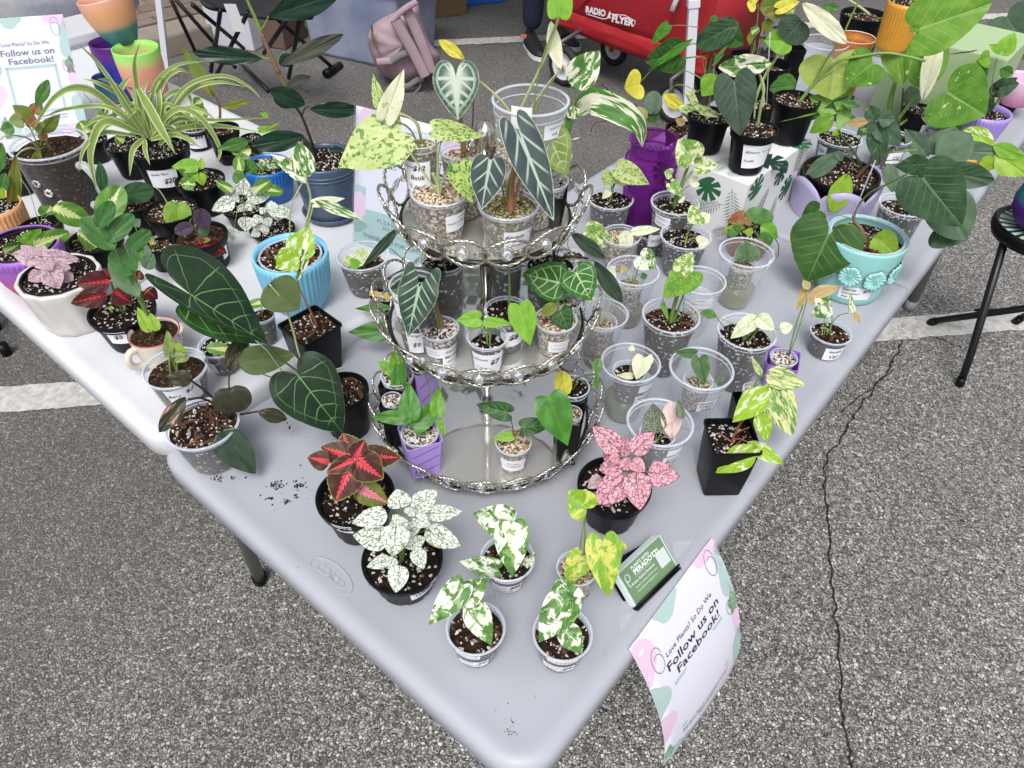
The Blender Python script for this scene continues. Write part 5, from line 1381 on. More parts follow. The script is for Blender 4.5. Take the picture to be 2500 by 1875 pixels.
# clear water cups near the front
plant('nested_cup', 'clear double cup with a cream seedling above greenish water and a curled root', ('cup', 563, 250, 215, 702, 118), 'cream 585 145 545 160 45;cream 690 250 715 190 60;cream 655 220 600 378 135;cream 570 350 460 345 50;stem 590 370 575 270 590 200 585 150 w=7 c=w',
 inner=(.84, .56, .52), water=(.34, (0.40, 0.44, 0.30)), soil='dark', lvl=.85, sw=6, stem='w', surf=ZG, lab=[(680, 420, 90, 55, []), (645, 505, 95, 62, [('Alocasia', 0, .2, .8), ('Diversifolia', 0, -.2, .9)])])
plant('nested_cup', 'clear double cup with two ribbed grey green leaves, marked Dragon Scale', ('cup', 1075, 292, 231, 748, 118), 'jewel 1030 188 868 178 75;jewel 1060 222 1100 408 135 fold=.3;green 1190 400 1215 350 30',
 inner=(.78, .47, .50), soil='tan', lvl=.8, sw=7, surf=ZG, lab=[(1120, 560, 120, 75, [('Alocasia', -.1, .3, .75), ('Dragon', -.05, 0, .7), ('Scale', 0, -.3, .6)])])
plant('nested_cup', 'clear double cup holding one pink leaf and one grey mottled leaf', ('cup', 775, 682, 241, 1155, 120), 'pinkd 930 660 905 518 70;pinkd 742 760 722 545 170 fold=.3 roll=0;pink 862 800 850 528 150 fold=.35 roll=0',
 inner=(.80, .55, .62), soil='dark', lvl=.72, sw=6, stem='p', surf=ZG, lab=[(890, 890, 90, 45, []), (860, 950, 100, 60, [('Alocasia', 0, .2, .7), ('Pink', 0, -.2, .7)])])
frame(1200, 450, 2.963)
plant('nested_cup', 'clear double cup with thin white stalks and pinkish root water beside tiered stand', ('cup', 810, 932, 181, 1352, 95), 'cream 845 760 800 640 60;cream 860 700 890 610 70;cream 740 830 690 840 40;stem 815 985 840 900 850 760 w=14 c=w;stem 820 985 880 900 870 800 w=9 c=w;stem 805 980 760 900 700 860 w=6 c=w',
 inner=(.84, .60, .62), water=(.36, (0.46, 0.36, 0.28)), soil='tan', lvl=.84, sw=6, stem='w', surf=ZG)
plant('nested_cup', 'clear double cup with a marbled green leaf and a brown dried leaf over tan water', ('cup', 1025, 622, 190, 1052, 95), 'tan 970 640 935 590 60;cream 890 620 840 610 60;frydek 1075 520 1190 610 165;green 1095 640 1110 690 50;stem 1030 720 1050 640 1070 540 w=12 c=p',
 inner=(.80, .52, .58), water=(.30, (0.42, 0.36, 0.26)), soil='tan', lvl=.84, sw=6, surf=ZG)
plant('empty_cup', 'nearly empty clear double cup with a printed label, between the leafy cups', ('cup', 1520, 692, 176, 1112, 92), '', inner=(.72, .56, .5), soil='tan', lvl=.25, surf=ZG, cat='cup',
 lab=[(1520, 855, 165, 62, [('ALOCASIA', 0, .25, .35), ('BAGINDA DRAGON SCALE', 0, -.1, .8)], dict(printed=True))])
plant('nested_cup', 'clear double cup with one crinkled dark leaf above yellow green water', ('cup', 1845, 492, 196, 912, 105), 'jewel 1850 540 1838 405 175 fold=.3 curl=.25',
 inner=(.78, .52, .5), water=(.34, (0.45, 0.46, 0.22)), soil='moss', lvl=.84, sw=6, surf=ZG, lab=[(1960, 500, 50, 60, [])])
plant('potted_philodendron', 'speckled green philodendron with thick stems in the middle clear cup of dark soil', ('cup', 1300, 946, 209, 1402, 112), 'marble 1375 620 1450 488 150;speck 1445 640 1235 815 230 roll=15;speck 1240 870 1280 980 40 s=0;stem 1290 1010 1330 850 1380 700 1375 630 w=34;stem 1310 1010 1370 850 1440 660 w=16;stem 1280 1000 1245 920 1240 820 w=10;stem 1320 1000 1385 930 1390 800 w=7', soil='chunky', lvl=.84, sw=9, surf=ZG)
plant('potted_alocasia', 'three cream leaves veined in green growing in a clear cup of wet dark soil', ('cup', 1848, 1062, 212, 1508, 112), 'green 1630 960 1520 918 72;veinw 1925 955 1728 1115 120;veinw 1925 952 2045 1055 115;veinw 2090 1050 2180 1020 90;stem 1820 1140 1840 1080 1910 960 w=14;stem 1860 1140 1920 1060 1980 1010 w=12;stem 1800 1120 1700 1050 1630 965 w=6 c=d', soil='dark', lvl=.84, sw=8, surf=ZG)
plant('potted_philodendron', 'small cream splashed philodendron in a clear cup in front of the white leaf print box', ('cup', 1405, 372, 182, 700, 110), 'marble 1490 230 1425 290 10 s=0;cream 1530 250 1580 215 90;marble 1500 215 1415 265 165;cream 1545 420 1475 500 40;cream 1500 430 1572 400 110;stem 1400 440 1420 360 1470 260 w=14', soil='dark', lvl=.86, sw=8, surf=ZG)
plant('potted_philodendron', 'clear cup with one marbled leaf and two cream leaves hanging over its rim', ('cup', 940, 366, 142, 640, 92), 'marble 700 345 888 440 185 s=0;veinw 1005 345 1222 320 70;veinw 970 335 978 528 105;stem 930 420 960 370 980 340 w=6 c=p', soil='tan', lvl=.84, sw=6, surf=ZG)
plant('potted_philodendron', 'half hidden clear cup with leafless green stems just right of the upper glass tray', ('cup', 590, 512, 80, 660, 62), 'stem 590 520 540 470 500 440 w=9;stem 585 520 550 440 560 400 w=8', soil='chunky', lvl=.86, sw=6, surf=ZG)
plant('potted_seedling', 'clear dark cup with white label squeezed between the purple vase and the leaf print box', ('cup', 1150, 350, 95, 545, 75), '', soil='dark', lvl=.8, surf=ZG, lab=[(1190, 385, 90, 60, [('Alocasia', 0, 0, .7)])])
frame(1200, 0, 2.963)
plant('potted_philodendron', 'cream speckled philodendron in a clear cup just left of the purple glass vase', ('cup', 862, 1432, 166, 1730, 118), 'batik 870 1255 812 1350 120;cream 905 1320 1010 1315 65;cream 850 1385 800 1440 55;batik 918 1215 1145 1335 155;stem 850 1470 875 1380 915 1230 w=16', soil='dark', lvl=.88, sw=8, surf=ZG)
plant('potted_philodendron', 'round marbled leaf on a thick slanted stem, clear cup right of purple vase', ('cup', 1328, 1466, 174, 1870, 112), 'marble 1300 1260 1250 1240 80;cream 1490 1310 1425 1330 80;marble 1300 1330 1380 1420 90;marble 1490 1200 1640 1195 130;marble 1455 1140 1348 1010 220 curl=.05;cream 1370 1440 1390 1460 60;stem 1310 1500 1360 1370 1440 1160 w=26;stem 1310 1490 1400 1320 1480 1220 w=8;stem 1295 1480 1290 1380 1260 1310 w=7 c=w', soil='dark', lvl=.88, sw=9, surf=ZG,
 lab=[(1235, 1590, 110, 60, [('PHILODENDRON', 0, .2, .8), ('THAI SUNRISE', 0, -.2, .8)], dict(printed=True, tilt=-.1))])
# small clear cup and teal pot at the right
frame(1800, 450, 2.963)
plant('potted_alocasia', 'wilting white and green alocasia in a small clear cup below the aqua pot', ('cup', 678, 1068, 146, 1272, 112), 'frydekw 640 870 560 775 105;frydekw 655 890 535 955 130;frydek 650 900 690 880 60;frydekw 830 925 820 780 45 s=0;tan 835 930 892 1005 50 s=0;stem 640 1100 720 960 830 925 w=10;stem 610 1100 630 980 645 890 w=9;stem 625 1100 650 980 660 900 w=8', soil='chunky', lvl=.86, sw=7, surf=ZG,
 lab=[(705, 1218, 115, 75, [('Frydek', 0, .2, .6), ('Var', .05, -.2, .5)])])
TEAL = pm('aqua_glazed_ceramic', (0.29, 0.60, 0.58), 0.25, var=0.08, nscale=14, bump=0.1)
def teal_extra(root, q):
    b = q.base
    MB().add(*torus_g(b + V((0, 0, q.h * 0.985)), q.R * 0.90, 0.003)).build('inner_cup_rim', CRIM(), root)
    hv = -hview(b); a0 = atan2(hv.y, hv.x)
    for j, da in enumerate((-1.95, -1.3, -0.66, -0.02, 0.62, 1.26, 1.9)):
        a = a0 + da
        n = V((cos(a), sin(a), 0)); tdir = V((-n.y, n.x, 0))
        c = b + n * (prof_r(q.prof, q.h * .58) + 0.004) + V((0, 0, q.h * (.56 + .02 * (j % 2))))
        vs, fs = [c + n * 0.002], []
        m = 60
        for r_ in (0.35, 0.7, 0.95, 1.0):
            for k in range(m):
                th = 2 * pi * k / m
                rr = q.R * 0.30 * r_ * (0.86 + 0.14 * abs(cos(th * 2.5)))
                z = (0.0 if r_ < .5 else 0.004 * r_) + 0.0012 * cos(th * 15)
                if r_ == 1.0: z -= 0.004
                vs.append(c + tdir * (cos(th) * rr) + V((0, 0, sin(th) * rr)) + n * z - n * (max(0, abs(cos(th)) * rr) ** 2 / q.R / 2.2))
        for k in range(m): fs.append((0, 1 + k, 1 + (k + 1) % m))
        for i in range(3):
            for k in range(m): fs.append((1 + i * m + k, 1 + (i + 1) * m + k, 1 + (i + 1) * m + (k + 1) % m, 1 + i * m + (k + 1) % m))
        fl = MB().add(vs, fs).build('ceramic_flower', TEAL, root)
        MB().add(*tube_g([vs[1 + 3 * m + k] + n * 0.0005 for k in list(range(m)) + [0]], 0.0007, 5, cap=False)).build('bronze_edge', pm('bronze_line', (0.16, 0.10, 0.06), 0.4), fl)
        mb = MB()
        for k in range(5):
            mb.add(*rock(c + n * 0.004 + tdir * (0.003 * cos(k * 1.26)) + V((0, 0, 0.003 * sin(k * 1.26))), 0.0014, random))
        mb.build('flower_centre', TEAL, fl)
plant('potted_philodendron', 'large dark veined philodendron in an aqua ceramic pot with raised flowers priced 10 dollars', ('smooth', 945, 362, 284, 866, 215),
 'philo 590 190 462 262 175 s=0;philod 1500 300 1662 402 340 s=0 d=-.03;philo 655 378 500 710 500 s=0 d=.02 fold=.10 roll=0 sh=deep;limeb 995 370 1162 505 190;stem 930 430 900 330 850 270 840 210 w=32 c=b;stem 850 300 740 290 665 370 w=13;stem 840 250 720 220 600 190 w=9;'
 'stem 845 230 870 160 960 60 1080 0 1240 -80 w=17 c=k;stem 950 440 960 380 1000 370 w=8', soil='chunky', lvl=.86, sw=9, surf=ZG, col=TEAL, fn=teal_extra,
 lab=[(862, 785, 218, 72, [('Seaside', -.22, .28, .42), ('Decorator', -.15, 0, .55), ('Pot', -.3, -.3, .2), ('$10', .34, .22, .26, 1)], dict(tilt=.04))])
# ================================================================== white table, left
HV = hview(V((-1.5, 0.4, 0.77)))
frame(0, 450, 2.963)
WCER = pm('white_glazed_ceramic', (0.62, 0.59, 0.57), 0.18, var=0.03, nscale=10, bump=0.05)
def inner_black(root, q):
    MB().add(*torus_g(q.base + V((0, 0, q.h * .985)), q.R * 0.87, 0.0028)).build('inner_pot_rim', BLACK(), root)
plant('potted_hypoestes', 'pale pink polka dot plant in a white fluted ceramic pot on white table', ('fluted', 418, 655, 282, 1085, 205), 'hyppl 255 520 150 440 90;hyppl 275 545 88 500 130;hyppl 300 520 312 435 90;hyppl 310 520 575 545 120;hyppl 330 560 250 600 90;hyppl 300 640 205 700 100;hyppl 450 640 530 720 95;hyppl 400 590 515 605 80;hyppl 335 600 432 755 165;hyppl 320 560 380 620 90;stem 330 700 320 600 290 520 w=8 c=b', surf=ZW, soil='dark', lvl=.95, sw=5, col=WCER, fn=inner_black)
plant('potted_coleus', 'dark red coleus with drooping leaves in a black pot beside the cream pitcher', ('nursery', 880, 905, 234, 1218, 160), 'coleusr 800 690 745 610 130;coleusr 810 690 875 640 120;coleusr 990 690 1010 620 90;coleusr 790 700 552 722 165;coleusr 1050 760 1142 830 100;coleusr 770 790 512 866 150;coleusr 820 770 955 860 160;stem 880 900 830 800 800 700 w=12;stem 905 900 870 830 820 810 w=22 c=p;limeb 800 905 800 880 50', surf=ZW, soil='dark', lvl=.88, sw=6,
 lab=[(838, 1098, 118, 82, [('$5', .1, .05, .5, 1)])])
def pitcher(root, q):
    b = q.base; hv = -hview(b); a0 = atan2(hv.y, hv.x)
    MB().add(*torus_g(b + V((0, 0, q.h)), q.R * 0.99, 0.0011)).build('rim_stripe', pm('rose_rim_line', (0.42, 0.10, 0.13), 0.3), root)
    an = a0 - 1.15
    n = V((cos(an), sin(an), 0))
    pts = [b + n * r + V((0, 0, z)) for r, z in ((q.R * .9, q.h * .82), (q.R * 1.25, q.h * .80), (q.R * 1.42, q.h * .55), (q.R * 1.2, q.h * .30), (q.R * .88, q.h * .24))]
    MB().add(*tube_g(bez(pts, 8), 0.006, 10)).build('handle', q.col, root)
    sp = a0 + 1.3
    n = V((cos(sp), sin(sp), 0)); td = V((-n.y, n.x, 0))
    vs = [b + n * q.R * .96 + td * (s * q.R * .42) + V((0, 0, q.h * .98)) for s in (-1, -.5, 0, .5, 1)] + [b + n * (q.R * (.97 + .25 * (1 - s * s))) + td * (s * q.R * .38) + V((0, 0, q.h * (1.0 + .05 * (1 - s * s)))) for s in (-1, -.5, 0, .5, 1)] + [b + n * q.R * .93 + td * (s * q.R * .3) + V((0, 0, q.h * .72)) for s in (-1, -.5, 0, .5, 1)]
    fs = [(i, i + 1, i + 6, i + 5) for i in range(4)] + [(5 + i, 6 + i, 11 + i, 10 + i) for i in range(4)]
    MB().add(vs, fs).build('spout', q.col, root)
CREAM = pm('cream_glazed_ceramic', (0.62, 0.57, 0.48), 0.22, var=0.04, nscale=12)
def pitch2(root, q): q.col = CREAM; pitcher(root, q)
plant('potted_zz_plant', 'upright plant with glossy oval leaves growing from a cream pitcher with a rose rim', ('smooth', 1112, 1068, 178, 1345, 135),
 'zz 700 310 818 122 120;zz 775 415 962 212 130;zz 920 470 1088 335 115;zz 830 468 588 235 165;zz 975 645 808 475 185;zzu 1012 815 786 545 150 sh=ellip;green 1010 560 1020 440 60;limeb 1085 1070 992 888 85;limeb 1140 1060 1078 925 75;stem 1115 1085 1060 930 1010 800 985 690 940 560 w=19 c=k;stem 1040 800 1080 760 1130 730 w=8;stem 1000 720 1050 690 1090 650 w=9', surf=ZW, soil='brown', lvl=.90, sw=6, col=CREAM, fn=pitch2)
plant('potted_anthurium', 'dark plastic pot hidden beneath the broadest anthurium leaf on the white table', ('nursery', 1500, 850, 150, 1088, 112), '', surf=ZW, soil='dark', lvl=.9)
PURED = None
def gradmat(name, stops, rib=True, z0=0, z1=0.12):
    m = newmat(name, stops[0][1], 0.4)
    t = NT(m); p = t.n['Principled BSDF']
    g = t.node('ShaderNodeTexCoord').outputs['Generated']
    sx = t.node('ShaderNodeSeparateXYZ'); t.l.new(g, sx.inputs[0])
    r = t.node('ShaderNodeValToRGB')
    e = r.color_ramp.elements
    while len(e) < len(stops): e.new(0.5)
    for i, (pos, c) in enumerate(stops): e[i].position = pos; e[i].color = (*c, 1)
    t.l.new(sx.outputs[2], r.inputs[0]); t.l.new(r.outputs[0], p.inputs['Base Color'])
    w = t.math('SINE', t.math('MULTIPLY', sx.outputs[2], 420.0))
    t.put(p.inputs['Normal'], t.bump(w, 0.15, 0.0004))
    return m
G1 = gradmat('violet_to_red_print', [(0.0, (0.55, 0.06, 0.12)), (0.35, (0.55, 0.10, 0.28)), (0.7, (0.36, 0.14, 0.50)), (1.0, (0.28, 0.10, 0.48))])
plant('potted_hoya', 'variegated hoya inside a violet to red ribbed planter behind the white fluted pot', ('ribbed', 150, 430, 262, 845, 130), 'hoyav 20 480 150 440 90 sh=oval roll=40;pothosl 190 430 305 320 110;hoyav 240 440 505 350 125;green 150 420 125 370 40', surf=ZW, soil='dark', lvl=.93, sw=6, col=G1, fn=inner_black)
plant('potted_hoya', 'hoya with one big cream striped leaf lying over its black pot', ('nursery', 290, 300, 150, 560, 110), 'green 330 240 300 150 70;hoyav 380 165 330 210 70;hoyav 385 165 648 272 165;stem 300 310 270 240 215 60 150 -40 w=7 c=p', surf=ZW, soil='dark', lvl=.9, sw=5)
plant('potted_hoya', 'hoya with a tall upright cream centred leaf in a black pot', ('nursery', 690, 395, 190, 650, 135), 'hoyav 735 270 872 8 190 d=-.02;pothosl 740 300 830 200 90;hoyav 570 330 768 508 130;stem 690 400 710 330 740 270 w=8;pothosl 800 300 870 330 60', surf=ZW, soil='dark', lvl=.9, sw=6)
plant('potted_hoya', 'thick dark oval hoya leaf standing over a black pot of perlite', ('nursery', 960, 130, 152, 400, 110), 'hoyad 880 80 1112 40 150 d=.01', surf=ZW, soil='chunky', lvl=.92, sw=7)
plant('potted_hoya', 'single flat round lime leaf leaning on the rim of a black pot', ('nursery', 1232, 185, 188, 470, 130), 'hoyal 1282 130 1285 322 190 roll=0 d=.02;cream 1255 140 1252 110 35;stem 1220 150 1165 60 1130 25 w=10 c=w', surf=ZW, soil='chunky', lvl=.92, sw=7)
plant('potted_tradescantia', 'purple leaved wandering plant in a black pot with a tiny red coleus beside it', ('nursery', 1448, 365, 192, 650, 150), 'purple 1450 175 1475 320 125 d=.01;purple 1400 300 1262 345 95;grey 1450 300 1500 370 90 sh=ellip;coleusr 1450 430 1420 380 80;red 1500 420 1480 380 60;coleusr 1440 420 1640 500 150;stem 1440 380 1415 320 1420 230 w=14 c=p', surf=ZW, soil='brown', lvl=.9, sw=7,
 lab=[(1625, 475, 40, 60, [])])
plant('potted_syngonium', 'small black pot with grey green arrow leaves tucked beside the large anthurium leaf', ('nursery', 1150, 435, 100, 640, 80), 'tan 1090 440 1110 395 40;grey 1060 560 1000 390 110 sh=ovate;grey 1050 610 1110 500 100 sh=ovate;grey 960 300 1015 250 70;stem 1000 370 975 300 960 290 w=6 c=p', surf=ZW, soil='chunky', lvl=.9, sw=6)
plant('potted_hoya', 'small clear cup with a cream and green leaf standing beside the sky blue planter', ('cup', 112, 940, 98, 1172, 66), '', surf=ZW) if False else None
# the big velvet anthurium stands between the tables
frame(0, 450, 2.963)
for r_ in list(bpy.data.objects):
    if r_.name.startswith('potted_anthurium') and r_.get('label', '').startswith('dark velvety'): AN = r_
AN['label'] = 'dark velvety anthurium with giant pale veined heart leaves in a black pot of bark'
class Q_: pass
frame(350, 800, 2.963)
qa = solve_pot(1440, 445, 188, 832, 140, ZG); qa.soil_c = qa.base + V((0, 0, qa.h * .9)); qa.soil_r = qa.R * .9
frame(0, 450, 2.963)
grow(AN, qa, 'anthd 1390 850 1905 1150 330 s=0 d=-.035 sh=drop', None, 'g', 10)
AA = grow(AN, qa, 'anth 1380 800 1942 1162 610 s=0 d=-.005 asym=.32 sh=velvet fold=.05 curl=.05 roll=0', None, 'g', 10)
frame(350, 800, 2.963)
grow(AN, qa, 'olive 690 250 1105 200 215 s=0 sh=ovate roll=10;anth 1118 345 1442 762 490 s=0 d=.04 fold=.08 sh=heart roll=0;stem 1430 480 1200 370 1000 230 880 130 w=17 c=k d=.0;stem 1420 480 1150 390 900 350 740 265 w=11 c=g d=.0;stem 1440 470 1330 420 1118 345 w=14 d=.02', None, 'g', 10)
frame(600, 450, 2.963)
grow(AN, qa, 'olive 170 715 385 915 300 s=0 d=.01 sh=ovate roll=15;marbw 215 760 335 835 60 s=0 sh=ellip;stem 700 1330 560 1350 410 1280 340 1050 270 850 170 720 w=17 c=p d=.02', None, 'p', 10)
frame(350, 800, 2.963)
st = MB()
p0, p1, p2 = vpl(1025, 345, qa.soil_c, .02), vpl(900, 170, qa.soil_c, .0), vpl(800, 80, qa.soil_c, 0)
MB().add(*tube_g([p0, p1, p2], 0.0009, 6)).build('support_wire', pm('clear_wire', (0.5, 0.52, 0.5), 0.2, 0.6), AN)
plant('potted_syngonium', 'young arrowhead plant in a squat clear cup priced 7 dollars near the pitcher', ('cup', 228, 290, 226, 612, 150), 'berry 190 180 178 20 85;limeb 230 120 310 175 50;berry 190 150 215 170 50;berry 290 170 225 185 75;berry 300 200 225 250 80;stem 200 340 190 260 195 180 w=20;stem 240 310 255 250 270 190 w=12', surf=ZW, soil='brown', lvl=.80, sw=8,
 lab=[(300, 478, 255, 120, [('$7', .18, .26, .28, 1), ('Berry', -.28, .1, .36), ('Allusion', -.2, -.28, .46)], dict(tilt=.1)), (362, 240, 45, 75, [('Alo', 0, 0, .8)], dict(col=(0.05, 0.36, 0.20)))])
plant('potted_hoya', 'tiny clear cup priced 5 dollars with one cream centred leaf on perlite', ('cup', 545, 122, 146, 352, 92), 'hoyav 625 160 452 142 95', surf=ZW, soil='dark', lvl=.90, sw=5, k=1.6,
 lab=[(468, 270, 70, 70, [('5', 0, 0, .3, 1)])])
plant('potted_philodendron', 'philodendron with leathery near black leaves in a clear cup at grey table corner', ('cup', 425, 692, 262, 1058, 165), 'black 350 378 168 348 125 fold=.3 s=0;blackp 620 312 745 78 175 s=0;blackp 305 500 115 760 130 s=0;black 622 435 668 618 270 sh=round curl=.3 s=0;blackp 830 608 1042 662 110 s=0;blackg 555 752 812 1062 240 d=.02 s=0;stem 560 720 600 650 520 560 420 510 320 520 w=24 c=d;stem 600 690 590 600 450 460 340 380 w=22 c=d;stem 580 700 620 640 720 625 830 605 w=18 c=d;stem 560 700 640 600 620 430 622 315 w=16 c=d;stem 460 680 430 620 392 545 w=9 c=d', surf=ZG, soil='chunky', lvl=.88, sw=10, k=1.5)
frame(600, 450, 2.963)
plant('potted_alocasia', 'crinkled chartreuse leaf sunk in a half filled clear cup on the white table corner', ('cup', 845, 515, 190, 832, 118), 'crinkle 770 590 750 505 120;crinkle 880 560 800 480 140 wave=.05;lime 760 570 850 585 80', surf=ZW, soil='chunky', lvl=.66, sw=6)
plant('potted_hoya', 'small clear cup with a cream and green leaf standing beside the sky blue planter', ('cup', 112, 940, 98, 1172, 66), 'hoyav 140 850 5 875 70 roll=20;marbw 170 700 200 700 10', surf=ZW, soil='chunky', lvl=.9, sw=5)
plant('potted_anthurium', 'square black pot with a yellow tag and plain green leaves beside tiered stand', ('square', 985, 805, 75, 1010, 62), 'green 1060 890 785 898 70 s=0 sh=lance;green 1100 1060 738 1070 150 s=0 sh=lance d=.02', surf=ZG, soil='white', lvl=.92, yaw=radians(38), fn=lambda r, q: MB().add(*box_g(q.soil_c + V((0, 0, .012)) - hview(q.base) * .01, .045, .001, .012, V((0.74, 0.6, -.25)).normalized(), V((-.6, .74, 0)), V((0.2, .1, .9)).normalized())).build('plant_tag', pm('yellow_tag', (0.75, 0.55, 0.13), 0.4), r, smooth=False))
SKYB = pm('sky_blue_print_plastic', (0.20, 0.53, 0.75), 0.38, var=0.05, nscale=20, bump=0.2)
plant('potted_alocasia', 'sky blue ribbed planter holding a white marbled alocasia with tall pale stalks', ('ribbed', 318, 492, 268, 958, 175), '', surf=ZW, soil='chunky', lvl=.90, sw=9, col=SKYB, fn=lambda r, q: (MB().add(*torus_g(q.base + V((0, 0, q.h * .95)), q.R * .82, .002)).build('inner_cup_rim', CRIM(), r), frame(600, 0, 2.963), grow(r, q, 'frydekw 428 1275 178 1110 120 d=-.01 fold=.5;marbw 440 1270 380 1020 170 d=-.01;cream 500 1470 720 1430 70 s=0 d=.0;marbw 500 1450 852 1590 80 s=0 sh=lance d=.0 curl=-.2;stem 430 1790 430 1650 470 1450 430 1275 w=22 c=p;stem 450 1790 450 1650 480 1520 500 1450 w=15 c=p', None, 'p', 9), frame(600, 450, 2.963)))
plant('potted_syngonium', 'tall square black pot with a reddish stalk and a yellow and white splashed arrow leaf', ('square', 463, 1015, 172, 1398, 122), 'marbw 425 470 375 700 90 s=0;limevar 385 590 205 520 150 s=0 ;limevar 380 500 215 610 190 s=0;limevar 350 560 462 300 210 s=0;stem 520 1040 470 920 400 780 368 660 w=16 c=c;stem 500 1030 480 1000 460 950 w=15 c=p', surf=ZG, soil='chunky', lvl=.92, yaw=radians(87), sw=9)
# slate pot with rubber plant
frame(600, 0, 2.963)
SLATE = pm('slate_blue_plastic', (0.055, 0.085, 0.135), 0.28, var=0.06, bump=0.08)
def saucer(root, q):
    MB().add(*lathe_g([(0.001, 0.002), (q.r * 1.04, 0.001), (q.r * 1.16, q.h * .10), (q.r * 1.20, q.h * .12), (q.r * 1.12, q.h * .12), (q.r * 1.0, q.h * .05)], 56, q.base)).build('saucer', SLATE, root)
    for zz in (.86, .80): MB().add(*torus_g(q.base + V((0, 0, q.h * zz)), prof_r(q.prof, q.h * zz) * 1.0, .0022)).build('rim_band', SLATE, root)
plant('potted_rubber_plant', 'tall rubber plant with dark leathery leaves in a slate blue pot with saucer', ('smooth', 560, 1135, 228, 1640, 175), 'rubber 290 690 255 780 150 s=0 sh=ellip;rubberu 300 610 472 555 75 s=0 ;rubber 172 645 430 760 140 s=0 sh=ellip;rubber 465 790 835 800 115 s=0;rubberu 258 470 708 240 115 s=0;rubber 165 118 700 -60 190 s=0;rubber 425 985 40 1062 150 s=0;rubber 600 1085 705 1080 50 s=0;rubber 420 990 480 1150 60 s=0;'
 'stem 520 1170 470 1010 400 830 330 740 w=24 c=d;stem 345 770 300 650 230 520 w=34 c=b;stem 238 530 180 400 110 230 w=36 c=b;stem 115 240 60 110 0 -20 -60 -160 w=26 c=g;stem 410 830 430 780 470 770 w=10 c=d;stem 290 660 250 560 255 465 w=9 c=b;stem 110 220 140 170 165 118 w=10 c=g;stem 180 430 120 415 60 395 w=9 c=g', surf=ZW, soil='dark', lvl=.93, sw=9, col=SLATE, fn=lambda r, q: (saucer(r, q), frame(0, 0, 2.963), grow(r, q, 'rubber 1895 425 1388 385 125 s=0;rubber 2120 400 2020 470 90 s=0', None, 'g', 9), frame(600, 0, 2.963)))
frame(350, 280, 3.1725)
BRB = pm('bright_blue_print_plastic', (0.02, 0.16, 0.55), 0.3, var=0.08, bump=0.2)
plant('potted_hoya', 'vivid blue ribbed planter with trailing cream centred hoya leaves beside the slate pot', ('ribbed', 950, 385, 185, 705, 140), 'green 820 200 570 270 100 sh=lance;hoyav 835 295 665 240 125;hoyav 745 450 735 320 90;green 790 345 830 485 140 sh=oval;marbw 905 350 985 435 90;marbw 985 370 1060 400 80;green 780 500 690 470 110 sh=oval;hoyav 700 590 565 525 75;hoyav 850 590 990 510 100;hoyav 920 570 1085 600 90;stem 940 400 880 350 830 290 w=9 c=b;stem 870 400 800 480 760 540 w=6 c=b', surf=ZW, soil='dark', lvl=.9, sw=5, col=BRB)
plant('potted_hoya', 'lime and green hoya cluster in a black pot in front of the 15 dollar pot', ('nursery', 438, 500, 186, 800, 130), 'lime 400 395 215 400 110;limeb 440 420 455 330 60 ;green 330 430 300 470 90;hoyav 400 520 290 540 110 sh=oval;limeb 430 450 465 550 90;pothosl 350 500 420 440 90;stem 440 500 470 430 510 440 w=8;stem 420 510 420 450 410 400 w=9', surf=ZW, soil='dark', lvl=.92, sw=5)
plant('potted_hypoestes', 'white polka dot plant in a small black pot in front of bright blue planter', ('nursery', 770, 700, 168, 905, 118), 'hypw 740 630 680 640 90;hypw 705 665 525 740 120;hypw 770 620 790 488 120;hypw 800 640 1012 600 130;hypw 790 680 870 720 80;hypw 780 690 800 800 120;hypw 790 790 800 910 120;hypw 700 880 690 980 90', surf=ZW, soil='dark', lvl=.92, sw=5)
plant('potted_hypoestes', 'smaller leaved white polka dot plant in a black pot next to the sky blue planter', ('nursery', 1000, 885, 172, 1010, 125), 'hypw 1000 740 985 665 100;hypw 980 760 1150 745 120;hypw 900 780 870 850 80;hypw 920 830 850 900 80;hypw 950 800 980 870 80;hypw 930 860 960 930 70;hypw 900 900 830 940 70;hypw 940 760 900 720 60;hypw 880 850 820 800 70;hypw 960 740 1160 790 70;stem 960 900 930 820 950 750 w=8', surf=ZW, soil='dark', lvl=.92, sw=5)
plant('potted_ficus', 'rusty green lance leaved plant in a black pot at the back of the white table', ('nursery', 610, 105, 128, 385, 95), '', surf=ZW, soil='chunky', lvl=.9, fn=lambda r, q: (frame(400, 0, 5.53), grow(r, q, 'rust 690 1310 232 635 200 s=0;rust 770 1450 1205 1385 110 s=0 side=-.1;hoyav 520 1350 400 1420 150 s=0 sh=oval;yellow 560 1500 330 1430 130 s=0 sh=ovate;stem 750 1650 760 1500 740 1400 700 1290 w=38 c=b;stem 700 1640 640 1570 580 1510 w=22 c=p;lime 1400 1560 1290 1530 70 s=0', None, 'b', 9), frame(350, 280, 3.1725)))
plant('potted_hoya', 'black pot with a 15 dollar label and dark spotted leaves behind the spider plant', ('nursery', 400, 95, 112, 290, 90), 'hoyav 350 60 260 -20 120;green 330 80 240 60 100;hoyav 400 40 480 -50 110;stem 410 100 430 40 400 20 w=6', surf=ZW, soil='dark', lvl=.9, sw=5,
 lab=[(388, 180, 165, 90, [('Hoya', -.25, .2, .3), ('$15', .25, .15, .34, 1), ('retusa', -.2, -.25, .4)])])
plant('potted_hoya', 'black pot of dark soil half hidden by a rubber plant leaf', ('nursery', 830, 175, 80, 330, 62), 'lime 900 120 1040 100 50;limeb 960 110 1060 60 20', surf=ZW, soil='dark', lvl=.92, sw=4)
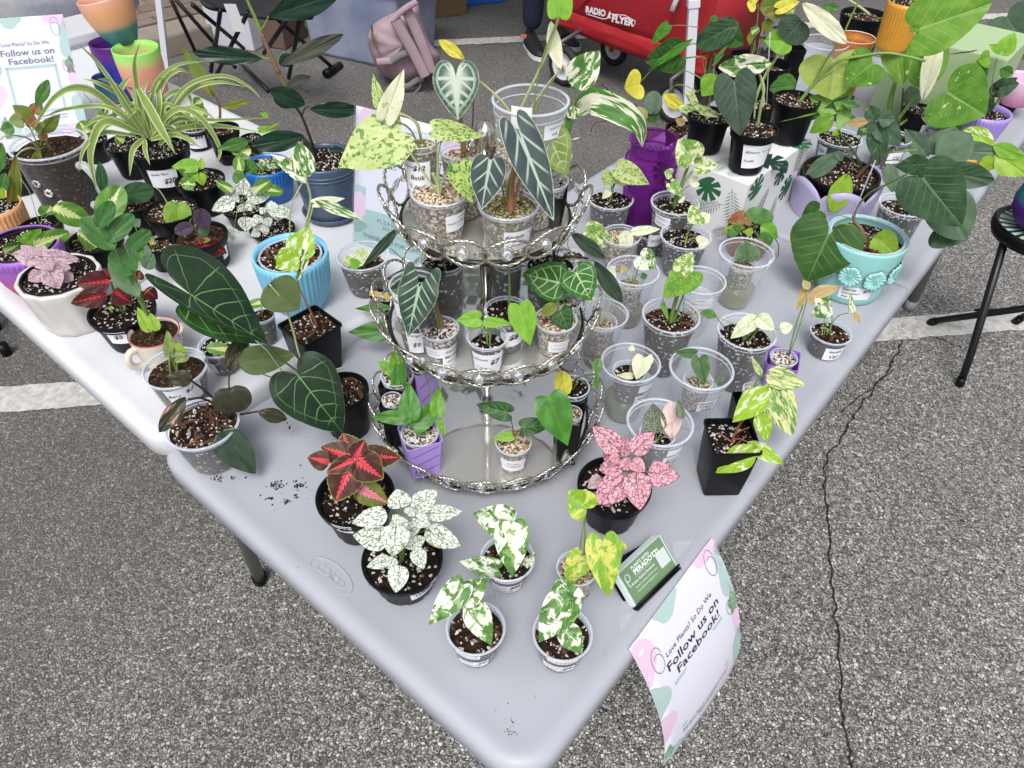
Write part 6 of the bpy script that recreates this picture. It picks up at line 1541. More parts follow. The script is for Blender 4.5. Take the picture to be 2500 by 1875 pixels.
plant('potted_hoya', 'black pot with glossy green leaves standing left of the bright blue planter', ('nursery', 650, 290, 85, 400, 66), 'green 620 260 690 200 60', surf=ZW, soil='dark', lvl=.92, sw=4)
# spider plant
frame(0, 0, 2.963)
def spider(root, q):
    c = q.soil_c
    S = LM('spider')
    Ls = [
     [(1060, 1000), (900, 740), (720, 470), (568, 318)], [(1050, 950), (995, 650), (975, 450), (1018, 295)], [(1100, 950), (1110, 650), (1260, 480), (1500, 438)], [(1100, 900), (1180, 600), (1300, 505), (1430, 560)],
     [(1150, 950), (1330, 640), (1600, 548), (1790, 620), (1890, 715)], [(1150, 950), (1360, 670), (1570, 595), (1785, 630)], [(1100, 980), (1300, 868), (1600, 868), (1962, 850)], [(1150, 1000), (1350, 922), (1600, 912), (1865, 952)],
     [(1100, 960), (1280, 790), (1460, 860), (1590, 1080), (1540, 1225)], [(1050, 980), (850, 800), (620, 640), (400, 700), (200, 1000)], [(1040, 980), (800, 780), (500, 785), (300, 850)],
     [(980, 980), (740, 960), (610, 1070), (568, 1245)], [(1000, 960), (760, 880), (655, 1100), (700, 1395)], [(1020, 950), (900, 720), (720, 605), (600, 570)], [(990, 900), (870, 700), (900, 600), (958, 548)], [(1100, 950), (1200, 700), (1360, 680), (1420, 950)],
     [(1040, 950), (900, 700), (800, 590), (700, 570)], [(1200, 1020), (1270, 960), (1315, 1030)], [(1090, 1000), (1150, 780), (1140, 600), (1190, 560)], [(1060, 990), (1000, 800), (960, 650), (900, 640)], [(1120, 1000), (1240, 830), (1400, 780), (1560, 860)],
     [(1060, 1000), (880, 880), (700, 860), (580, 960)], [(1100, 1000), (1180, 880), (1300, 830), (1380, 900)], [(1050, 1000), (940, 900), (800, 900), (700, 1000)], [(1090, 980), (1060, 800), (1030, 680), (1080, 560)], [(1070, 980), (1030, 850), (1010, 740), (990, 660)],
     [(1040, 1000), (960, 1090), (938, 1275)], [(1050, 1010), (1050, 1090), (1085, 1195)], [(1150, 1050), (1210, 990), (1240, 1070)], [(1000, 640), (1090, 800), (1180, 960), (1268, 1112)]]
    rs = random.Random(5)
    for i in range(16):
        a = rs.uniform(-2.4, 0.4); L = rs.uniform(220, 420)
        Ls.append([(1090, 1010), (1090 + cos(a) * L * .5, 960 + sin(a) * L * .55 - 60), (1090 + cos(a) * L, 990 + sin(a) * L * .6)])
    for i, pl in enumerate(Ls):
        n = len(pl)
        down = pl[-1][1] > 1050
        P = []
        for j, (x, y) in enumerate(pl):
            tt = j / (n - 1)
            dd = (0.05 if down else rs.uniform(-.03, .03)) * tt + (0.02 if down else 0)
            P.append(vpl(x, y, c, dd))
        w = 0.0098 * rs.uniform(.8, 1.15)
        if i == 29: w = 0.017; P = [vpl(x, y, c, .03 + .02 * k) for k, (x, y) in enumerate(pl)]
        if i in (9, 12): w = 0.014
        ribbon(S, P, w, root)
plant('potted_spider_plant', 'bushy spider plant with long striped strap leaves in a black pot priced 20 dollars', ('nursery', 1150, 1062, 206, 1500, 150), '', surf=ZW, soil='dark', lvl=.92, fn=spider,
 lab=[(1182, 1277, 195, 88, [('Spider Plant', -.08, .26, .6), ('$20', .2, -.14, .42, 1)])])
plant('potted_pothos', 'black pot of pale leaves half hidden behind the spider plant pot', ('nursery', 920, 1030, 160, 1305, 110), 'hoyav 900 1020 830 990 80', surf=ZW, soil='dark', lvl=.92, sw=5)
plant('potted_hoya', 'black pot of creamy green leaves standing in front of the printed sign', ('nursery', 660, 1000, 105, 1190, 80), 'hoyav 640 960 570 880 110;hoyav 650 960 720 870 110;marbw 600 1000 660 940 110 sh=oval;hoyav 700 860 820 850 120;marbw 760 830 850 760 110;stem 740 830 680 760 600 670 w=5 c=d', surf=ZW, soil='dark', lvl=.9, sw=4)
# glass mug
def mug(root, q):
    hv = -hview(q.base); a0 = atan2(hv.y, hv.x) + 0.55
    n = V((cos(a0), sin(a0), 0)); R = q.R
    pts = [q.base + n * r + V((0, 0, z)) for r, z in ((R * .93, q.h * .78), (R * 1.18, q.h * .80), (R * 1.45, q.h * .62), (R * 1.42, q.h * .32), (R * 1.1, q.h * .16), (R * .85, q.h * .16))]
    GL = clearmat('thick_glass', (0.75, 0.78, 0.80), 0.30, 0.04, 0.5)
    MB().add(*tube_g(bez(pts, 8), 0.0085, 12)).build('handle', GL, root)
    a1 = atan2(hv.y, hv.x) - .5
    for k, (da, zf) in enumerate(((-.1, .48), (.15, .30), (-.35, .62), (.3, .14))):
        for j in range(8):
            th = j * pi / 4
            nn = V((cos(a1 + da), sin(a1 + da), 0)); td = V((-nn.y, nn.x, 0))
            cc = q.base + nn * (prof_r(q.prof, q.h * zf) + .001) + V((0, 0, q.h * zf)) + td * (cos(th) * .006) + V((0, 0, sin(th) * .006))
            MB().add(*rock(cc, .0035, random)).build('painted_petal', pm('white_enamel', (.7, .7, .72), .4), root)
plant('potted_christmas_cactus', 'glass mug planter with painted white daisies and mixed trailing cactus stems', ('glass', 350, 1040, 262, 1590, 200), 'rust 240 860 90 760 110 sh=ovate;red 240 820 300 740 90;red 250 900 180 850 90;green 265 770 352 575 85 sh=ellip s=0;rust 300 960 440 830 90;green 100 920 0 940 90 sh=ovate s=0;red 290 960 340 1020 70;rust 280 1080 250 1240 70 sh=ellip;berry 150 870 60 880 110;berry 300 930 240 900 90;rust 110 1120 100 1610 95 sh=ellip s=0 d=.03;green 10 1030 -10 1250 80 s=0 d=.03;red 200 900 260 860 80;hoyad 720 1170 750 1400 80 s=0 sh=ellip;stem 300 1100 200 1000 50 980 0 1010 w=14 c=p;stem 300 1100 230 1070 160 1090 110 1140 w=14 c=p;stem 280 1060 200 900 120 880 w=9 c=g;stem 290 1060 330 900 w=7', surf=ZW, soil='brown', lvl=.90, sw=6, fn=mug)
G2 = gradmat('teal_to_orange_print', [(0.0, (0.05, 0.24, 0.22)), (0.3, (0.07, 0.30, 0.26)), (0.55, (0.65, 0.32, 0.14)), (1.0, (0.70, 0.35, 0.16))])
plant('potted_cactus', 'orange and teal ribbed planter at the far left edge of the white table', ('ribbed', -40, 1480, 175, 1830, 120), 'green 0 1400 40 1250 80;limeb -40 1420 20 1340 100', surf=ZW, soil='dark', lvl=.9, sw=6, col=G2)
plant('potted_hoya', 'black pot hidden behind the glass mug at the left edge of the white table', ('nursery', 70, 1160, 140, 1420, 100), 'green 20 1120 -40 1250 90', surf=ZW, soil='chunky', lvl=.9, sw=6)
# stacked empty planters
def empty_planter(label, pot, mat, surf=ZW, h=None, tilt=None, kind='smooth'):
    kd, cx, cy, r, yb, rb = ('smooth',) + pot
    q = solve_pot(cx, cy, r, yb, rb, surf, h)
    root = empty('planter', q.base, label, 'planter', 'empty printed planters')
    b = q.base; R, rr, hh = q.R, q.r, q.h
    pr = [(0.001, 0.001), (rr * .9, 0.0), (rr, hh * .04)] + [(rr + (R - rr) * (1 - (1 - t / 8) ** 1.7) + R * .035 * sin(pi * t / 8), hh * (.04 + .93 * t / 8)) for t in range(1, 9)] + [(R, hh), (R * .95, hh), (R * .93, hh * .9), (rr * .9, hh * .1), (0.001, hh * .08)]
    MB().add(*lathe_g(pr, 56, b)).build('pot', mat, root)
    if tilt: root.rotation_euler = tilt
    return root, q
frame(0, 0, 5.53)
GA = gradmat('navy_violet_print', [(0, (0.01, 0.02, 0.06)), (0.25, (0.006, 0.02, 0.30)), (0.6, (0.01, 0.03, 0.36)), (0.85, (0.11, 0.02, 0.24)), (1, (0.08, 0.01, 0.16))])
GB = gradmat('violet_coral_lime_print', [(0, (0.10, 0.03, 0.25)), (0.18, (0.28, 0.08, 0.26)), (0.35, (0.62, 0.17, 0.17)), (0.75, (0.66, 0.32, 0.20)), (0.88, (0.40, 0.62, 0.16)), (1, (0.26, 0.70, 0.12))])
GC = gradmat('teal_peach_print', [(0, (0.03, 0.17, 0.16)), (0.34, (0.06, 0.25, 0.22)), (0.46, (0.62, 0.36, 0.19)), (0.8, (0.70, 0.33, 0.16)), (1, (0.66, 0.36, 0.28))])
GD = gradmat('steel_teal_print', [(0, (0.28, 0.16, 0.10)), (0.25, (0.05, 0.18, 0.20)), (1, (0.04, 0.10, 0.24))])
empty_planter('empty navy and violet printed planter below the stacked peach one', (1480, 560, 270, 1380, 170), GA)
empty_planter('empty printed planter fading from lime rim through coral to violet, beside tent leg', (1820, 640, 300, 1560, 190), GB)
empty_planter('small steel blue and teal printed planter behind the spider plant', (1420, 1030, 175, 1420, 120), GD)
bb_ = at(1820, 640, 0)
qb = solve_pot(1820, 640, 300, 1560, 190, ZW)
empty_planter('peach and teal printed planter stacked across the rims of two others', (1480, -60, 345, 640, 180), GC, surf=ZW + qb.h * 0.93, tilt=(radians(6), radians(-8), 0))
empty_planter('indigo printed planter mostly hidden by striped spider plant leaves', (2010, 1290, 160, 1760, 120), PURD)
# ================================================================== far half of the grey table
frame(1200, 0, 2.963)
VASE = clearmat('violet_glass', (0.26, 0.06, 0.32), 0.05, 0.04, 0.50, tint=(0.78, 0.46, 0.82))
qv = solve_pot(1182, 1010, 182, 1680, 140, ZG)
rv = empty('glass_vase', qv.base, 'ribbed purple glass jar with a scalloped shoulder standing near the table edge', 'vase')
R_, h_ = qv.R, qv.h
nfl = 30
prof = [(0.001, 0.003), (qv.r * .92, 0.002), (qv.r, 0.006)] + [(qv.r + (R_ * 1.04 - qv.r) * t / 8, h_ * (.02 + .74 * t / 8)) for t in range(1, 9)] + [(R_ * 1.02, h_ * .80), (R_ * .90, h_ * .845), (R_ * .86, h_ * .87), (R_ * .90, h_ * .91), (R_ * .98, h_ * .985), (R_, h_)]
npf = len(prof)
def vfl(a, t):
    i = t * (npf - 1)
    return 1 + (0.055 * abs(cos(a * nfl / 2)) if 2 < i < 12 else 0)
MB().add(*lathe_g(prof, nfl * 8, qv.base, vfl)).build('jar_wall', VASE, rv)
MB().add(*lathe_g([(R_ * .93, h_), (R_ * .80, h_ * .87), (R_ * .92, h_ * .78), (qv.r * .9, h_ * .06), (0.001, h_ * .05)], 60, qv.base)).build('jar_inner_wall', VASE, rv)
MB().add(*torus_g(qv.base + V((0, 0, h_)), R_ * .965, .0032)).add(*torus_g(qv.base + V((0, 0, h_ * .87)), R_ * .875, .0026)).build('rim', VASE, rv)
zz = MB()
pts = []
for i in range(nfl * 2 + 1):
    a = 2 * pi * i / (nfl * 2)
    z = h_ * (.80 if i % 2 else .755); rr = R_ * (1.045)
    pts.append(qv.base + V((cos(a) * rr, sin(a) * rr, z)))
zz.add(*tube_g(pts, .0016, 5, cap=False)); zz.build('scalloped_shoulder', VASE, rv)
# ---- leaf print cardboard box
frame(1200, 0, 2.963)
zt_ = ZG + .1415
bx, by = V((1, 0, 0)), V((0.03, 1, 0)).normalized(); bx = V((by.y, -by.x, 0))
bw, bd = .215, .282
pc = V((-.3440, 1.1190, 0))
bl = empty('printed_box', V((pc.x, pc.y, ZG)) - bx * bw / 2 + by * bd / 2, 'white cardboard box printed with monstera and palm leaves, black pots standing on it', 'box')
b0 = V(bl.location)
WB = pm('white_card', (0.74, 0.74, 0.75), 0.6, var=0.02, bump=0.05)
bo = MB().add(*box_g(b0 + V((0, 0, .0707)), bw, bd, .1405, bx, by)).build('box_body', WB, bl, smooth=False)
PG = [pm('print_green_%d' % i, c, 0.6, var=0.3, nscale=40, bump=0) for i, c in enumerate([(0.02, 0.13, 0.05), (0.012, 0.05, 0.035), (0.10, 0.24, 0.12), (0.01, 0.02, 0.02)])]
def monstera(mb, mp, x, y, s, rot):
    pts = []
    for k in range(72):
        a = 2 * pi * k / 72
        r = s * (1 - 0.25 * cos(a)) * (0.9 + .15 * abs(sin(a)))
        if 0.15 < abs(((a / (2 * pi) + .5) % 1) - .5) < .46:
            if (k % 8) in (0, 1): r *= 0.42
        pts.append((x + r * cos(a + rot), y + r * sin(a + rot)))
    for k in range(72):
        p0, p1 = pts[k], pts[(k + 1) % 72]
        mb.add([mp(x, y, .0004), mp(*p0, .0004), mp(*p1, .0004)], [(0, 1, 2)])
def palm(mb, mp, x, y, s, rot, n=11):
    c, sn = cos(rot), sin(rot)
    T = lambda a, b_: (x + a * c - b_ * sn, y + a * sn + b_ * c)
    put_line(mb, mp, [T(-s, 0), T(s, 0)], s * .03, .0005)
    for k in range(n):
        t_ = -0.85 + 1.8 * k / n
        L = s * .55 * (1 - abs(t_) ** 2 * .6)
        for sg in (-1, 1):
            a0 = (t_ * s, 0); a1 = (t_ * s + L * .55, sg * L)
            put_poly(mb, mp, [T(*a0), T(a0[0] + L * .38 - L * .04, sg * L * .55 + sg * .0), T(*a1), T(a0[0] + L * .25 + L * .16, sg * L * .42)], .0005)
def face(n, u, c): return lambda a, b_, o: c + u * a + V((0, 0, b_)) + n * o
fA = face(-by, bx, b0 - by * bd / 2 + V((0, 0, .0707)))
fB = face(bx, by, b0 + bx * bw / 2 + V((0, 0, .0707)))
fT = lambda a, b_, o: b0 + bx * a + by * b_ + V((0, 0, .1412 + o))
rs = random.Random(3)
mbs = [MB() for _ in PG]
for mp, W2, H2, sp in ((fA, bw, .14, ((-.085, .03, 1, .031), (-.03, -.045, 2, .05), (.02, .035, 0, .034), (.085, .01, 2, .045), (-.09, -.045, 1, .03), (.075, -.05, 3, .026), (.03, -.01, 2, .04))),
                   (fB, bd, .14, ((-.10, .045, 0, .03), (-.045, -.01, 3, .04), (.02, .04, 1, .034), (.075, -.02, 0, .032), (.10, .05, 2, .04), (-.09, -.045, 2, .045), (.03, -.05, 3, .03))),
                   (fT, bw, bd, ((-.08, -.09, 0, .032), (.07, -.11, 2, .03), (.09, -.02, 1, .034), (-.09, .05, 1, .035), (.02, -.1, 2, .04), (.09, .1, 0, .03), (-.02, .1, 2, .04)))):
    for x, y, k, s in sp:
        mbs = {k: MB()}
        if k in (0, 1): monstera(mbs[k], mp, x, y, min(s, H2 * .2), rs.uniform(0, 6))
        else: palm(mbs[k], mp, x, y, min(s, H2 * .38) * .95, rs.uniform(-2.6, -.5))
        mbs[k].build('leaf_print', PG[k], bo, smooth=False)
ZX = zt_ + .0005
plant('potted_alocasia', 'large grey velvet heart leaf and white splashed leaf in a black pot priced 35 dollars', ('nursery', 1905, 925, 172, 1275, 118), 'frydekw 1940 520 1640 480 10 s=0;frydekg 1755 590 1800 985 300 s=0 roll=0 d=.03;frydekw 1640 485 2030 470 160 s=0 sh=ellip d=.02 roll=20;stem 1920 930 1950 760 1970 640 1935 520 w=24 c=p;stem 1900 860 1900 740 1830 640 1755 590 w=15 c=p', surf=ZX, soil='chunky', lvl=.95, sw=12,
 lab=[(1920, 1110, 185, 115, [('Alocasia', -.17, .22, .5), ('$35', .33, .26, .3, 1), ('Frydek', -.24, -.18, .36)], dict(tilt=.08))])
plant('potted_alocasia', 'black pot of bark with pale stalks standing behind the 35 dollar pot', ('nursery', 1925, 745, 118, 1120, 95), 'stem 1880 780 1900 690 1870 640 w=22 c=p;stem 1890 790 1960 600 2075 400 w=14;stem 1960 780 1970 720 1945 560 1935 520 w=16 c=p', surf=ZX, soil='chunky', lvl=.95)
MB().add(*tube_g([vpl(1985, 850, b0 + V((0, 0, .2))), vpl(2015, 230, b0 + V((0, 0, .2)))], .0011, 6)).build('plant_stake', clearmat('clear_stake', (0.8, .82, .85), .3, .1, .4), bl)
frame(1800, 0, 2.963)
plant('potted_alocasia', 'black pot with thick slanting stalks of huge lime leaves beside the 35 dollar pot', ('nursery', 430, 715, 168, 1060, 125), 'bigy 715 480 650 735 10 s=0;bigy 700 435 690 725 470 s=0 roll=0 fold=.1 d=-.02;big 960 470 790 600 10 s=0;bigd 970 465 780 610 290 s=0 roll=25 d=.0;cream 470 20 800 315 130 s=0 sh=ellip d=.02;frydekg 465 150 340 290 240 s=0 sh=round;lime 380 290 190 290 190 s=0 ;stem 440 750 560 600 720 450 900 405 1100 385 1360 440 w=26 c=g;stem 450 750 540 620 640 440 740 300 820 130 880 0 900 -60 w=15;stem 470 735 520 640 640 540 720 480 w=10 c=p;stem 110 780 190 560 330 340 450 160 w=12 c=p;big 560 820 290 890 10 s=0', surf=ZX, soil='chunky', lvl=.95, sw=12)
frame(1200, 0, 2.963)
plant('potted_philodendron', 'leggy philodendron with dark glossy leaf and yellowing hanging leaves behind the print box', ('nursery', 1580, 830, 160, 1130, 120),
 'philod 1790 165 1480 330 190 s=0 sh=oval;philo 1700 240 1820 330 170 s=0;big 1500 410 1110 450 10 s=0;philo 1350 390 1110 450 240 s=0 f=-.2;pothos 1460 280 1125 510 60 s=0 sh=lance;pothos 1275 185 1150 320 80 s=0;yellow 1070 605 960 640 210 s=0 roll=0 curl=.4;yellow 1245 675 1420 825 90 s=0 sh=lance;lime 1640 540 1520 700 170 s=0 sh=lance;potvar 1440 680 1460 770 70 s=0 sh=cut;potvar 1440 750 1650 850 150 s=0 sh=cut;green 1620 110 1600 160 60 s=0;green 1600 440 1740 300 25 s=0 sh=lance;green 1590 480 1690 380 25 s=0 sh=lance;'
 'stem 1560 840 1560 600 1600 400 1680 250 1790 165 w=14 c=k;stem 1540 840 1545 560 1500 350 1440 320 1340 400 w=9 c=c;stem 1560 600 1450 530 1280 475 1180 490 1070 605 w=9 c=g;stem 1500 670 1400 620 1330 620 1245 680 w=7;stem 1540 560 1560 400 1580 330 w=9 c=g;stem 1570 800 1600 560 1620 420 1600 330 w=9 c=p;stem 1500 200 1400 185 1275 185 w=8 c=c', surf=ZG + .142, soil='dark', lvl=.93, sw=8)
plant('potted_philodendron', 'low dark pot with a grey leaf, bent dark stem and tan shoots', ('nursery', 1390, 930, 130, 1250, 100), 'grey 1170 830 1170 655 130 s=0 sh=oval;philo 1170 890 1160 800 95 s=0 sh=oval;tan 1120 870 980 790 130 s=0 sh=ovate;tan 1400 900 1330 860 60 s=0;limeb 1440 920 1490 810 50 s=0;stem 1440 960 1440 880 1370 790 1430 760 w=24 c=k;stem 1120 990 1110 900 1130 830 w=12 c=d;stem 1010 950 940 880 820 875 740 900 720 950 w=8 c=d', surf=ZG, soil='chunky', lvl=.92, sw=6)
# small red leaved plant in front of the box
frame(1200, 450, 2.963)
plant('potted_syngonium', 'low plant with reddish and green round leaves in front of the print box', ('smooth', 1880, 330, 170, 560, 120), 'red 1850 235 1705 265 110 sh=ovate;green 1920 280 1960 170 200 sh=round;green 1780 360 1740 310 110 sh=round;pothosl 1950 290 2075 390 120 sh=lance;limeb 1830 310 1660 340 70 sh=lance;limeb 1850 320 1880 375 60;green 1930 380 2020 440 120 sh=round;red 1850 300 1870 240 50;stem 1950 290 2020 350 2075 440 2070 530 w=9 c=k', surf=ZG, soil='dark', lvl=.9, sw=5, col=pm('terracotta_plastic', (0.20, 0.05, 0.025), 0.45))
# ---- lavender scalloped pot with philodendron
frame(1800, 0, 2.963)
LAV = pm('lavender_print_plastic', (0.42, 0.38, 0.58), 0.42, var=0.04, bump=0.15)
def scallop(root, q):
    b = q.base; R = q.R * 1.14; r = R * .92; h = q.h * .98
    n = 6; seg = 120
    vs, fs = [], []
    hv = -hview(b); a0 = atan2(hv.y, hv.x)
    for i, t_ in enumerate((0, .2, .5, .8, 1, 1, .8, .3)):
        inner = i >= 5
        for k in range(seg):
            a = 2 * pi * k / seg
            top = 1 - 0.34 * (1 - abs(sin((a - a0 + .25) * n / 2)) ** .6)
            rr = (r + (R - r) * t_) - (.003 if inner else 0)
            vs.append(b + V((cos(a) * rr, sin(a) * rr, .001 + h * t_ * top)))
    for i in range(7):
        for k in range(seg): fs.append((i * seg + k, i * seg + (k + 1) % seg, (i + 1) * seg + (k + 1) % seg, (i + 1) * seg + k))
    MB().add(vs, fs).build('scalloped_cachepot', LAV, root)
plant('potted_philodendron', 'lobed philodendron in a black pot inside a lavender planter with a scalloped rim', ('nursery', 755, 1245, 272, 1600, 190),
 'florida 720 800 290 880 170 s=0 sh=cut d=.0;big 740 810 520 690 150 s=0 sh=lance;big 720 830 830 850 200 s=0 sh=lance;big 720 800 830 600 110 s=0 sh=lance;big 700 840 520 965 130 s=0 sh=lance;green 760 740 895 770 60 s=0 sh=lance;'
 'florida 1000 870 940 760 110 s=0 sh=ovate;florida 1010 880 1185 1050 170 s=0 sh=ovate;florida 1010 890 1020 1190 150 s=0;florida 1000 880 860 980 110 s=0;tan 950 880 775 895 70 s=0;florida 1020 860 1150 860 120 s=0;grey 760 1100 490 1290 130 s=0 sh=ellip;limeb 800 1255 690 1540 160 s=0 sh=ellip d=.04;grey 720 1090 760 1170 60 s=0;grey 1090 1180 1130 1400 110 s=0 d=.01;grey 1140 1310 1240 1430 90 s=0 d=.01;'
 'stem 900 1190 830 1080 750 980 725 880 w=16 c=k;stem 880 1200 860 1100 900 980 1000 880 w=9 c=k;stem 860 1290 910 1230 970 1170 w=26 c=b;stem 870 1200 820 1150 760 1110 w=7 c=k;stem 970 1170 1080 1110 1200 1095 1300 1085 w=16 c=g;stem 960 1180 1100 1160 1240 1160 w=9 c=k;stem 830 730 880 715 930 760 w=7', surf=ZG, soil='chunky', lvl=.93, sw=8, fn=scallop)
frame(1800, 0, 2.963)
plant('potted_philodendron', 'clear cup with blotched soil under the lobed leaf, left one behind the lavender planter', ('cup', 742, 995, 158, 1270, 115), 'limeb 720 980 715 930 60', surf=ZG, soil='dark', lvl=.92, lab=[(615, 1095, 60, 80, [('Philo', 0, .2, .7), ('Joepii', 0, -.2, .8)])])
plant('potted_philodendron', 'clear dark cup half hidden, right one behind the lavender planter', ('cup', 1130, 990, 130, 1260, 95), '', surf=ZG, soil='chunky', lvl=.92, lab=[(1150, 1130, 90, 60, [('Cat', .1, 0, .5)])])
plant('potted_philodendron', 'clear cup of dark soil under the darkest hanging leaf, right behind the aqua pot', ('cup', 1205, 1480, 172, 1860, 120), '', surf=ZG, soil='dark', lvl=.86)
# the aqua pot's big dark leaf and companion, on the long stake
for r_ in list(bpy.data.objects):
    if r_.get('label', '').startswith('large dark veined philodendron'): AQ = r_
class _Q: pass
frame(1800, 450, 2.963)
qa = solve_pot(945, 362, 284, 866, 215, ZG); qa.soil_c = qa.base + V((0, 0, qa.h * .86)); qa.soil_r = qa.R * .9
frame(1800, 0, 2.963)
grow(AQ, qa, 'grey 1420 1300 1650 1740 330 s=0 d=-.02 sh=ellip;philod 1345 1290 1625 1640 440 s=0 d=.03 roll=0 fold=.12 sh=heart', None, 'k', 8)
MB().add(*tube_g([vpl(835, 1560, qa.soil_c, .01), vpl(1000, 1160, qa.soil_c, .01)], .0013, 6)).build('plant_stake', MATS['clear_stake'], AQ)
plant('potted_philodendron', 'grey green many lobed philodendron in an orange yellow square pot near the right edge', ('smooth', 1650, 1095, 140, 1300, 100), 'grey 1390 1130 1205 935 150 s=0 sh=lance d=.01;grey 1400 1120 1560 915 170 s=0 sh=lance d=.01;philod 1400 1180 1140 1210 150 s=0 sh=lance d=.04;grey 1450 1180 1690 960 260 s=0 sh=ellip d=.03;grey 1500 1090 1890 1105 150 s=0 sh=ellip d=.0;philod 1440 1230 1865 1305 190 s=0 sh=ellip d=.04;philod 1400 1210 1360 1330 160 s=0 sh=lance d=.04;stem 1600 1100 1700 1180 1800 1170 1870 1110 w=15 c=b;'
 'limevar 1860 1060 1640 930 140 s=0 sh=ellip d=-.01;lime 1850 1050 2090 1150 110 s=0 sh=lance;limeb 1870 1110 2110 1270 200 s=0 sh=lance;limeb 1850 1120 1770 1260 120 s=0 sh=lance', surf=ZG, soil='chunky', lvl=.92, sw=8, col=pm('amber_plastic', (0.72, 0.38, 0.07), 0.4, var=0.05))
LILR = pm('lilac_ribbed_plastic', (0.36, 0.26, 0.68), 0.4, var=0.05, bump=0.15)
plant('potted_alocasia', 'lilac ribbed planter with dark puckered leaves at the far right of grey table', ('ribbedv', 1800, 800, 175, 1100, 120), 'blackg 1830 680 2030 560 110 s=0;green 1850 760 1790 740 120 s=0;philod 1900 640 2040 600 130 s=0;blackg 1800 720 1830 820 90;green 1700 470 1800 560 110 s=0;lime 1720 450 1750 520 70 s=0;lime 1820 420 1740 440 120 s=0 ;lime 1910 370 1820 320 60 s=0;lime 1905 400 2010 235 130 s=0 sh=ovate;green 1780 600 1700 620 110 s=0;green 1900 500 1990 540 90 s=0;stem 1830 800 1840 640 1860 500 1880 420 w=9;stem 1840 800 1900 700 1940 600 w=12 c=k;stem 1690 880 1690 820 1700 760 w=8 c=d', surf=ZG, soil='dark', lvl=.86, sw=7, col=LILR)
plant('potted_hoya', 'white edged hoya sprig twisting out of a black pot in front of the lilac planter', ('nursery', 1330, 790, 115, 985, 95), 'marbw 1480 880 1325 840 100 s=0;marbw 1440 900 1495 890 80 s=0;hoyav 1540 900 1610 950 90 s=0;marbw 1690 870 1590 930 100 s=0;hoyav 1700 880 1715 950 70 s=0;stem 1500 905 1600 920 1690 880 w=8 c=k', surf=ZG, soil='dark', lvl=.9, sw=5, lab=[(1420, 935, 90, 60, [('Hoya', 0, 0, .7)])])
plant('potted_seedling', 'little brown black pot with a white tag at the far right of the table', ('nursery', 1990, 700, 72, 830, 52), 'green 1960 690 1900 680 40', surf=ZG, soil='chunky', lvl=.9, sw=5)
PINKP = gradmat('pink_print', [(0, (0.62, 0.16, 0.42)), (.5, (0.66, 0.36, 0.55)), (1, (0.70, 0.50, 0.64))])
empty_planter('pink printed planter cut by the right frame edge', (2085, 560, 140, 780, 95), PINKP)
# ---- pale green box with the orange planter
bxg = MB()
g0 = at(1010, 800, ZG)
bp = empty('storage_box', g0, 'plain pale green box carrying the amber ribbed planter', 'box')
g0 = V((-.387, 1.958, ZG)); bp.location = g0
MB().add(*box_g(g0 + V((.14, .16, .1055)), .28, .24, .21)).build('box_body', pm('pale_green_card', (0.36, 0.48, 0.27), 0.6, var=.03), bp, smooth=False)
bevel(bp.children[0], .004)
ZGB = ZG + .2105
AMB = pm('amber_ribbed_plastic', (0.62, 0.29, 0.035), 0.42, var=.06)
plant('potted_alocasia', 'amber ribbed planter on the pale green box with sweeping lime leaves', ('ribbedv', 1230, 10, 130, 385, 110), 'big 1330 200 1890 10 10 s=0;big 1330 205 1850 20 420 s=0 roll=0 d=.02 fold=.14 sh=heart;big 1310 205 1240 205 60 s=0;stem 1230 20 1260 -30 1290 -90 w=14', surf=ZGB, soil='chunky', lvl=.95, sw=9, col=AMB)
plant('potted_alocasia', 'tall alocasia with upright broad glossy lime leaves in front of the pale green box', ('nursery', 1310, 800, 110, 960, 90), 'big 1190 620 1120 165 210 s=0 sh=ellip d=.11;bigd 1340 640 1400 190 280 s=0 sh=oval d=.10;cream 1340 730 1470 210 130 s=0 sh=ellip d=.14 fold=.5;bigd 1525 670 1800 835 470 s=0 d=.10 roll=0 fold=.12 sh=heart;grey 1280 780 1250 620 120 s=0 sh=ellip;stem 1100 830 1110 720 1140 600 w=44 c=g;stem 1160 870 1240 760 1290 690 w=26 c=g d=.08;stem 1180 900 1280 830 1360 780 w=20;stem 1170 880 1190 780 1200 640 w=20 c=k;anthk 1700 370 1500 400 10 s=0', surf=ZG, soil='dark', lvl=.92, sw=10)
plant('potted_anthurium', 'nearly black anthurium leaf with silver veins hanging above the spotted lime leaf', ('nursery', 1690, 560, 90, 760, 70), 'anthk 1705 370 1490 420 330 s=0 d=.06 roll=0;rust 1740 390 1850 180 50 s=0 sh=lance;stem 1700 560 1700 460 1705 370 w=9 c=k', surf=ZG, soil='dark', lvl=.9, sw=6)
plant('potted_alocasia', 'large round grey green leaf with pale veins at the top right corner', ('nursery', 1900, 290, 85, 470, 65), 'grey 1950 120 2060 300 330 s=0 sh=heart d=.0;green 1990 340 2080 420 160 s=0;stem 1900 300 1930 230 1950 120 w=10 c=k;rust 1870 330 1800 420 70 s=0', surf=ZG, soil='chunky', lvl=.92, sw=6)
plant('empty_cup', 'empty clear cup behind the backlit yellow green leaf', ('cupplain', 640, 305, 168, 560, 110), '', surf=ZG + .142, soil=None, lvl=.1, cat='cup') if False else None
frame(1800, 0, 2.963)
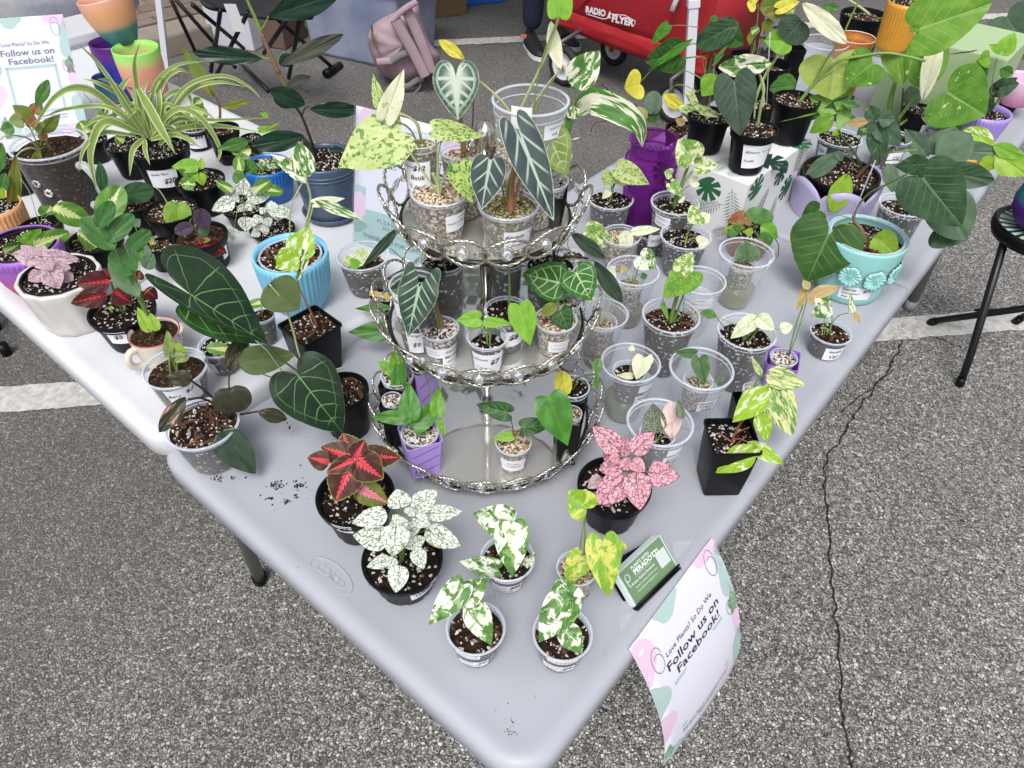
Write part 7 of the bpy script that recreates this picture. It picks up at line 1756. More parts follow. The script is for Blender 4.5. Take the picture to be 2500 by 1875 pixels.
def bare_cup(label, spec, surf, wall, rimm, h=None):
    cx, cy, r, yb, rb = spec
    q = solve_pot(cx, cy, r, yb, rb, surf, h)
    root = empty('empty_cup', q.base, label, 'cup')
    pr = cup_profile(q.R, q.r, q.h, False)
    MB().add(*lathe_g(pr, 44, q.base)).build('cup', wall, root)
    MB().add(*torus_g(q.base + V((0, 0, q.h)), q.R * .975, q.R * .03)).build('rim', rimm, root)
bare_cup('empty clear cup behind the backlit yellow green leaf', (640, 305, 166, 700, 110), ZG, CLEAR(), CRIM(), .16)
bare_cup('translucent orange cup left of the amber ribbed planter', (860, 270, 140, 520, 100), ZG, clearmat('orange_cup_plastic', (0.62, 0.24, 0.06), .75, .2, .2, tint=(.9, .5, .3)), pm('orange_cup_rim', (.70, .52, .42), .3), .17)
plant('potted_alocasia', 'black pot of bark with one cut pale stalk at the top centre right', ('nursery', 925, 100, 168, 300, 125), 'green 620 40 740 60 60 s=0;stem 955 105 900 60 780 -20 w=22 c=p;stem 980 150 1050 130 w=16 c=k;stem 800 100 830 130 w=10', surf=ZG, soil='chunky', lvl=.9, h=.15)
plant('potted_philodendron', 'cluster of thin brown stems and yellow green leaves in a black pot at the top', ('nursery', 60, 395, 110, 560, 90), 'rust 230 130 210 250 90 s=0;yellow 130 30 70 20 110 s=0;rust 160 60 330 20 150 s=0;limevar 330 90 420 20 110 s=0;rust 200 100 400 60 110 s=0;yellow 300 60 450 10 90 s=0;rust 100 230 90 330 50 s=0;hoyav 100 240 160 200 60 s=0;stem 100 420 130 280 150 100 150 30 w=9 c=g;stem 90 420 110 300 100 200 w=7 c=c;stem 130 420 170 300 210 200 230 130 w=9 c=b;stem 150 420 190 250 200 80 w=7 c=b;stem 110 420 130 330 120 240 w=6;stem 140 420 160 340 230 250 w=6', surf=ZG + .05, soil='dark', lvl=.9, h=.14)
plant('potted_alocasia', 'round black pot behind the pale stalks, second from the tent leg', ('nursery', 250, 460, 140, 700, 110), 'green 430 610 230 640 130 s=0 sh=ellip;green 290 560 430 600 90 s=0', surf=ZG, soil='chunky', lvl=.9, h=.2)
plant('potted_alocasia', 'narrow black square pot wedged beside the clear empty cup', ('square', 430, 345, 60, 640, 50), '', surf=ZG, soil='dark', lvl=.92, yaw=radians(40), h=.22)
# ================================================================== printed signs
def quad_map(TL, TR, BL, BR, bulge=0.0):
    """u,v metres from centre; returns map, width, height"""
    TL, TR, BL, BR = V(TL), V(TR), V(BL), V(BR)
    W = ((TR - TL).length + (BR - BL).length) / 2; H = ((TL - BL).length + (TR - BR).length) / 2
    N = (TR - TL).cross(TL - BL).normalized()
    if N.dot(CAM - TL) < 0: N = -N
    def mp(u, v, o):
        a, b = u / W + .5, v / H + .5
        p = TL * ((1 - a) * b) + TR * (a * b) + BL * ((1 - a) * (1 - b)) + BR * (a * (1 - b))
        z = bulge * (4 * b * (1 - b)) + bulge * .3 * sin(a * 3.0) * (1 - b)
        return p + N * (o + z)
    return mp, W, H
PAPER = pm('bright_sign_paper', (0.70, 0.70, 0.80), 0.4, var=0.02, bump=0.03)
PK = lambda: pm('print_pink', (0.72, 0.52, 0.68), .5, var=.03, bump=0)
SG = lambda: pm('print_sage', (0.40, 0.54, 0.52), .5, var=.03, bump=0)
SD = lambda: pm('print_moss', (0.20, 0.32, 0.20), .5, var=.03, bump=0)
def blob(mb, mp, x, y, rx, ry, lob=3, ph=0.0, off=.0003):
    pts = []
    for k in range(36):
        a = 2 * pi * k / 36
        r = 1 + .16 * sin(a * lob + ph)
        pts.append((x + rx * r * cos(a), y + ry * r * sin(a)))
    for k in range(36): mb.add([mp(x, y, off), mp(*pts[k], off), mp(*pts[(k + 1) % 36], off)], [(0, 1, 2)])
def clampblob(mb, mp, W, H, x, y, rx, ry, lob=3, ph=0.0):
    c = lambda a, l: max(-l, min(l, a))
    pts = []
    for k in range(40):
        a = 2 * pi * k / 40
        r = 1 + .16 * sin(a * lob + ph)
        pts.append((c(x + rx * r * cos(a), W / 2), c(y + ry * r * sin(a), H / 2)))
    cx, cy = sum(p[0] for p in pts) / 40, sum(p[1] for p in pts) / 40
    for k in range(40): mb.add([mp(cx, cy, .0003), mp(*pts[k], .0003), mp(*pts[(k + 1) % 40], .0003)], [(0, 1, 2)])
def sheet(mp, W, H, root, thick=True):
    mb = MB()
    n, m = 10, 14
    vs = [mp(-W / 2 + W * i / n, -H / 2 + H * j / m, 0) for j in range(m + 1) for i in range(n + 1)]
    fs = [(j * (n + 1) + i, j * (n + 1) + i + 1, (j + 1) * (n + 1) + i + 1, (j + 1) * (n + 1) + i) for j in range(m) for i in range(n)]
    mb.add(vs, fs)
    o = mb.build('sheet', PAPER, root)
    s_ = o.modifiers.new('thickness', 'SOLIDIFY'); s_.thickness = 0.0006; s_.offset = -1
    return o
def facebook_poster(mp, W, H, root, soft=False):
    sh = sheet(mp, W, H, root)
    a, b, c = MB(), MB(), MB()
    for x, y, rx, ry, l, ph in ((-.5, .36, .16, .13, 2, 0), (.38, .49, .16, .05, 3, 1), (.46, -.02, .05, .13, 2, 2), (-.46, -.12, .10, .10, 3, 1), (.30, -.47, .13, .05, 3, 0)): clampblob(a, mp, W, H, x * W, y * H, rx * W, ry * H, l, ph)
    for x, y, rx, ry, l, ph in ((-.12, .48, .13, .06, 3, .5), (.47, .26, .08, .15, 4, 0), (-.48, .10, .12, .11, 3, 2), (.46, -.30, .09, .12, 3, 1), (-.44, -.45, .14, .07, 4, 0)): clampblob(b, mp, W, H, x * W, y * H, rx * W, ry * H, l, ph)
    for x, y, rx, ry, l, ph in ((.46, .08, .06, .07, 5, 0), (-.46, -.42, .06, .10, 5, 1)): clampblob(c, mp, W, H, x * W, y * H, rx * W, ry * H, l, ph)
    # frame of the missing code stays, its inside blank
    f = .30 * W; cy = -.10 * H; g = .20 * H
    for q in (((-f, cy + g), (f, cy + g), (f, cy + g - .022 * H), (-f, cy + g - .022 * H)), ((-f, cy - g), (f, cy - g), (f, cy - g + .022 * H), (-f, cy - g + .022 * H)), ((-f, cy - g), (-f + .03 * W, cy - g), (-f + .03 * W, cy + g), (-f, cy + g)), ((f, cy - g), (f - .03 * W, cy - g), (f - .03 * W, cy + g), (f, cy + g))):
        put_poly(b, mp, q[::-1] if False else q, .0005)
    put_poly(b, mp, ((-.26 * W, -.425 * H), (.26 * W, -.425 * H), (.26 * W, -.455 * H), (-.26 * W, -.455 * H)), .0005)
    a.build('pink_print', PK(), sh, smooth=False, kind='stuff'); b.build('sage_print', SG(), sh, smooth=False, kind='stuff'); c.build('moss_print', SD(), sh, smooth=False, kind='stuff')
    tx = MB()
    put_text(tx, mp, 'Love Plants? So Do We.', 0, .285 * H, .56 * W)
    put_text(tx, mp, 'Follow us on', 0, .215 * H, .62 * W, .052 * H, thick=.012)
    put_text(tx, mp, 'Facebook!', .02 * W, .145 * H, .52 * W, .052 * H, thick=.012)
    put_text(tx, mp, 'Stay up to date on current plant inventory', 0, -.335 * H, .60 * W)
    put_text(tx, mp, 'and events. Follow us and tag us in your', 0, -.36 * H, .58 * W)
    put_text(tx, mp, 'plant photos!', 0, -.385 * H, .22 * W)
    for sx, sy, r in ((.40, .10, .03), (-.36, .33, .05), (.38, .43, .05)):
        P = [((sx * W) + r * W * cos(k / 3), (sy * H) + r * H * 1.3 * sin(k / 3) - k * .0006) for k in range(26)]
        put_line(tx, mp, P, .0008)
    tx.build('lettering', INK() if not soft else pm('soft_ink', (0.10, 0.10, 0.13), .6, bump=0), sh, smooth=False)
    return sh
frame(0, 0, 1)
r_ = empty('hanging_poster', (0.0, 0.31, 0.742), 'printed sheet reading Follow us on Facebook, taped to the grey table edge and hanging down', 'poster')
mp, W_, H_ = quad_map((-.0056, .2075, .7435), (-.0094, .4215, .7435), (.083, .221, .482), (.088, .434, .485), .020)
facebook_poster(mp, W_, H_, r_)
frame(1500, 1150, 3.687)
TAPE = clearmat('matte_tape', (0.62, 0.66, 0.66), .40, .4, .1)
for pts in (((50, 1285), (330, 1270), (300, 1470), (45, 1490)), ((520, 640), (760, 610), (745, 780), (540, 800))):
    o = MB().add([at(x, y, .7395) for x, y in pts], [(0, 1, 2, 3)]).build('tape_patch', TAPE, r_, smooth=False)
# business cards
c0, c1 = V((-.0304, .2603, .745)), V((-.0214, .3475, .745))
t0, t1 = V((-.062, .278, .7755)), V((-.0545, .363, .7755))
u_ = (c1 - c0).normalized(); w_ = (t0 - c0); w_ = (w_ - u_ * w_.dot(u_)); w_ = w_.normalized() * .0505
n_ = u_.cross(w_).normalized()
if n_.dot(CAM - c0) < 0: n_ = -n_
cd = empty('card_holder', (-.045, .305, ZG), 'black desk holder full of green business cards lettered Plants With Peradotti', 'card holder')
cw = .0875
CARD = pm('card_edge_white', (0.62, 0.70, 0.72), .5, var=.02)
for k in range(9):
    cc = c0 + u_ * cw / 2 + w_ / 2 - n_ * (.0004 + k * .0016) + w_ * (.004 * (k % 3)) + u_ * random.uniform(-.0008, .0008)
    MB().add(*box_g(cc, cw, .0505, .0014, u_, w_.normalized(), n_)).build('business_card', CARD, cd, smooth=False)
mpc = lambda u, v, o: c0 + u_ * (cw / 2 + u) + w_.normalized() * (.0254 + v) + n_ * (o + .0007)
mb = MB(); put_poly(mb, mpc, ((-.0425, -.0245), (.0425, -.0245), (.0425, .0245), (-.0425, .0245)), .0002)
fc = mb.build('card_print', pm('card_green', (0.13, 0.22, 0.12), .5, var=.08, nscale=30), cd, smooth=False)
mb = MB(); put_poly(mb, mpc, ((.020, -.012), (.040, -.012), (.040, .010), (.020, .010)), .0004); mb.build('code_panel', pm('pale_panel', (0.5, 0.56, 0.55), .5), fc, smooth=False)
mb = MB()
put_text(mb, mpc, 'PLANTS WITH', -.004, .0185, .036, thick=.015)
put_text(mb, mpc, 'PERADOTTI', .004, .0115, .050, thick=.03)
put_text(mb, mpc, 'Kristin Gebbe-Peradotti', -.010, .0010, .046, thick=.01)
put_text(mb, mpc, 'facebook.com/PlantsWithPeradotti', -.008, -.0055, .044)
put_text(mb, mpc, 'PlantsWithPeradotti@gmail.com', -.010, -.0115, .040)
put_text(mb, mpc, '( 336 )  353-   ', -.018, -.0180, .018) if False else None
put_line(mb, mpc, [(-.022, .006), (.010, .006)], .0004)
P = [(-.034 + .004 * cos(k / 14 * 6.3 + 2.6), .012 + .005 * sin(k / 14 * 6.3 + 2.6)) for k in range(15)] + [(-.0375, .004), (-.0355, -.001)]
put_line(mb, mpc, P, .0009)
mb.build('lettering', pm('white_ink', (0.75, 0.78, 0.76), .5, bump=0), fc, smooth=False)
BG_ = BLACK()
bk = c0 + u_ * cw / 2 - n_ * .0165
hb = []
vs = [bk + u_ * (cw / 2 * a) + w_.normalized() * b - n_ * t_ for t_ in (0, .0022) for a, b in ((-1.04, -.004), (1.04, -.004), (1.04, .032), (.55, .049), (-.2, .056), (-1.04, .044))]
fs = [(0, 1, 2, 3, 4, 5), (11, 10, 9, 8, 7, 6)] + [(i, (i + 1) % 6, 6 + (i + 1) % 6, 6 + i)[::-1] for i in range(6)]
MB().add(vs, fs).build('holder_back', BG_, cd, smooth=False)
MB().add(*box_g(c0 + u_ * cw / 2 - n_ * .0075 - w_.normalized() * .003, cw * 1.04, .0025, .022, u_, w_.normalized(), n_)).build('holder_base', BG_, cd, smooth=False)
MB().add(*tube_g([c0 - u_ * .002 + n_ * .004 + w_ * .04, c0 + u_ * (cw + .002) + n_ * .004 + w_ * .04], .0016, 8)).add(*tube_g([c0 - u_ * .002 + n_ * .003 - w_ * .05, c0 + u_ * (cw + .002) + n_ * .003 - w_ * .05], .0014, 8)).build('holder_lip', BG_, cd)
# payment sign behind the tiered stand
def stand_sign(name, label, BL, BR, top, cat='sign'):
    BL, BR = V(BL), V(BR)
    TL, TR = BL + V(top), BR + V(top)
    r = empty(name, (BL + BR) / 2, label, cat)
    mp, W, H = quad_map(TL, TR, BL, BR)
    N = (mp(0, 0, 1) - mp(0, 0, 0)).normalized()
    ACR = clearmat('clear_acrylic', (0.85, 0.88, 0.9), .05, .03, .25)
    MB().add([mp(-W / 2 - .002, -H / 2, .003), mp(W / 2 + .002, -H / 2, .003), mp(W / 2 + .002, H / 2, .003), mp(-W / 2 - .002, H / 2, .003)], [(0, 1, 2, 3)]).build('acrylic_front', ACR, r, smooth=False)
    c = (BL + BR) / 2
    bk_ = V((N.x, N.y, 0)).normalized()
    vs = [BL, BR, BR - bk_ * .07, BL - bk_ * .07]
    MB().add([p + V((0, 0, .001)) for p in vs], [(0, 1, 2, 3)]).build('acrylic_foot', ACR, r, smooth=False)
    return r, mp, W, H
frame(0, 0, 1)
e1 = (at(1020, 640, .776) - at(863, 588, .776)).normalized()
B0 = at(863, 588, .776)
r_, mp, W_, H_ = stand_sign('payment_sign', 'upright payment sign with sage and white panels standing behind the tiered stand', B0, B0 + e1 * .225, (.015, .04, .272))
sh = sheet(mp, W_, H_, r_)
a, b, c, w = MB(), MB(), MB(), MB()
clampblob(a, mp, W_, H_, -.34 * W_, .46 * H_, .12 * W_, .09 * H_, 2); clampblob(a, mp, W_, H_, -.47 * W_, -.22 * H_, .10 * W_, .12 * H_, 2); clampblob(a, mp, W_, H_, .4 * W_, .44 * H_, .14 * W_, .06 * H_, 3); clampblob(a, mp, W_, H_, .45 * W_, -.45 * H_, .1 * W_, .08 * H_, 3)
put_poly(b, mp, ((-.5 * W_, -.5 * H_), (.5 * W_, -.5 * H_), (.5 * W_, -.05 * H_), (-.5 * W_, -.05 * H_)), .00025)
clampblob(c, mp, W_, H_, -.42 * W_, .22 * H_, .07 * W_, .10 * H_, 2); clampblob(c, mp, W_, H_, -.48 * W_, -.36 * H_, .12 * W_, .05 * H_, 3)
put_poly(w, mp, ((-.38 * W_, -.21 * H_), (.05 * W_, -.21 * H_), (.05 * W_, .17 * H_), (-.38 * W_, .17 * H_)), .00045); put_poly(w, mp, ((.10 * W_, -.21 * H_), (.46 * W_, -.21 * H_), (.46 * W_, .17 * H_), (.10 * W_, .17 * H_)), .00045)
a.build('pink_print', PK(), sh, smooth=False, kind='stuff'); b.build('sage_panel', pm('sage_card', (.34, .52, .50), .5, var=.03), sh, smooth=False); c.build('sage_print', pm('sage_dark', (.20, .36, .33), .5), sh, smooth=False, kind='stuff'); w.build('white_panels', PAPER, sh, smooth=False, kind='stuff')
tx = MB()
put_text(tx, mp, 'FOR PAYMENT', .02 * W_, .24 * H_, .66 * W_); put_text(tx, mp, 'THANKS', 0, .36 * H_, .4 * W_) if False else None
put_text(tx, mp, 'VENMO', -.17 * W_, .145 * H_, .17 * W_, thick=.01); put_text(tx, mp, 'PAYPAL', .28 * W_, .145 * H_, .18 * W_, thick=.01)
put_text(tx, mp, 'PLEASE VERIFY NAME', .06 * W_, -.275 * H_, .62 * W_, spacing=1.2); put_text(tx, mp, 'BEFORE PROCEEDING', .06 * W_, -.32 * H_, .5 * W_, spacing=1.2)
put_text(tx, mp, 'THANK YOU FOR SUPPORTING US', .04 * W_, -.42 * H_, .88 * W_, .034 * H_, thick=.008)
put_line(tx, mp, [(-.10 * W_ + k * .004, .20 * H_ + .003 * sin(k)) for k in range(12)], .0007); put_line(tx, mp, [(-.05 * W_ + k * .004, -.365 * H_ + .002 * sin(k)) for k in range(12)], .0007)
tx.build('lettering', pm('sign_ink', (0.05, 0.09, 0.11), .6, bump=0), sh, smooth=False)
e1 = (at(216, 318, .776) - at(20, 338, .776)); B1 = at(216, 318, .776); e1.normalize()
r_, mp, W_, H_ = stand_sign('follow_sign', 'upright white sign reading Follow us on Facebook at the far left of the white table', B1 - e1 * .185, B1, (-.055, .062, .245))
facebook_poster(mp, W_, H_, r_, True)

# ================================================================== loose soil on the tables
mb = MB(); rs = random.Random(9)
frame(400, 1000, 3.687)
for (x0, y0, x1, y1, n_c) in ((930, 650, 1090, 720, 60), (1150, 640, 1280, 720, 34), (915, 790, 1020, 815, 18), (1070, 800, 1140, 855, 24), (380, 600, 560, 650, 36), (550, 590, 700, 640, 10), (1170, 760, 1220, 810, 10), (900, 500, 1300, 1000, 16), (1060, 120, 1180, 240, 12)):
    for _ in range(n_c):
        x, y = rs.gauss((x0 + x1) / 2, (x1 - x0) / 4), rs.gauss((y0 + y1) / 2, (y1 - y0) / 4)
        mb.add(*rock(at(x, y, .7392), rs.choice((.0004, .0006, .0008, .0013, .0018)), rs))
frame(900, 1425, 3.687)
for _ in range(34): mb.add(*rock(at(rs.gauss(1280, 40), rs.gauss(1270, 70), .7390), rs.choice((.0003, .0005, .0009)), rs))
for _ in range(20): mb.add(*rock(at(rs.gauss(1130, 30), rs.gauss(115, 18), .7390), rs.choice((.0003, .0005)), rs))
for _ in range(120): 
    mb.add(*rock(V((rs.uniform(-.72, -.03), rs.uniform(.05, 1.6), .7390)), rs.choice((.0003, .0004, .0006)), rs))
mb.build('spilt_soil', pm('spilt_soil_dark', (.015, .01, .008), .9), smooth=False, kind='stuff')
o = bpy.data.objects['spilt_soil']; tag(o, 'crumbs of dark potting soil scattered over the grey table', 'soil')
mb = MB(); frame(0, 650, 3.687)
for _ in range(60): mb.add(*rock(at(rs.gauss(1190, 45), rs.gauss(850, 45), .7756), rs.choice((.0003, .0005)), rs))
for _ in range(60): mb.add(*rock(V((rs.uniform(-1.9, -.75), rs.uniform(.05, .7), .7756)), rs.choice((.0003, .0005, .0008)), rs))
o = mb.build('spilt_soil', pm('spilt_soil_brown', (.10, .07, .05), .9), smooth=False, kind='stuff'); tag(o, 'fine brown soil crumbs dusted over the white table', 'soil')

# ================================================================== things behind the tables
frame(0, 0, 1)
BST = pm('black_tube_steel', (0.008, 0.008, 0.010), .4, .2, var=.1, bump=.05)
def tubes(root, name, segs, r, m=BST):
    for s_ in segs: MB().add(*tube_g([V(p) for p in s_], r, 10)).build(name, m, root)
# stool at right
st_ = empty('folding_stool', (.15, 2.2, 0), 'black folding stool with a round teal patterned seat at the right edge', 'stool')
sc_ = V((.165, 2.10, .50))
f1, f2, f3 = at(2345, 935, .012), at(2272, 785, .012), at(2480, 783, .012)
for f_, t_ in ((f1, at(2452, 590, .47)), (f2, V((.36, 2.16, .36))), (f3, V((.36, 2.44, .30)))):
    k = f_.lerp(t_, .18) + V((0.0, 0, 0.02)) if f_ is f1 else f_.lerp(t_, .3)
    lg = MB().add(*tube_g([f_, k, t_], .0115, 12)).build('leg', BST, st_)
    MB().add(*tube_g([f_ + (k - f_).normalized() * .02, f_ - V((0, 0, .008))], .0135, 12)).build('foot_cap', BLACK(), lg)
MB().add(*tube_g([at(2380, 757, .08), at(2530, 757, .08)], .005, 8)).build('crossbar', BST, st_)
ctr = at(2545, 560, .50)
MB().add(*lathe_g([(.001, -.03), (.10, -.032), (.122, -.03), (.130, -.012), (.130, .004), (.124, .010), (.116, .008), (.112, .001)], 56, ctr)).build('seat_ring', BLACK(), st_)
SEAT = newmat('patterned_seat', (.3, .4, .4), .45)
t = NT(SEAT); p_ = t.n['Principled BSDF']; o_ = t.obj()
sx = t.node('ShaderNodeSeparateXYZ'); mpn = t.node('ShaderNodeVectorMath', operation='SUBTRACT'); t.l.new(o_, mpn.inputs[0]); mpn.inputs[1].default_value = tuple(ctr - V((.15, 2.2, 0))); t.l.new(mpn.outputs[0], sx.inputs[0])
an_ = t.math('ARCTAN2', sx.outputs[1], sx.outputs[0])
f_ = t.math('FRACT', t.math('MULTIPLY', an_, 4.2)); g_ = t.step(t.math('ABSOLUTE', t.math('SUBTRACT', f_, .5)), .22, .25)
t.l.new(t.mix(g_, (.008, .02, .025), t.mix(t.step(t.math('SINE', t.math('MULTIPLY', an_, 3.0)), -.3, .3), (.42, .58, .56), (.36, .56, .38))), p_.inputs['Base Color'])
MB().add(*lathe_g([(.001, .002), (.113, .002)], 56, ctr)).build('seat_pad', SEAT, st_, smooth=False)
qn = Pot(); qn.base = ctr + V((-.012, -.012, .003)); qn.R = .095; qn.r = .045; qn.h = .15
pl_ = empty('planter', qn.base, 'rounded violet and teal ribbed planter standing on the black stool', 'planter', 'empty printed planters')
GV = gradmat('violet_teal_print', [(0, (.10, .02, .26)), (.5, (.09, .02, .28)), (.62, (.02, .20, .30)), (1, (.01, .25, .32))])
b = qn.base
MB().add(*lathe_g([(.001, .001), (.045, 0), (.07, .02), (.088, .05), (.092, .08), (.085, .12), (.075, .15), (.07, .15), (.078, .12)], 132, b, lambda a, t_: 1 + .012 * cos(a * 44))).build('pot', GV, pl_)
# folding chair whose foot shows at the left edge
ch = empty('folding_chair', (-2.5, .0, 0), 'black folding chair leg reaching in at the left edge beside the white line', 'chair')
lf = at(14, 858, .012)
for dx, dy in ((0, 0), (-.45, -.05)):
    lg = MB().add(*tube_g([lf + V((dx, dy, 0)), lf + V((dx - .14, dy - .18, .42))], .012, 12)).build('leg', BST, ch)
    MB().add(*tube_g([lf + V((dx, dy, .03)), lf + V((dx, dy, -.01))], .016, 12)).build('foot_cap', BLACK(), lg)
    MB().add(*tube_g([lf + V((dx - .3, dy - .35, 0)), lf + V((dx - .02, dy - .02, .42))], .012, 12)).build('leg', BST, ch)
MB().add(*box_g(lf + V((-.33, -.14, .43)), .46, .38, .02)).build('seat', pm('black_canvas', (.015, .015, .017), .8), ch, smooth=False)
# tent legs
WP = pm('white_enamel_post', (.62, .64, .70), .35, .0, var=.03)
def tent_leg(px0, px1, zb, label, w=.030):
    b_ = at(px1[0], px1[1], 0.0)
    top = vpl(px0[0], px0[1], b_)
    d = (top - b_).normalized()
    r = empty('canopy_leg', b_, label, 'canopy leg')
    X = V((.7645, .6444, 0)); X = (X - d * X.dot(d)).normalized(); Y = d.cross(X)
    L = 2.1
    MB().add(*box_g(b_ + d * (L * .5), w, w, L, X, Y, d)).build('outer_tube', WP, r, smooth=False)
    MB().add(*box_g(b_ + d * .16, w * .78, w * .78, .32, X, Y, d)).build('inner_tube', WP, r, smooth=False)
    MB().add(*box_g(b_ + V((0, 0, .004)), .09, .09, .008)).build('foot_plate', pm('galvanised', (.35, .35, .36), .4, .7), r, smooth=False)
    MB().add(*box_g(b_ + d * .62, w * 1.25, w * 1.25, .03, X, Y, d)).build('slider_clip', WP, r, smooth=False)
    return r
tent_leg((388, 0), (409, 185), 0, 'white canopy leg rising behind the stacked printed planters')
tent_leg((1693, 0), (1673, 345), 0, 'white square canopy leg in front of the red wagon', .040)
# camp chair, black frame, behind the rubber plant
cc_ = empty('camp_chair', at(640, 170), 'black folding camp chair with a hanging white care tag behind the rubber plant', 'chair')
S_ = lambda a, za, b_, zb_: [at(a[0], a[1], za), at(b_[0], b_[1], zb_)]
for s_ in (((418, 0), .42, (478, 128), .12), ((430, 0), .44, (575, 165), .05), ((470, 12), .50, (595, 118), .12), ((538, 25), .50, (527, 108), .20), ((605, 30), .50, (525, 190), .03), ((700, 48), .50, (645, 130), .25), ((735, 30), .52, (705, 190), .03), ((670, 40), .48, (812, 165), .02), ((525, 100), .22, (515, 175), .02), ((575, 140), .06, (655, 222), .0)):
    MB().add(*tube_g([at(s_[0][0], s_[0][1], s_[1]), at(s_[2][0], s_[2][1], max(s_[3], .01))], .0105, 8)).build('frame_tube', BST, cc_)
CV = pm('black_camp_canvas', (.010, .011, .014), .75, var=.3, bump=.5)
mb = MB(); seat = [at(480, -25, .52), at(505, 14, .50), at(560, 25, .47), at(620, 38, .49), at(700, 42, .50), at(760, 22, .55), at(700, -30, .60), at(580, -40, .56)]
c_ = sum(seat, V()) / 8 - V((0, 0, .05))
mb.add([c_] + seat, [(0, 1 + k, 1 + (k + 1) % 8) for k in range(8)]); so_ = mb.build('seat', CV, cc_)
sm = so_.modifiers.new('t', 'SOLIDIFY'); sm.thickness = .012
MB().add(*tube_g(bez(seat[:6], 5), .012, 8)).build('seat_hem', CV, cc_)
MB().add(*tube_g([at(725, 38, .50), at(758, 36, .52)], .020, 12)).build('corner_cap', BLACK(), cc_)
MB().add(*box_g(at(574, 44, .46), .055, .002, .12, V((.76, .64, 0)), V((-.64, .76, 0)), V((-.15, -.1, 1)).normalized())).build('care_tag', pm('care_tag_white', (.6, .6, .62), .6), cc_, smooth=False)
MB().add(*tube_g([at(795, 180, .03), at(830, 160, .01)], .022, 10)).build('foot', BLACK(), cc_)
# white storage box and bin beneath the camp chair
def obox(name, label, cat, px, yaw, sx_, sy_, sz_, mat, z0=0.0, part='box_body', bev=.006, grp=None):
    b_ = at(px[0], px[1], z0)
    r = empty(name, b_, label, cat, grp)
    X = V((cos(yaw), sin(yaw), 0)); Y = V((-sin(yaw), cos(yaw), 0))
    o = MB().add(*box_g(b_ + V((0, 0, sz_ / 2)), sx_, sy_, sz_ - .002, X, Y)).build(part, mat, r, smooth=False)
    bevel(o, bev)
    return r, b_, X, Y
r_, b_, X_, Y_ = obox('storage_bin', 'white plastic bin on the ground seen through the camp chair legs', 'bin', (600, 100), radians(20), .30, .26, .34, pm('white_bin', (.56, .56, .64), .45))
MB().add(*box_g(b_ + V((0, 0, .35)), .32, .28, .02, X_, Y_)).build('lid', pm('white_bin', (.5, .5, .6)), r_, smooth=False)
obox('cardboard_box', 'brown cardboard box beside the white bin under the camp chair', 'box', (682, 100), radians(20), .24, .24, .22, pm('cardboard', (.13, .08, .06), .8))
# translucent tote
TOTE = newmat('frosted_tote', (.21, .25, .36), .32)
t = NT(TOTE); p_ = t.n['Principled BSDF']; o_ = t.obj(); sx = t.node('ShaderNodeSeparateXYZ'); t.l.new(o_, sx.inputs[0])
t.l.new(t.mix(t.step(t.noise(o_, 5, 3), .35, .7), (.17, .205, .32), (.27, .30, .40)), p_.inputs['Base Color'])
tb = (at(770, 138) + at(938, 172)) / 2
to_ = empty('storage_tote', at(800, 100), 'large frosted blue plastic tote with a white lid and blue latch', 'tote')
X_ = (at(935, 176) - at(752, 136)).normalized(); Y_ = V((-X_.y, X_.x, 0))
if Y_.dot(V((-1, 1, 0))) < 0: Y_ = -Y_
p0 = at(752, 136)
cen = p0 + X_ * .30 + Y_ * .24
def frustum(c, sx, sy, h, k):
    a = box_g(c + V((0, 0, h / 2)), sx, sy, h, X_, Y_)
    vs = [c + V((0, 0, p.z)) + (V((p.x - c.x, p.y - c.y, 0)) * (k if p.z < h * .5 else 1)) for p in a[0]]
    return vs, a[1]
o = MB().add(*frustum(cen, .66, .44, .40, .90)).build('tub', TOTE, to_, smooth=False); bevel(o, .02)
o = MB().add(*box_g(cen + V((0, 0, .415)), .70, .48, .035, X_, Y_)).build('lid', pm('tote_lid', (.46, .52, .62), .4), to_, smooth=False); bevel(o, .008)
o = MB().add(*box_g(cen + X_ * .352 + V((0, 0, .405)), .03, .17, .06, X_, Y_)).build('latch', pm('tote_latch', (.02, .26, .55), .4), to_, smooth=False); bevel(o, .006)
tp_ = cen + V((0, 0, .434))
cu_ = empty('tumbler', tp_ + X_ * .17 - Y_ * .06, 'pale mint tumbler standing on the tote lid', 'cup')
MB().add(*lathe_g([(.001, 0), (.030, .001), (.040, .16), (.037, .16), (.028, .01)], 28, tp_ + X_ * .17 - Y_ * .06)).build('tumbler_body', pm('mint_plastic', (.36, .60, .55), .35), cu_)
pt = empty('hand_towel', tp_ + X_ * .05, 'crumpled pink cloth lying on the tote lid beside the mint tumbler', 'cloth')
mb = MB(); vs = []; n_g = 12
for j in range(n_g):
    for i in range(n_g): vs.append(tp_ + X_ * (.06 + (i / 11 - .5) * .14) + Y_ * (-.04 + (j / 11 - .5) * .12) + V((0, 0, .012 + .03 * abs(noise.noise(V((i * .45, j * .45, 2)))) + (.02 if 2 < i < 9 and 2 < j < 9 else 0))))
mb.add(vs, [(j * n_g + i, j * n_g + i + 1, (j + 1) * n_g + i + 1, (j + 1) * n_g + i) for j in range(n_g - 1) for i in range(n_g - 1)]).build('cloth_folds', pm('pink_cloth', (.48, .20, .30), .8), pt)
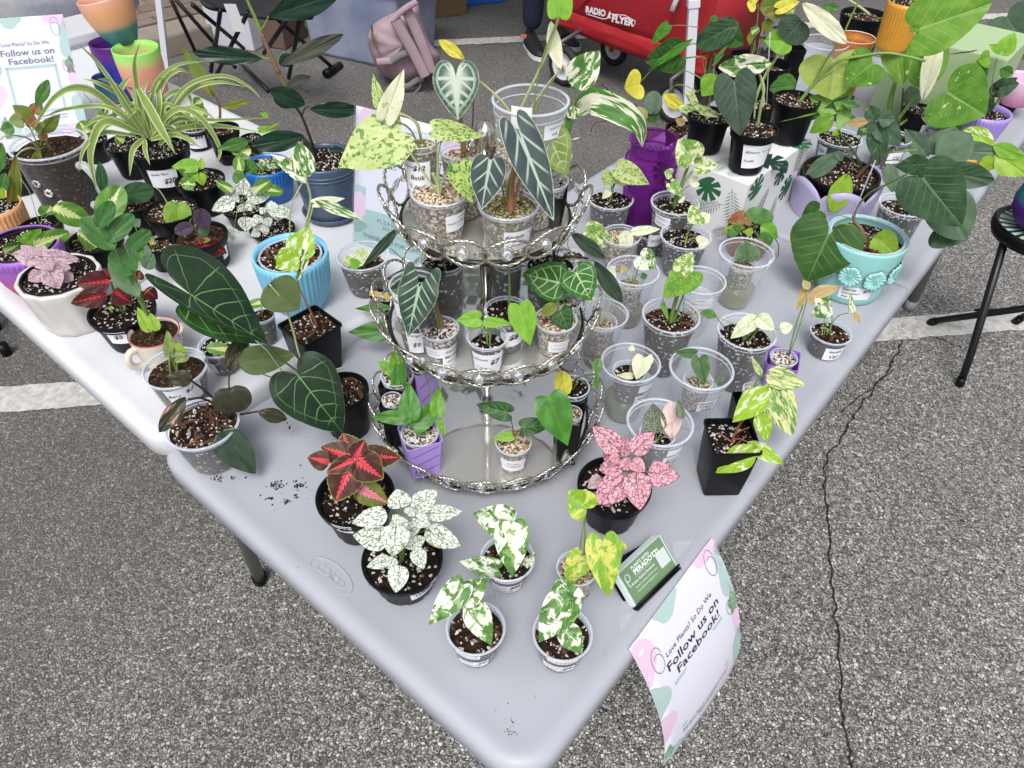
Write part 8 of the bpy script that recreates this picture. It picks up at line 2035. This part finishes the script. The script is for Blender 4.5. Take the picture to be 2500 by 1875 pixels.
# backpack leaning on the tote
frame(750, 0, 3.1725)
bpR = empty('backpack', at(740, 600), 'dusty pink backpack slumped against the tote, its grey straps facing out', 'backpack')
CLO = pm('dusty_pink_canvas', (.34, .245, .285), .85, var=.15, nscale=12, bump=.5)
CLG = pm('grey_webbing', (.15, .15, .16), .8, bump=.4)
P0 = at(745, 640, .0)
hv_ = hview(P0); rt = V((.7645, .6444, 0))
def bp_pt(x, y, d=0.0): return vpl(x, y, P0, d)
outl = [(800, 10), (860, 30), (895, 180), (950, 330), (1010, 400), (1030, 450), (985, 545), (915, 600), (860, 640), (790, 660), (720, 640), (600, 590), (540, 520), (500, 440), (470, 330), (475, 260), (510, 190), (600, 130), (700, 80)]
cx_, cy_ = 740, 350
vs, fs = [], []
m_ = len(outl) * 3
ol = bez([V((x, y, 0)) for x, y in outl] + [V((*outl[0], 0))], 3)[:m_]
lay = [(0.0, .16, 0), (.35, .155, 0), (.65, .14, 0), (.85, .11, 0), (.97, .06, 0), (1.0, .0, 0), (.96, -.05, 0), (.8, -.09, 0), (.0, -.10, 0)]
for s_, d_, _ in lay:
    for k, p in enumerate(ol):
        x = cx_ + (p.x - cx_) * s_; y = cy_ + (p.y - cy_) * s_
        w_n = noise.noise(V((x * .012, y * .012, 4))) * .035 + noise.noise(V((x * .03, y * .03, 9))) * .012
        q_ = bp_pt(x, y, d_ + (w_n if d_ > 0 else 0))
        q_.z = max(q_.z, .004)
        vs.append(q_)
for i in range(len(lay) - 1):
    for k in range(m_): fs.append((i * m_ + k, i * m_ + (k + 1) % m_, (i + 1) * m_ + (k + 1) % m_, (i + 1) * m_ + k))
bo_ = MB().add(vs, fs).build('bag_body', CLO, bpR)
def strap(pts, w, d, m, nm):
    P = bez([bp_pt(x, y, d) for x, y in pts], 8)
    vs, fs = [], []
    for i, p in enumerate(P):
        dd = (P[min(i + 1, len(P) - 1)] - P[max(0, i - 1)]).normalized(); sd = dd.cross((CAM - p).normalized()).normalized(); n2 = sd.cross(dd)
        for a, b2 in ((-1, 0), (-.8, .5), (.8, .5), (1, 0), (.8, -.3), (-.8, -.3)): vs.append(p + sd * a * w / 2 + n2 * b2 * .02)
        if i:
            for k in range(6): fs.append((6 * i - 6 + k, 6 * i - 6 + (k + 1) % 6, 6 * i + (k + 1) % 6, 6 * i + k))
    MB().add(vs, fs).build(nm, m, bpR)
strap([(680, 150), (740, 260), (820, 400), (880, 520), (915, 590)], .055, .19, CLO, 'shoulder_strap')
strap([(770, 80), (820, 180), (880, 320), (930, 450), (960, 560)], .055, .17, CLO, 'shoulder_strap')
strap([(660, 155), (740, 80), (850, 10)], .030, .19, CLO, 'top_handle')
strap([(655, 470), (720, 430), (800, 395)], .035, .175, CLG, 'webbing')
strap([(540, 480), (600, 475), (670, 470)], .035, .165, CLO, 'side_pocket')
strap([(710, 680), (790, 660), (850, 620), (900, 610)], .03, .14, CLG, 'webbing')
strap([(500, 200), (505, 280), (515, 330), (545, 375)], .012, .15, pm('brass_zip', (.3, .22, .12), .4, .6), 'zip')
strap([(880, 620), (870, 680), (820, 730)], .012, .13, CLG, 'webbing')
frame(0, 0, 1)
# wicker box, blue box
WK = newmat('wicker', (.16, .10, .05), .7)
t = NT(WK); p_ = t.n['Principled BSDF']; o_ = t.obj(); sx = t.node('ShaderNodeSeparateXYZ'); t.l.new(o_, sx.inputs[0])
wv = t.math('MULTIPLY', t.math('SINE', t.math('MULTIPLY', sx.outputs[2], 420)), t.math('SINE', t.math('MULTIPLY', t.math('ADD', sx.outputs[0], sx.outputs[1]), 160)))
t.l.new(t.mix(t.step(wv, -.6, .6), (.07, .04, .02), (.22, .145, .075)), p_.inputs['Base Color']); t.put(p_.inputs['Normal'], t.bump(wv, .8, .004))
obox('wicker_basket', 'brown wicker storage box behind the backpack at the top', 'basket', (1060, 22), radians(62), .34, .36, .26, WK)
r_, b_, X_, Y_ = obox('blue_box', 'bright blue printed carton at the top edge right of the wicker box', 'box', (1165, -8), radians(60), .30, .34, .16, pm('blue_carton', (.015, .12, .50), .4))
mb = MB(); mpb = lambda u, v, o: b_ - Y_ * (.17 + o) + X_ * u + V((0, 0, .08 + v)); put_text(mb, mpb, 'WATER', .0, .0, .14, thick=.02) if False else None
# person standing behind
def person():
    f = at(1297, 118, 0.0)
    r = empty('person', f, 'standing person in dark navy trousers and black trainers with a pink tab', 'person')
    rt = V((.7645, .6444, 0)); fw = V((.5, -.35, 0)).normalized()
    sk = bpy.data.meshes.new('legs')
    hip = f + rt * .10 + V((0, 0, .93))
    pts = [hip, hip - rt * .09 - V((0, 0, .04)), f + V((0, 0, .50)) + fw * .03, f + V((0, 0, .10)) - fw * .0, hip + rt * .09 - V((0, 0, .04)), f + rt * .21 + fw * -.12 + V((0, 0, .50)), f + rt * .22 - fw * .16 + V((0, 0, .10)), hip + V((0, 0, .14))]
    sk.from_pydata([p - f for p in pts], [(0, 1), (1, 2), (2, 3), (0, 4), (4, 5), (5, 6), (0, 7)], [])
    o = bpy.data.objects.new('trousers', sk); COL.objects.link(o); o.parent = r
    md = o.modifiers.new('skin', 'SKIN'); o.modifiers.new('sub', 'SUBSURF').render_levels = 2
    for i, rr in enumerate((.15, .105, .078, .062, .105, .078, .062, .15)): sk.skin_vertices[0].data[i].radius = (rr, rr)
    sk.skin_vertices[0].data[0].use_root = True
    sk.materials.append(pm('navy_denim', (.010, .016, .040), .85, var=.25, nscale=90, bump=.4))
    b2 = bpy.data.meshes.new('body'); top = hip + V((0, 0, .10))
    P = [top, top + V((0, 0, .22)), top + V((0, 0, .40)), top + V((0, 0, .50)), top + V((0, 0, .66)), top + V((0, 0, .40)) - rt * .19, top + V((0, 0, .12)) - rt * .25, top + V((0, 0, -.08)) - rt * .22 + fw * .08, top + V((0, 0, .40)) + rt * .19, top + V((0, 0, .12)) + rt * .25, top + V((0, 0, -.08)) + rt * .22 + fw * .08]
    b2.from_pydata([p - f for p in P], [(0, 1), (1, 2), (2, 3), (3, 4), (2, 5), (5, 6), (6, 7), (2, 8), (8, 9), (9, 10)], [])
    o = bpy.data.objects.new('body', b2); COL.objects.link(o); o.parent = r
    o.modifiers.new('skin', 'SKIN'); o.modifiers.new('sub', 'SUBSURF').render_levels = 2
    for i, rr in enumerate((.15, .14, .15, .055, .10, .06, .045, .03, .06, .045, .03)): b2.skin_vertices[0].data[i].radius = (rr, rr * (.75 if i < 3 else 1))
    b2.skin_vertices[0].data[0].use_root = True
    b2.materials.append(pm('dark_shirt', (.03, .03, .04), .8))
    for q, ang in ((f, 0.0), (f + rt * .22 - fw * .16, .2)):
        d = Matrix.Rotation(ang, 3, 'Z') @ fw; s = V((-d.y, d.x, 0))
        sh = MB()
        secs = [(-.07, .030, .085), (-.04, .040, .10), (.02, .043, .085), (.08, .046, .062), (.14, .046, .050), (.19, .036, .040), (.215, .012, .028)]
        vs = []
        for t_, w, h in secs:
            for k in range(12):
                a = 2 * pi * k / 12
                vs.append(q + d * t_ + s * (cos(a) * w) + V((0, 0, .022 + max(0, sin(a)) * (h - .01))))
        n = len(secs)
        fs = [(i * 12 + k, i * 12 + (k + 1) % 12, (i + 1) * 12 + (k + 1) % 12, (i + 1) * 12 + k) for i in range(n - 1) for k in range(12)] + [tuple(range(12)), tuple((n - 1) * 12 + k for k in range(12))]
        so = sh.add(vs, fs).build('shoe', pm('black_trainer', (.010, .010, .012), .6, var=.3), r)
        vs = [q + d * t_ + s * (cos(2 * pi * k / 12) * (w + .004)) + V((0, 0, z)) for z in (.001, .024) for t_, w, h in ((.07, .15, 0),) for k in range(12)]
        ol_ = [(-.078, .026), (-.05, .040), (.05, .042), (.12, .050), (.19, .040), (.225, .012)]
        lo = [q + d * a - s * b_ for a, b_ in ol_] + [q + d * a + s * b_ for a, b_ in ol_[::-1]]
        vs = [p + V((0, 0, .001)) for p in lo] + [p + V((0, 0, .024)) for p in lo]
        fs = [tuple(range(12)), tuple(range(12, 24))] + [(k, (k + 1) % 12, 12 + (k + 1) % 12, 12 + k) for k in range(12)]
        MB().add(vs, fs).build('sole', pm('white_sole', (.45, .45, .45), .6), so)
        MB().add(*box_g(q + V((0, 0, .072)) - rt * .040 + fw * .0 - V((.0, .012, 0)), .035, .004, .022, V((.8, .6, 0)), V((-.6, .8, 0)))).build('pink_tab', pm('coral_tab', (.6, .16, .14), .6), so, smooth=False)
person()
# ---- red wagon
wF, wN = at(1385, 192), at(1652, 300)
wx = (wN - wF).normalized(); wy = V((-wx.y, wx.x, 0))
if wy.dot(V((-1, 1, 0))) < 0: wy = -wy
wg = empty('wagon', wF, 'red canvas folding wagon lettered Radio Flyer with white hubbed wheels', 'wagon')
pn = wy
pb = [hit(x, y, wF + wy * .04, pn) for x, y in ((1350, 60), (1500, 98), (1690, 160), (1722, 152))]
zb_ = pb[0].z
RED = pm('red_wagon_canvas', (.32, .009, .017), .65, var=.18, nscale=5, bump=.3)
RED2 = pm('red_wagon_hem', (.38, .013, .020), .6, var=.15, nscale=8, bump=.3)
x0_, x1_ = (pb[0] - wF).dot(wx), (pb[3] - wF).dot(wx)
Lw = x1_ - x0_
def wpt(a, d, z): return wF + wx * a + wy * d + V((0, 0, z))
zlow, ztop = .245, .72
mb = MB()
n = 24
def side(d0, sgn, mat, nm, zl, zt, bow=.03):
    vs, fs = [], []
    for j in range(9):
        for i in range(n + 1):
            a = x0_ + Lw * i / n
            z = zl + (zt - zl) * j / 8
            sag = .02 * sin(pi * i / n) if j == 0 else 0
            vs.append(wpt(a, d0 + sgn * (bow * sin(pi * i / n) * sin(pi * j / 8) + .006 * noise.noise(V((i * .5, j * .5, d0)))), z - sag))
    for j in range(8):
        for i in range(n): fs.append((j * (n + 1) + i, j * (n + 1) + i + 1, (j + 1) * (n + 1) + i + 1, (j + 1) * (n + 1) + i))
    o = MB().add(vs, fs).build(nm, mat, wg); m = o.modifiers.new('t', 'SOLIDIFY'); m.thickness = .006
    return o
zl_near = hit(1500, 88, wF + wy * .04, wy).z
print('WAGON z', [round(p.z, 3) for p in pb], x0_, x1_, zl_near)
zl_near = max(.2, pb[1].z)
s1_ = side(.04, -1, RED, 'canvas_side', zl_near + .05, zl_near + .48)
side(.035, -1, RED2, 'canvas_hem', zl_near - .02, zl_near + .065, .012)
side(.50, 1, RED, 'canvas_side', zl_near, zl_near + .48)
for a in (x0_, x1_): 
    vs = [wpt(a, .04, zl_near), wpt(a, .50, zl_near), wpt(a, .50, zl_near + .48), wpt(a, .04, zl_near + .48)]
    o = MB().add(vs, [(0, 1, 2, 3)]).build('canvas_end', RED, wg); m = o.modifiers.new('t', 'SOLIDIFY'); m.thickness = .006
MB().add(*box_g(wpt((x0_ + x1_) / 2, .27, zl_near + .02), Lw, .46, .02, wx, wy)).build('floor_board', BST, wg, smooth=False)
for a in (x0_ + .02, x1_ - .02):
    for d in (.06, .48): MB().add(*tube_g([wpt(a, d, zl_near - .03), wpt(a, d, zl_near + .50)], .011, 8)).build('frame_post', pm('grey_tube', (.18, .18, .19), .4, .5), wg)
    MB().add(*tube_g([wpt(a, -.02, .16), wpt(a, .55, .16)], .010, 8)).build('axle', BST, wg)
MB().add(*tube_g([wpt(x0_ + .2, .02, zl_near + .1), wpt(x0_ + .55, .0, zl_near + .46)], .004, 6)).build('seam', RED2, wg)
WHUB = pm('white_wheel_hub', (.60, .60, .62), .4)
TYRE = pm('black_tyre', (.012, .012, .013), .7)
for px, R in (((1377, 160), .105), ((1500, 117), .095), ((1648, 250), .105), ((1735, 190), .095)):
    c_ = at(px[0], px[1], R)
    wh = MB()
    vs, fs = torus_g((0, 0, 0), R - .020, .020, 36, 10)
    vs = [c_ + wx * v.x + V((0, 0, v.y)) + wy * v.z * 1.2 for v in vs]
    w0 = wh.add(vs, fs).build('wheel', TYRE, wg)
    vs, fs = lathe_g([(.001, .018), (.02, .020), (.024, .010), (R * .55, .006), (R * .66, .016), (R * .80, .018), (R * .82, -.018), (.001, -.018)], 30, (0, 0, 0))
    vs = [c_ + wx * v.x + V((0, 0, v.y)) - wy * v.z for v in vs]
    hb_ = MB().add(vs, fs).build('hub', WHUB, w0)
    MB().add(*tube_g([c_ - wy * .015, c_ - wy * .028], .016, 12)).build('axle_cap', pm('red_axle_cap', (.5, .03, .03), .4), w0)
    if px[0] in (1377, 1648): MB().add(*tube_g([c_ - wy * .03, c_ - wy * .02 + V((0, 0, .11)) - wx * .03, wpt((c_ - wF).dot(wx) - .0, .06, zl_near)], .012, 8)).build('caster_fork', pm('grey_fork', (.12, .12, .13), .4, .4), wg)
# lettering on the side
ly = .040
l0, l1 = hit(1437, 22, wF + wy * ly, wy), hit(1562, 50, wF + wy * ly, wy)
lc = (l0 + l1) / 2
lw_ = (l1 - l0).length
upd = V((0, 0, 1)); dirx = (l1 - l0).normalized()
mpw = lambda u, v, o: lc + dirx * u + upd * v - wy * (o + .034)
mb = MB()
put_text(mb, mpw, 'RADIO', -lw_ * .27, .008, lw_ * .40, .034, thick=.05)
put_text(mb, mpw, 'FLYER', lw_ * .27, -.006, lw_ * .42, .036, thick=.05)
put_line(mb, mpw, [(-lw_ * .45, -.014), (-lw_ * .1, -.020), (-lw_ * .02, -.010)], .004); put_line(mb, mpw, [(lw_ * .03, .012), (lw_ * .3, .020), (lw_ * .5, .004), (lw_ * .48, -.02)], .004)
put_poly(mb, mpw, ((-.012, -.010), (.012, -.010), (.006, .004), (.010, .014), (0, .024), (-.006, .010)))
mb.build('lettering', pm('white_screen_print', (.72, .72, .72), .6, bump=0), s1_, smooth=False)
MB().add(*tube_g([hit(1655, -10, wF, wy), hit(1640, 28, wF - wy * .03, wy)], .013, 8)).build('webbing_strap', pm('pale_strap', (.40, .40, .42), .6), wg)
# grey collapsible crate cart right of the leg
def cart():
    b_ = at(1790, 165, 0)
    X = V((.80, .60, 0)); Y = V((-.6, .8, 0))
    r = empty('folding_cart', b_, 'grey slatted folding crate cart with a red pull handle behind the canopy leg', 'cart')
    GR = pm('blue_grey_plastic', (.20, .215, .26), .45, var=.1)
    DK = pm('dark_cart_frame', (.03, .032, .04), .5)
    MB().add(*box_g(b_ + V((0, 0, .10)) + Y * .15, .42, .32, .03, X, Y)).build('cart_floor', DK, r, smooth=False)
    for j in range(6): MB().add(*box_g(b_ + V((0, 0, .14 + j * .058)), .42, .012, .040, X, Y)).build('slat', GR, r, smooth=False)
    for j in range(6): MB().add(*box_g(b_ + X * .21 + Y * .15 + V((0, 0, .14 + j * .058)), .012, .30, .040, X, Y)).build('slat', GR, r, smooth=False)
    for i in range(9): MB().add(*box_g(b_ - Y * .004 + X * (-.20 + i * .05) + V((0, 0, .29)), .012, .016, .36, X, Y)).build('slat_rib', GR, r, smooth=False)
    for a in (-.21, .21): MB().add(*box_g(b_ + X * a + V((0, 0, .30)), .022, .03, .42, X, Y)).build('corner_post', DK, r, smooth=False)
    MB().add(*tube_g([b_ + X * -.02 - Y * .03 + V((0, 0, .30)), b_ + X * -.03 - Y * .03 + V((0, 0, .75))], .008, 8)).build('handle_tube', pm('red_handle', (.5, .03, .03), .4), r)
    MB().add(*tube_g([b_ + X * .2 - Y * .03 + V((0, 0, .06)), b_ + X * .27 - Y * .03 + V((0, 0, .62))], .012, 8)).build('handle_tube', GR, r)
    for a in (-.17, .17):
        c_ = b_ + X * a - Y * .03 + V((0, 0, .05))
        vs, fs = torus_g((0, 0, 0), .034, .014, 20, 8)
        MB().add([c_ + X * v.x + V((0, 0, v.y)) + Y * v.z for v in vs], fs).build('wheel', TYRE, r)
cart()
# ---- far left clutter beyond the white table
frame(0, 0, 1)
PW = pm('white_perforated_plastic', (.52, .52, .55), .4, var=.03)
k0, k1 = at(178, 104, .80), at(262, 82, .80)
X_ = (k1 - k0).normalized(); Y_ = V((-X_.y, X_.x, 0))
wc = empty('perforated_crate', V((k0.x, k0.y, .0)) + X_ * .06, 'tall white perforated plastic crate standing behind the follow sign', 'crate')
b_ = V(wc.location) + Y_ * .10
o = MB().add(*box_g(b_ + V((0, 0, .40)), .17, .16, .80, X_, Y_)).build('crate_wall', PW, wc, smooth=False); bevel(o, .01)
o = MB().add(*box_g(b_ + V((0, 0, .80)), .19, .18, .028, X_, Y_)).build('crate_rim', PW, wc, smooth=False); bevel(o, .006)
mb = MB(); mpk = lambda u, v, o: b_ - Y_ * (.08 + o) + X_ * u + V((0, 0, v))
for j in range(14):
    for i in range(5): put_poly(mb, mpk, [(-.062 + i * .031 + a * .005, .72 - j * .036 + c * .005) for a, c in ((-1, -1), (1, -1), (1, 1), (-1, 1))], .0008)
mb.build('perforations', pm('hole_dark', (.03, .03, .035), .8, bump=0), wc, smooth=False, kind='stuff')
obox('storage_tub', 'blue and white lidded tub beyond the white table corner', 'tub', (200, 60), radians(15), .34, .22, .14, pm('royal_blue_plastic', (.02, .12, .42), .4), .62)
b2_ = at(60, 40, .70)
bg_ = empty('plastic_bag', b2_, 'crumpled translucent grey plastic bag in the top left corner', 'bag')
mb = MB(); vs = []; N1, N2 = 26, 14
for j in range(N2 + 1):
    for i in range(N1):
        th = 2 * pi * i / N1; ph = pi * (j / N2) * .5
        rr = .26 * sin(ph + .06) * (1 + .22 * noise.noise(V((cos(th) * 2.2, sin(th) * 2.2, j * .35))))
        vs.append(b2_ + V((cos(th) * rr * 1.5 - .12, sin(th) * rr + .14, .34 * cos(ph) * (1 + .2 * noise.noise(V((th, j * .3, 1)))) - .05)))
mb.add(vs, [(j * N1 + i, j * N1 + (i + 1) % N1, (j + 1) * N1 + (i + 1) % N1, (j + 1) * N1 + i) for j in range(N2) for i in range(N1)])
mb.build('bag_film', clearmat('grey_bag_film', (.34, .34, .37), .70, .25, .3), bg_)
t3 = empty('side_table', at(60, 60, .0), 'low white table behind the sign carrying the plastic bag', 'table')
b3 = V((b2_.x - .1, b2_.y + .25, 0)); t3.location = b3
MB().add(*box_g(b3 + V((-.35, -.25, .62)), .75, .5, .03, V((.9, .42, 0)).normalized(), V((-.42, .9, 0)).normalized())).build('tabletop', PW, t3, smooth=False)
for a, c in ((-.65, -.4), (-.1, -.4), (-.65, -.1), (-.1, -.1)): MB().add(*tube_g([b3 + V((a, c, .6)), b3 + V((a, c, .01))], .013, 8)).build('leg', BST, t3)

# ================================================================== trees and a shop front that the mirrors reflect (behind everything, above the frame)
def far_tree(x, y, h, r, seed, label):
    rs = random.Random(seed)
    root = empty('street_tree', (x, y, 0), label, 'tree')
    tr = [V((x, y, 0)), V((x + .05, y, h * .3)), V((x - .1, y + .05, h * .6)), V((x, y, h * .9))]
    MB().add(*tube_g(bez(tr, 5), [.16 * (1 - i / 22) for i in range(16)], 10)).build('trunk', pm('bark', (.09, .07, .05), .9, var=.3, nscale=20, bump=.8), root)
    mb = MB()
    cl = [(V((x + rs.gauss(0, r * .5), y + rs.gauss(0, r * .5), h * .62 + rs.gauss(0, r * .42))), r * rs.uniform(.25, .5)) for _ in range(26)]
    for _ in range(2600):
        c, cr_ = rs.choice(cl)
        d = V((rs.gauss(0, 1), rs.gauss(0, 1), rs.gauss(0, 1))).normalized()
        p = c + d * cr_ * rs.uniform(.6, 1.05)
        u = V((rs.gauss(0, 1), rs.gauss(0, 1), rs.gauss(0, .5))).normalized(); v = u.orthogonal().normalized(); s = rs.uniform(.07, .15)
        mb.add([p - u * s, p + v * s * .5, p + u * s, p - v * s * .5], [(0, 1, 2, 3)])
    mb.build('crown', LM('plant') if False else pm('tree_leaves', (.05, .11, .025), .6, var=.5, nscale=2, bump=0), root, kind='stuff')
far_tree(-4.6, 5.2, 7.0, 1.7, 1, 'leafy street tree beyond the camp chair, seen only in the tray mirrors')
far_tree(-6.5, 4.2, 7.5, 1.9, 2, 'broad street tree on the pavement, reflected at the left of the mirrors')
far_tree(-3.4, 7.0, 7.5, 1.8, 3, 'street tree behind the wagon, reflected at the right of the mirrors')
sf = empty('shop_building', (-8.5, 9.5, 0), 'pale shop building with cream awning band beyond the pavement', 'building')
dirb = V((.76, .65, 0)); nb = V((-.65, .76, 0)); cb = V((-8.5, 9.5, 0))
MB().add(*box_g(cb + nb * 2 + V((0, 0, 4.5)), 16, 4, 9, dirb, nb)).build('wall', pm('pale_render', (.50, .47, .42), .8, var=.1, nscale=3), sf, smooth=False)
MB().add(*box_g(cb - nb * .3 + V((0, 0, 3.6)), 15.5, .6, .9, dirb, nb)).build('fascia', pm('white_fascia', (.7, .7, .7), .6), sf, smooth=False)
for i in range(6):
    MB().add(*box_g(cb - nb * .03 + dirb * (-6.5 + i * 2.6) + V((0, 0, 6.4)), 1.1, .1, 1.7, dirb, nb)).build('window', pm('dark_window_glass', (.05, .07, .09), .1), sf, smooth=False)
    MB().add(*box_g(cb - nb * .03 + dirb * (-6.5 + i * 2.6) + V((0, 0, 1.5)), 2.0, .1, 2.2, dirb, nb)).build('window', pm('dark_window_glass', (.05, .07, .09), .1), sf, smooth=False)

# canopy tent over the ground behind: front edge between the two legs
ta, tb_ = at(409, 185), at(1673, 345)
td = (tb_ - ta).normalized(); tn = V((-td.y, td.x, 0))
tw = (tb_ - ta).length
tent = empty('canopy_roof', ta + td * tw / 2, 'white canopy roof stretched above the area behind the tables, reflected in the mirrors', 'canopy')
CF = pm('white_canopy_cloth', (.60, .62, .66), .7, var=.04)
e0, e1_, e2, e3 = [p + V((0, 0, 2.15)) for p in (ta, tb_, tb_ + tn * tw, ta + tn * tw)]
apex = (e0 + e1_ + e2 + e3) / 4 + V((0, 0, .95))
mb = MB(); mb.add([e0, e1_, e2, e3, apex], [(0, 1, 4), (1, 2, 4), (2, 3, 4), (3, 0, 4)]); o = mb.build('roof_cloth', CF, tent, smooth=False); m_ = o.modifiers.new('t', 'SOLIDIFY'); m_.thickness = .004
for a, b in ((e0, e1_), (e1_, e2), (e2, e3), (e3, e0)):
    o = MB().add([a, b, b - V((0, 0, .26)), a - V((0, 0, .26))], [(0, 1, 2, 3)]).build('valance', CF, tent, smooth=False); m_ = o.modifiers.new('t', 'SOLIDIFY'); m_.thickness = .004
    MB().add(*tube_g([a - V((0, 0, .03)), b - V((0, 0, .03))], .013, 8)).build('truss_bar', WP, tent)
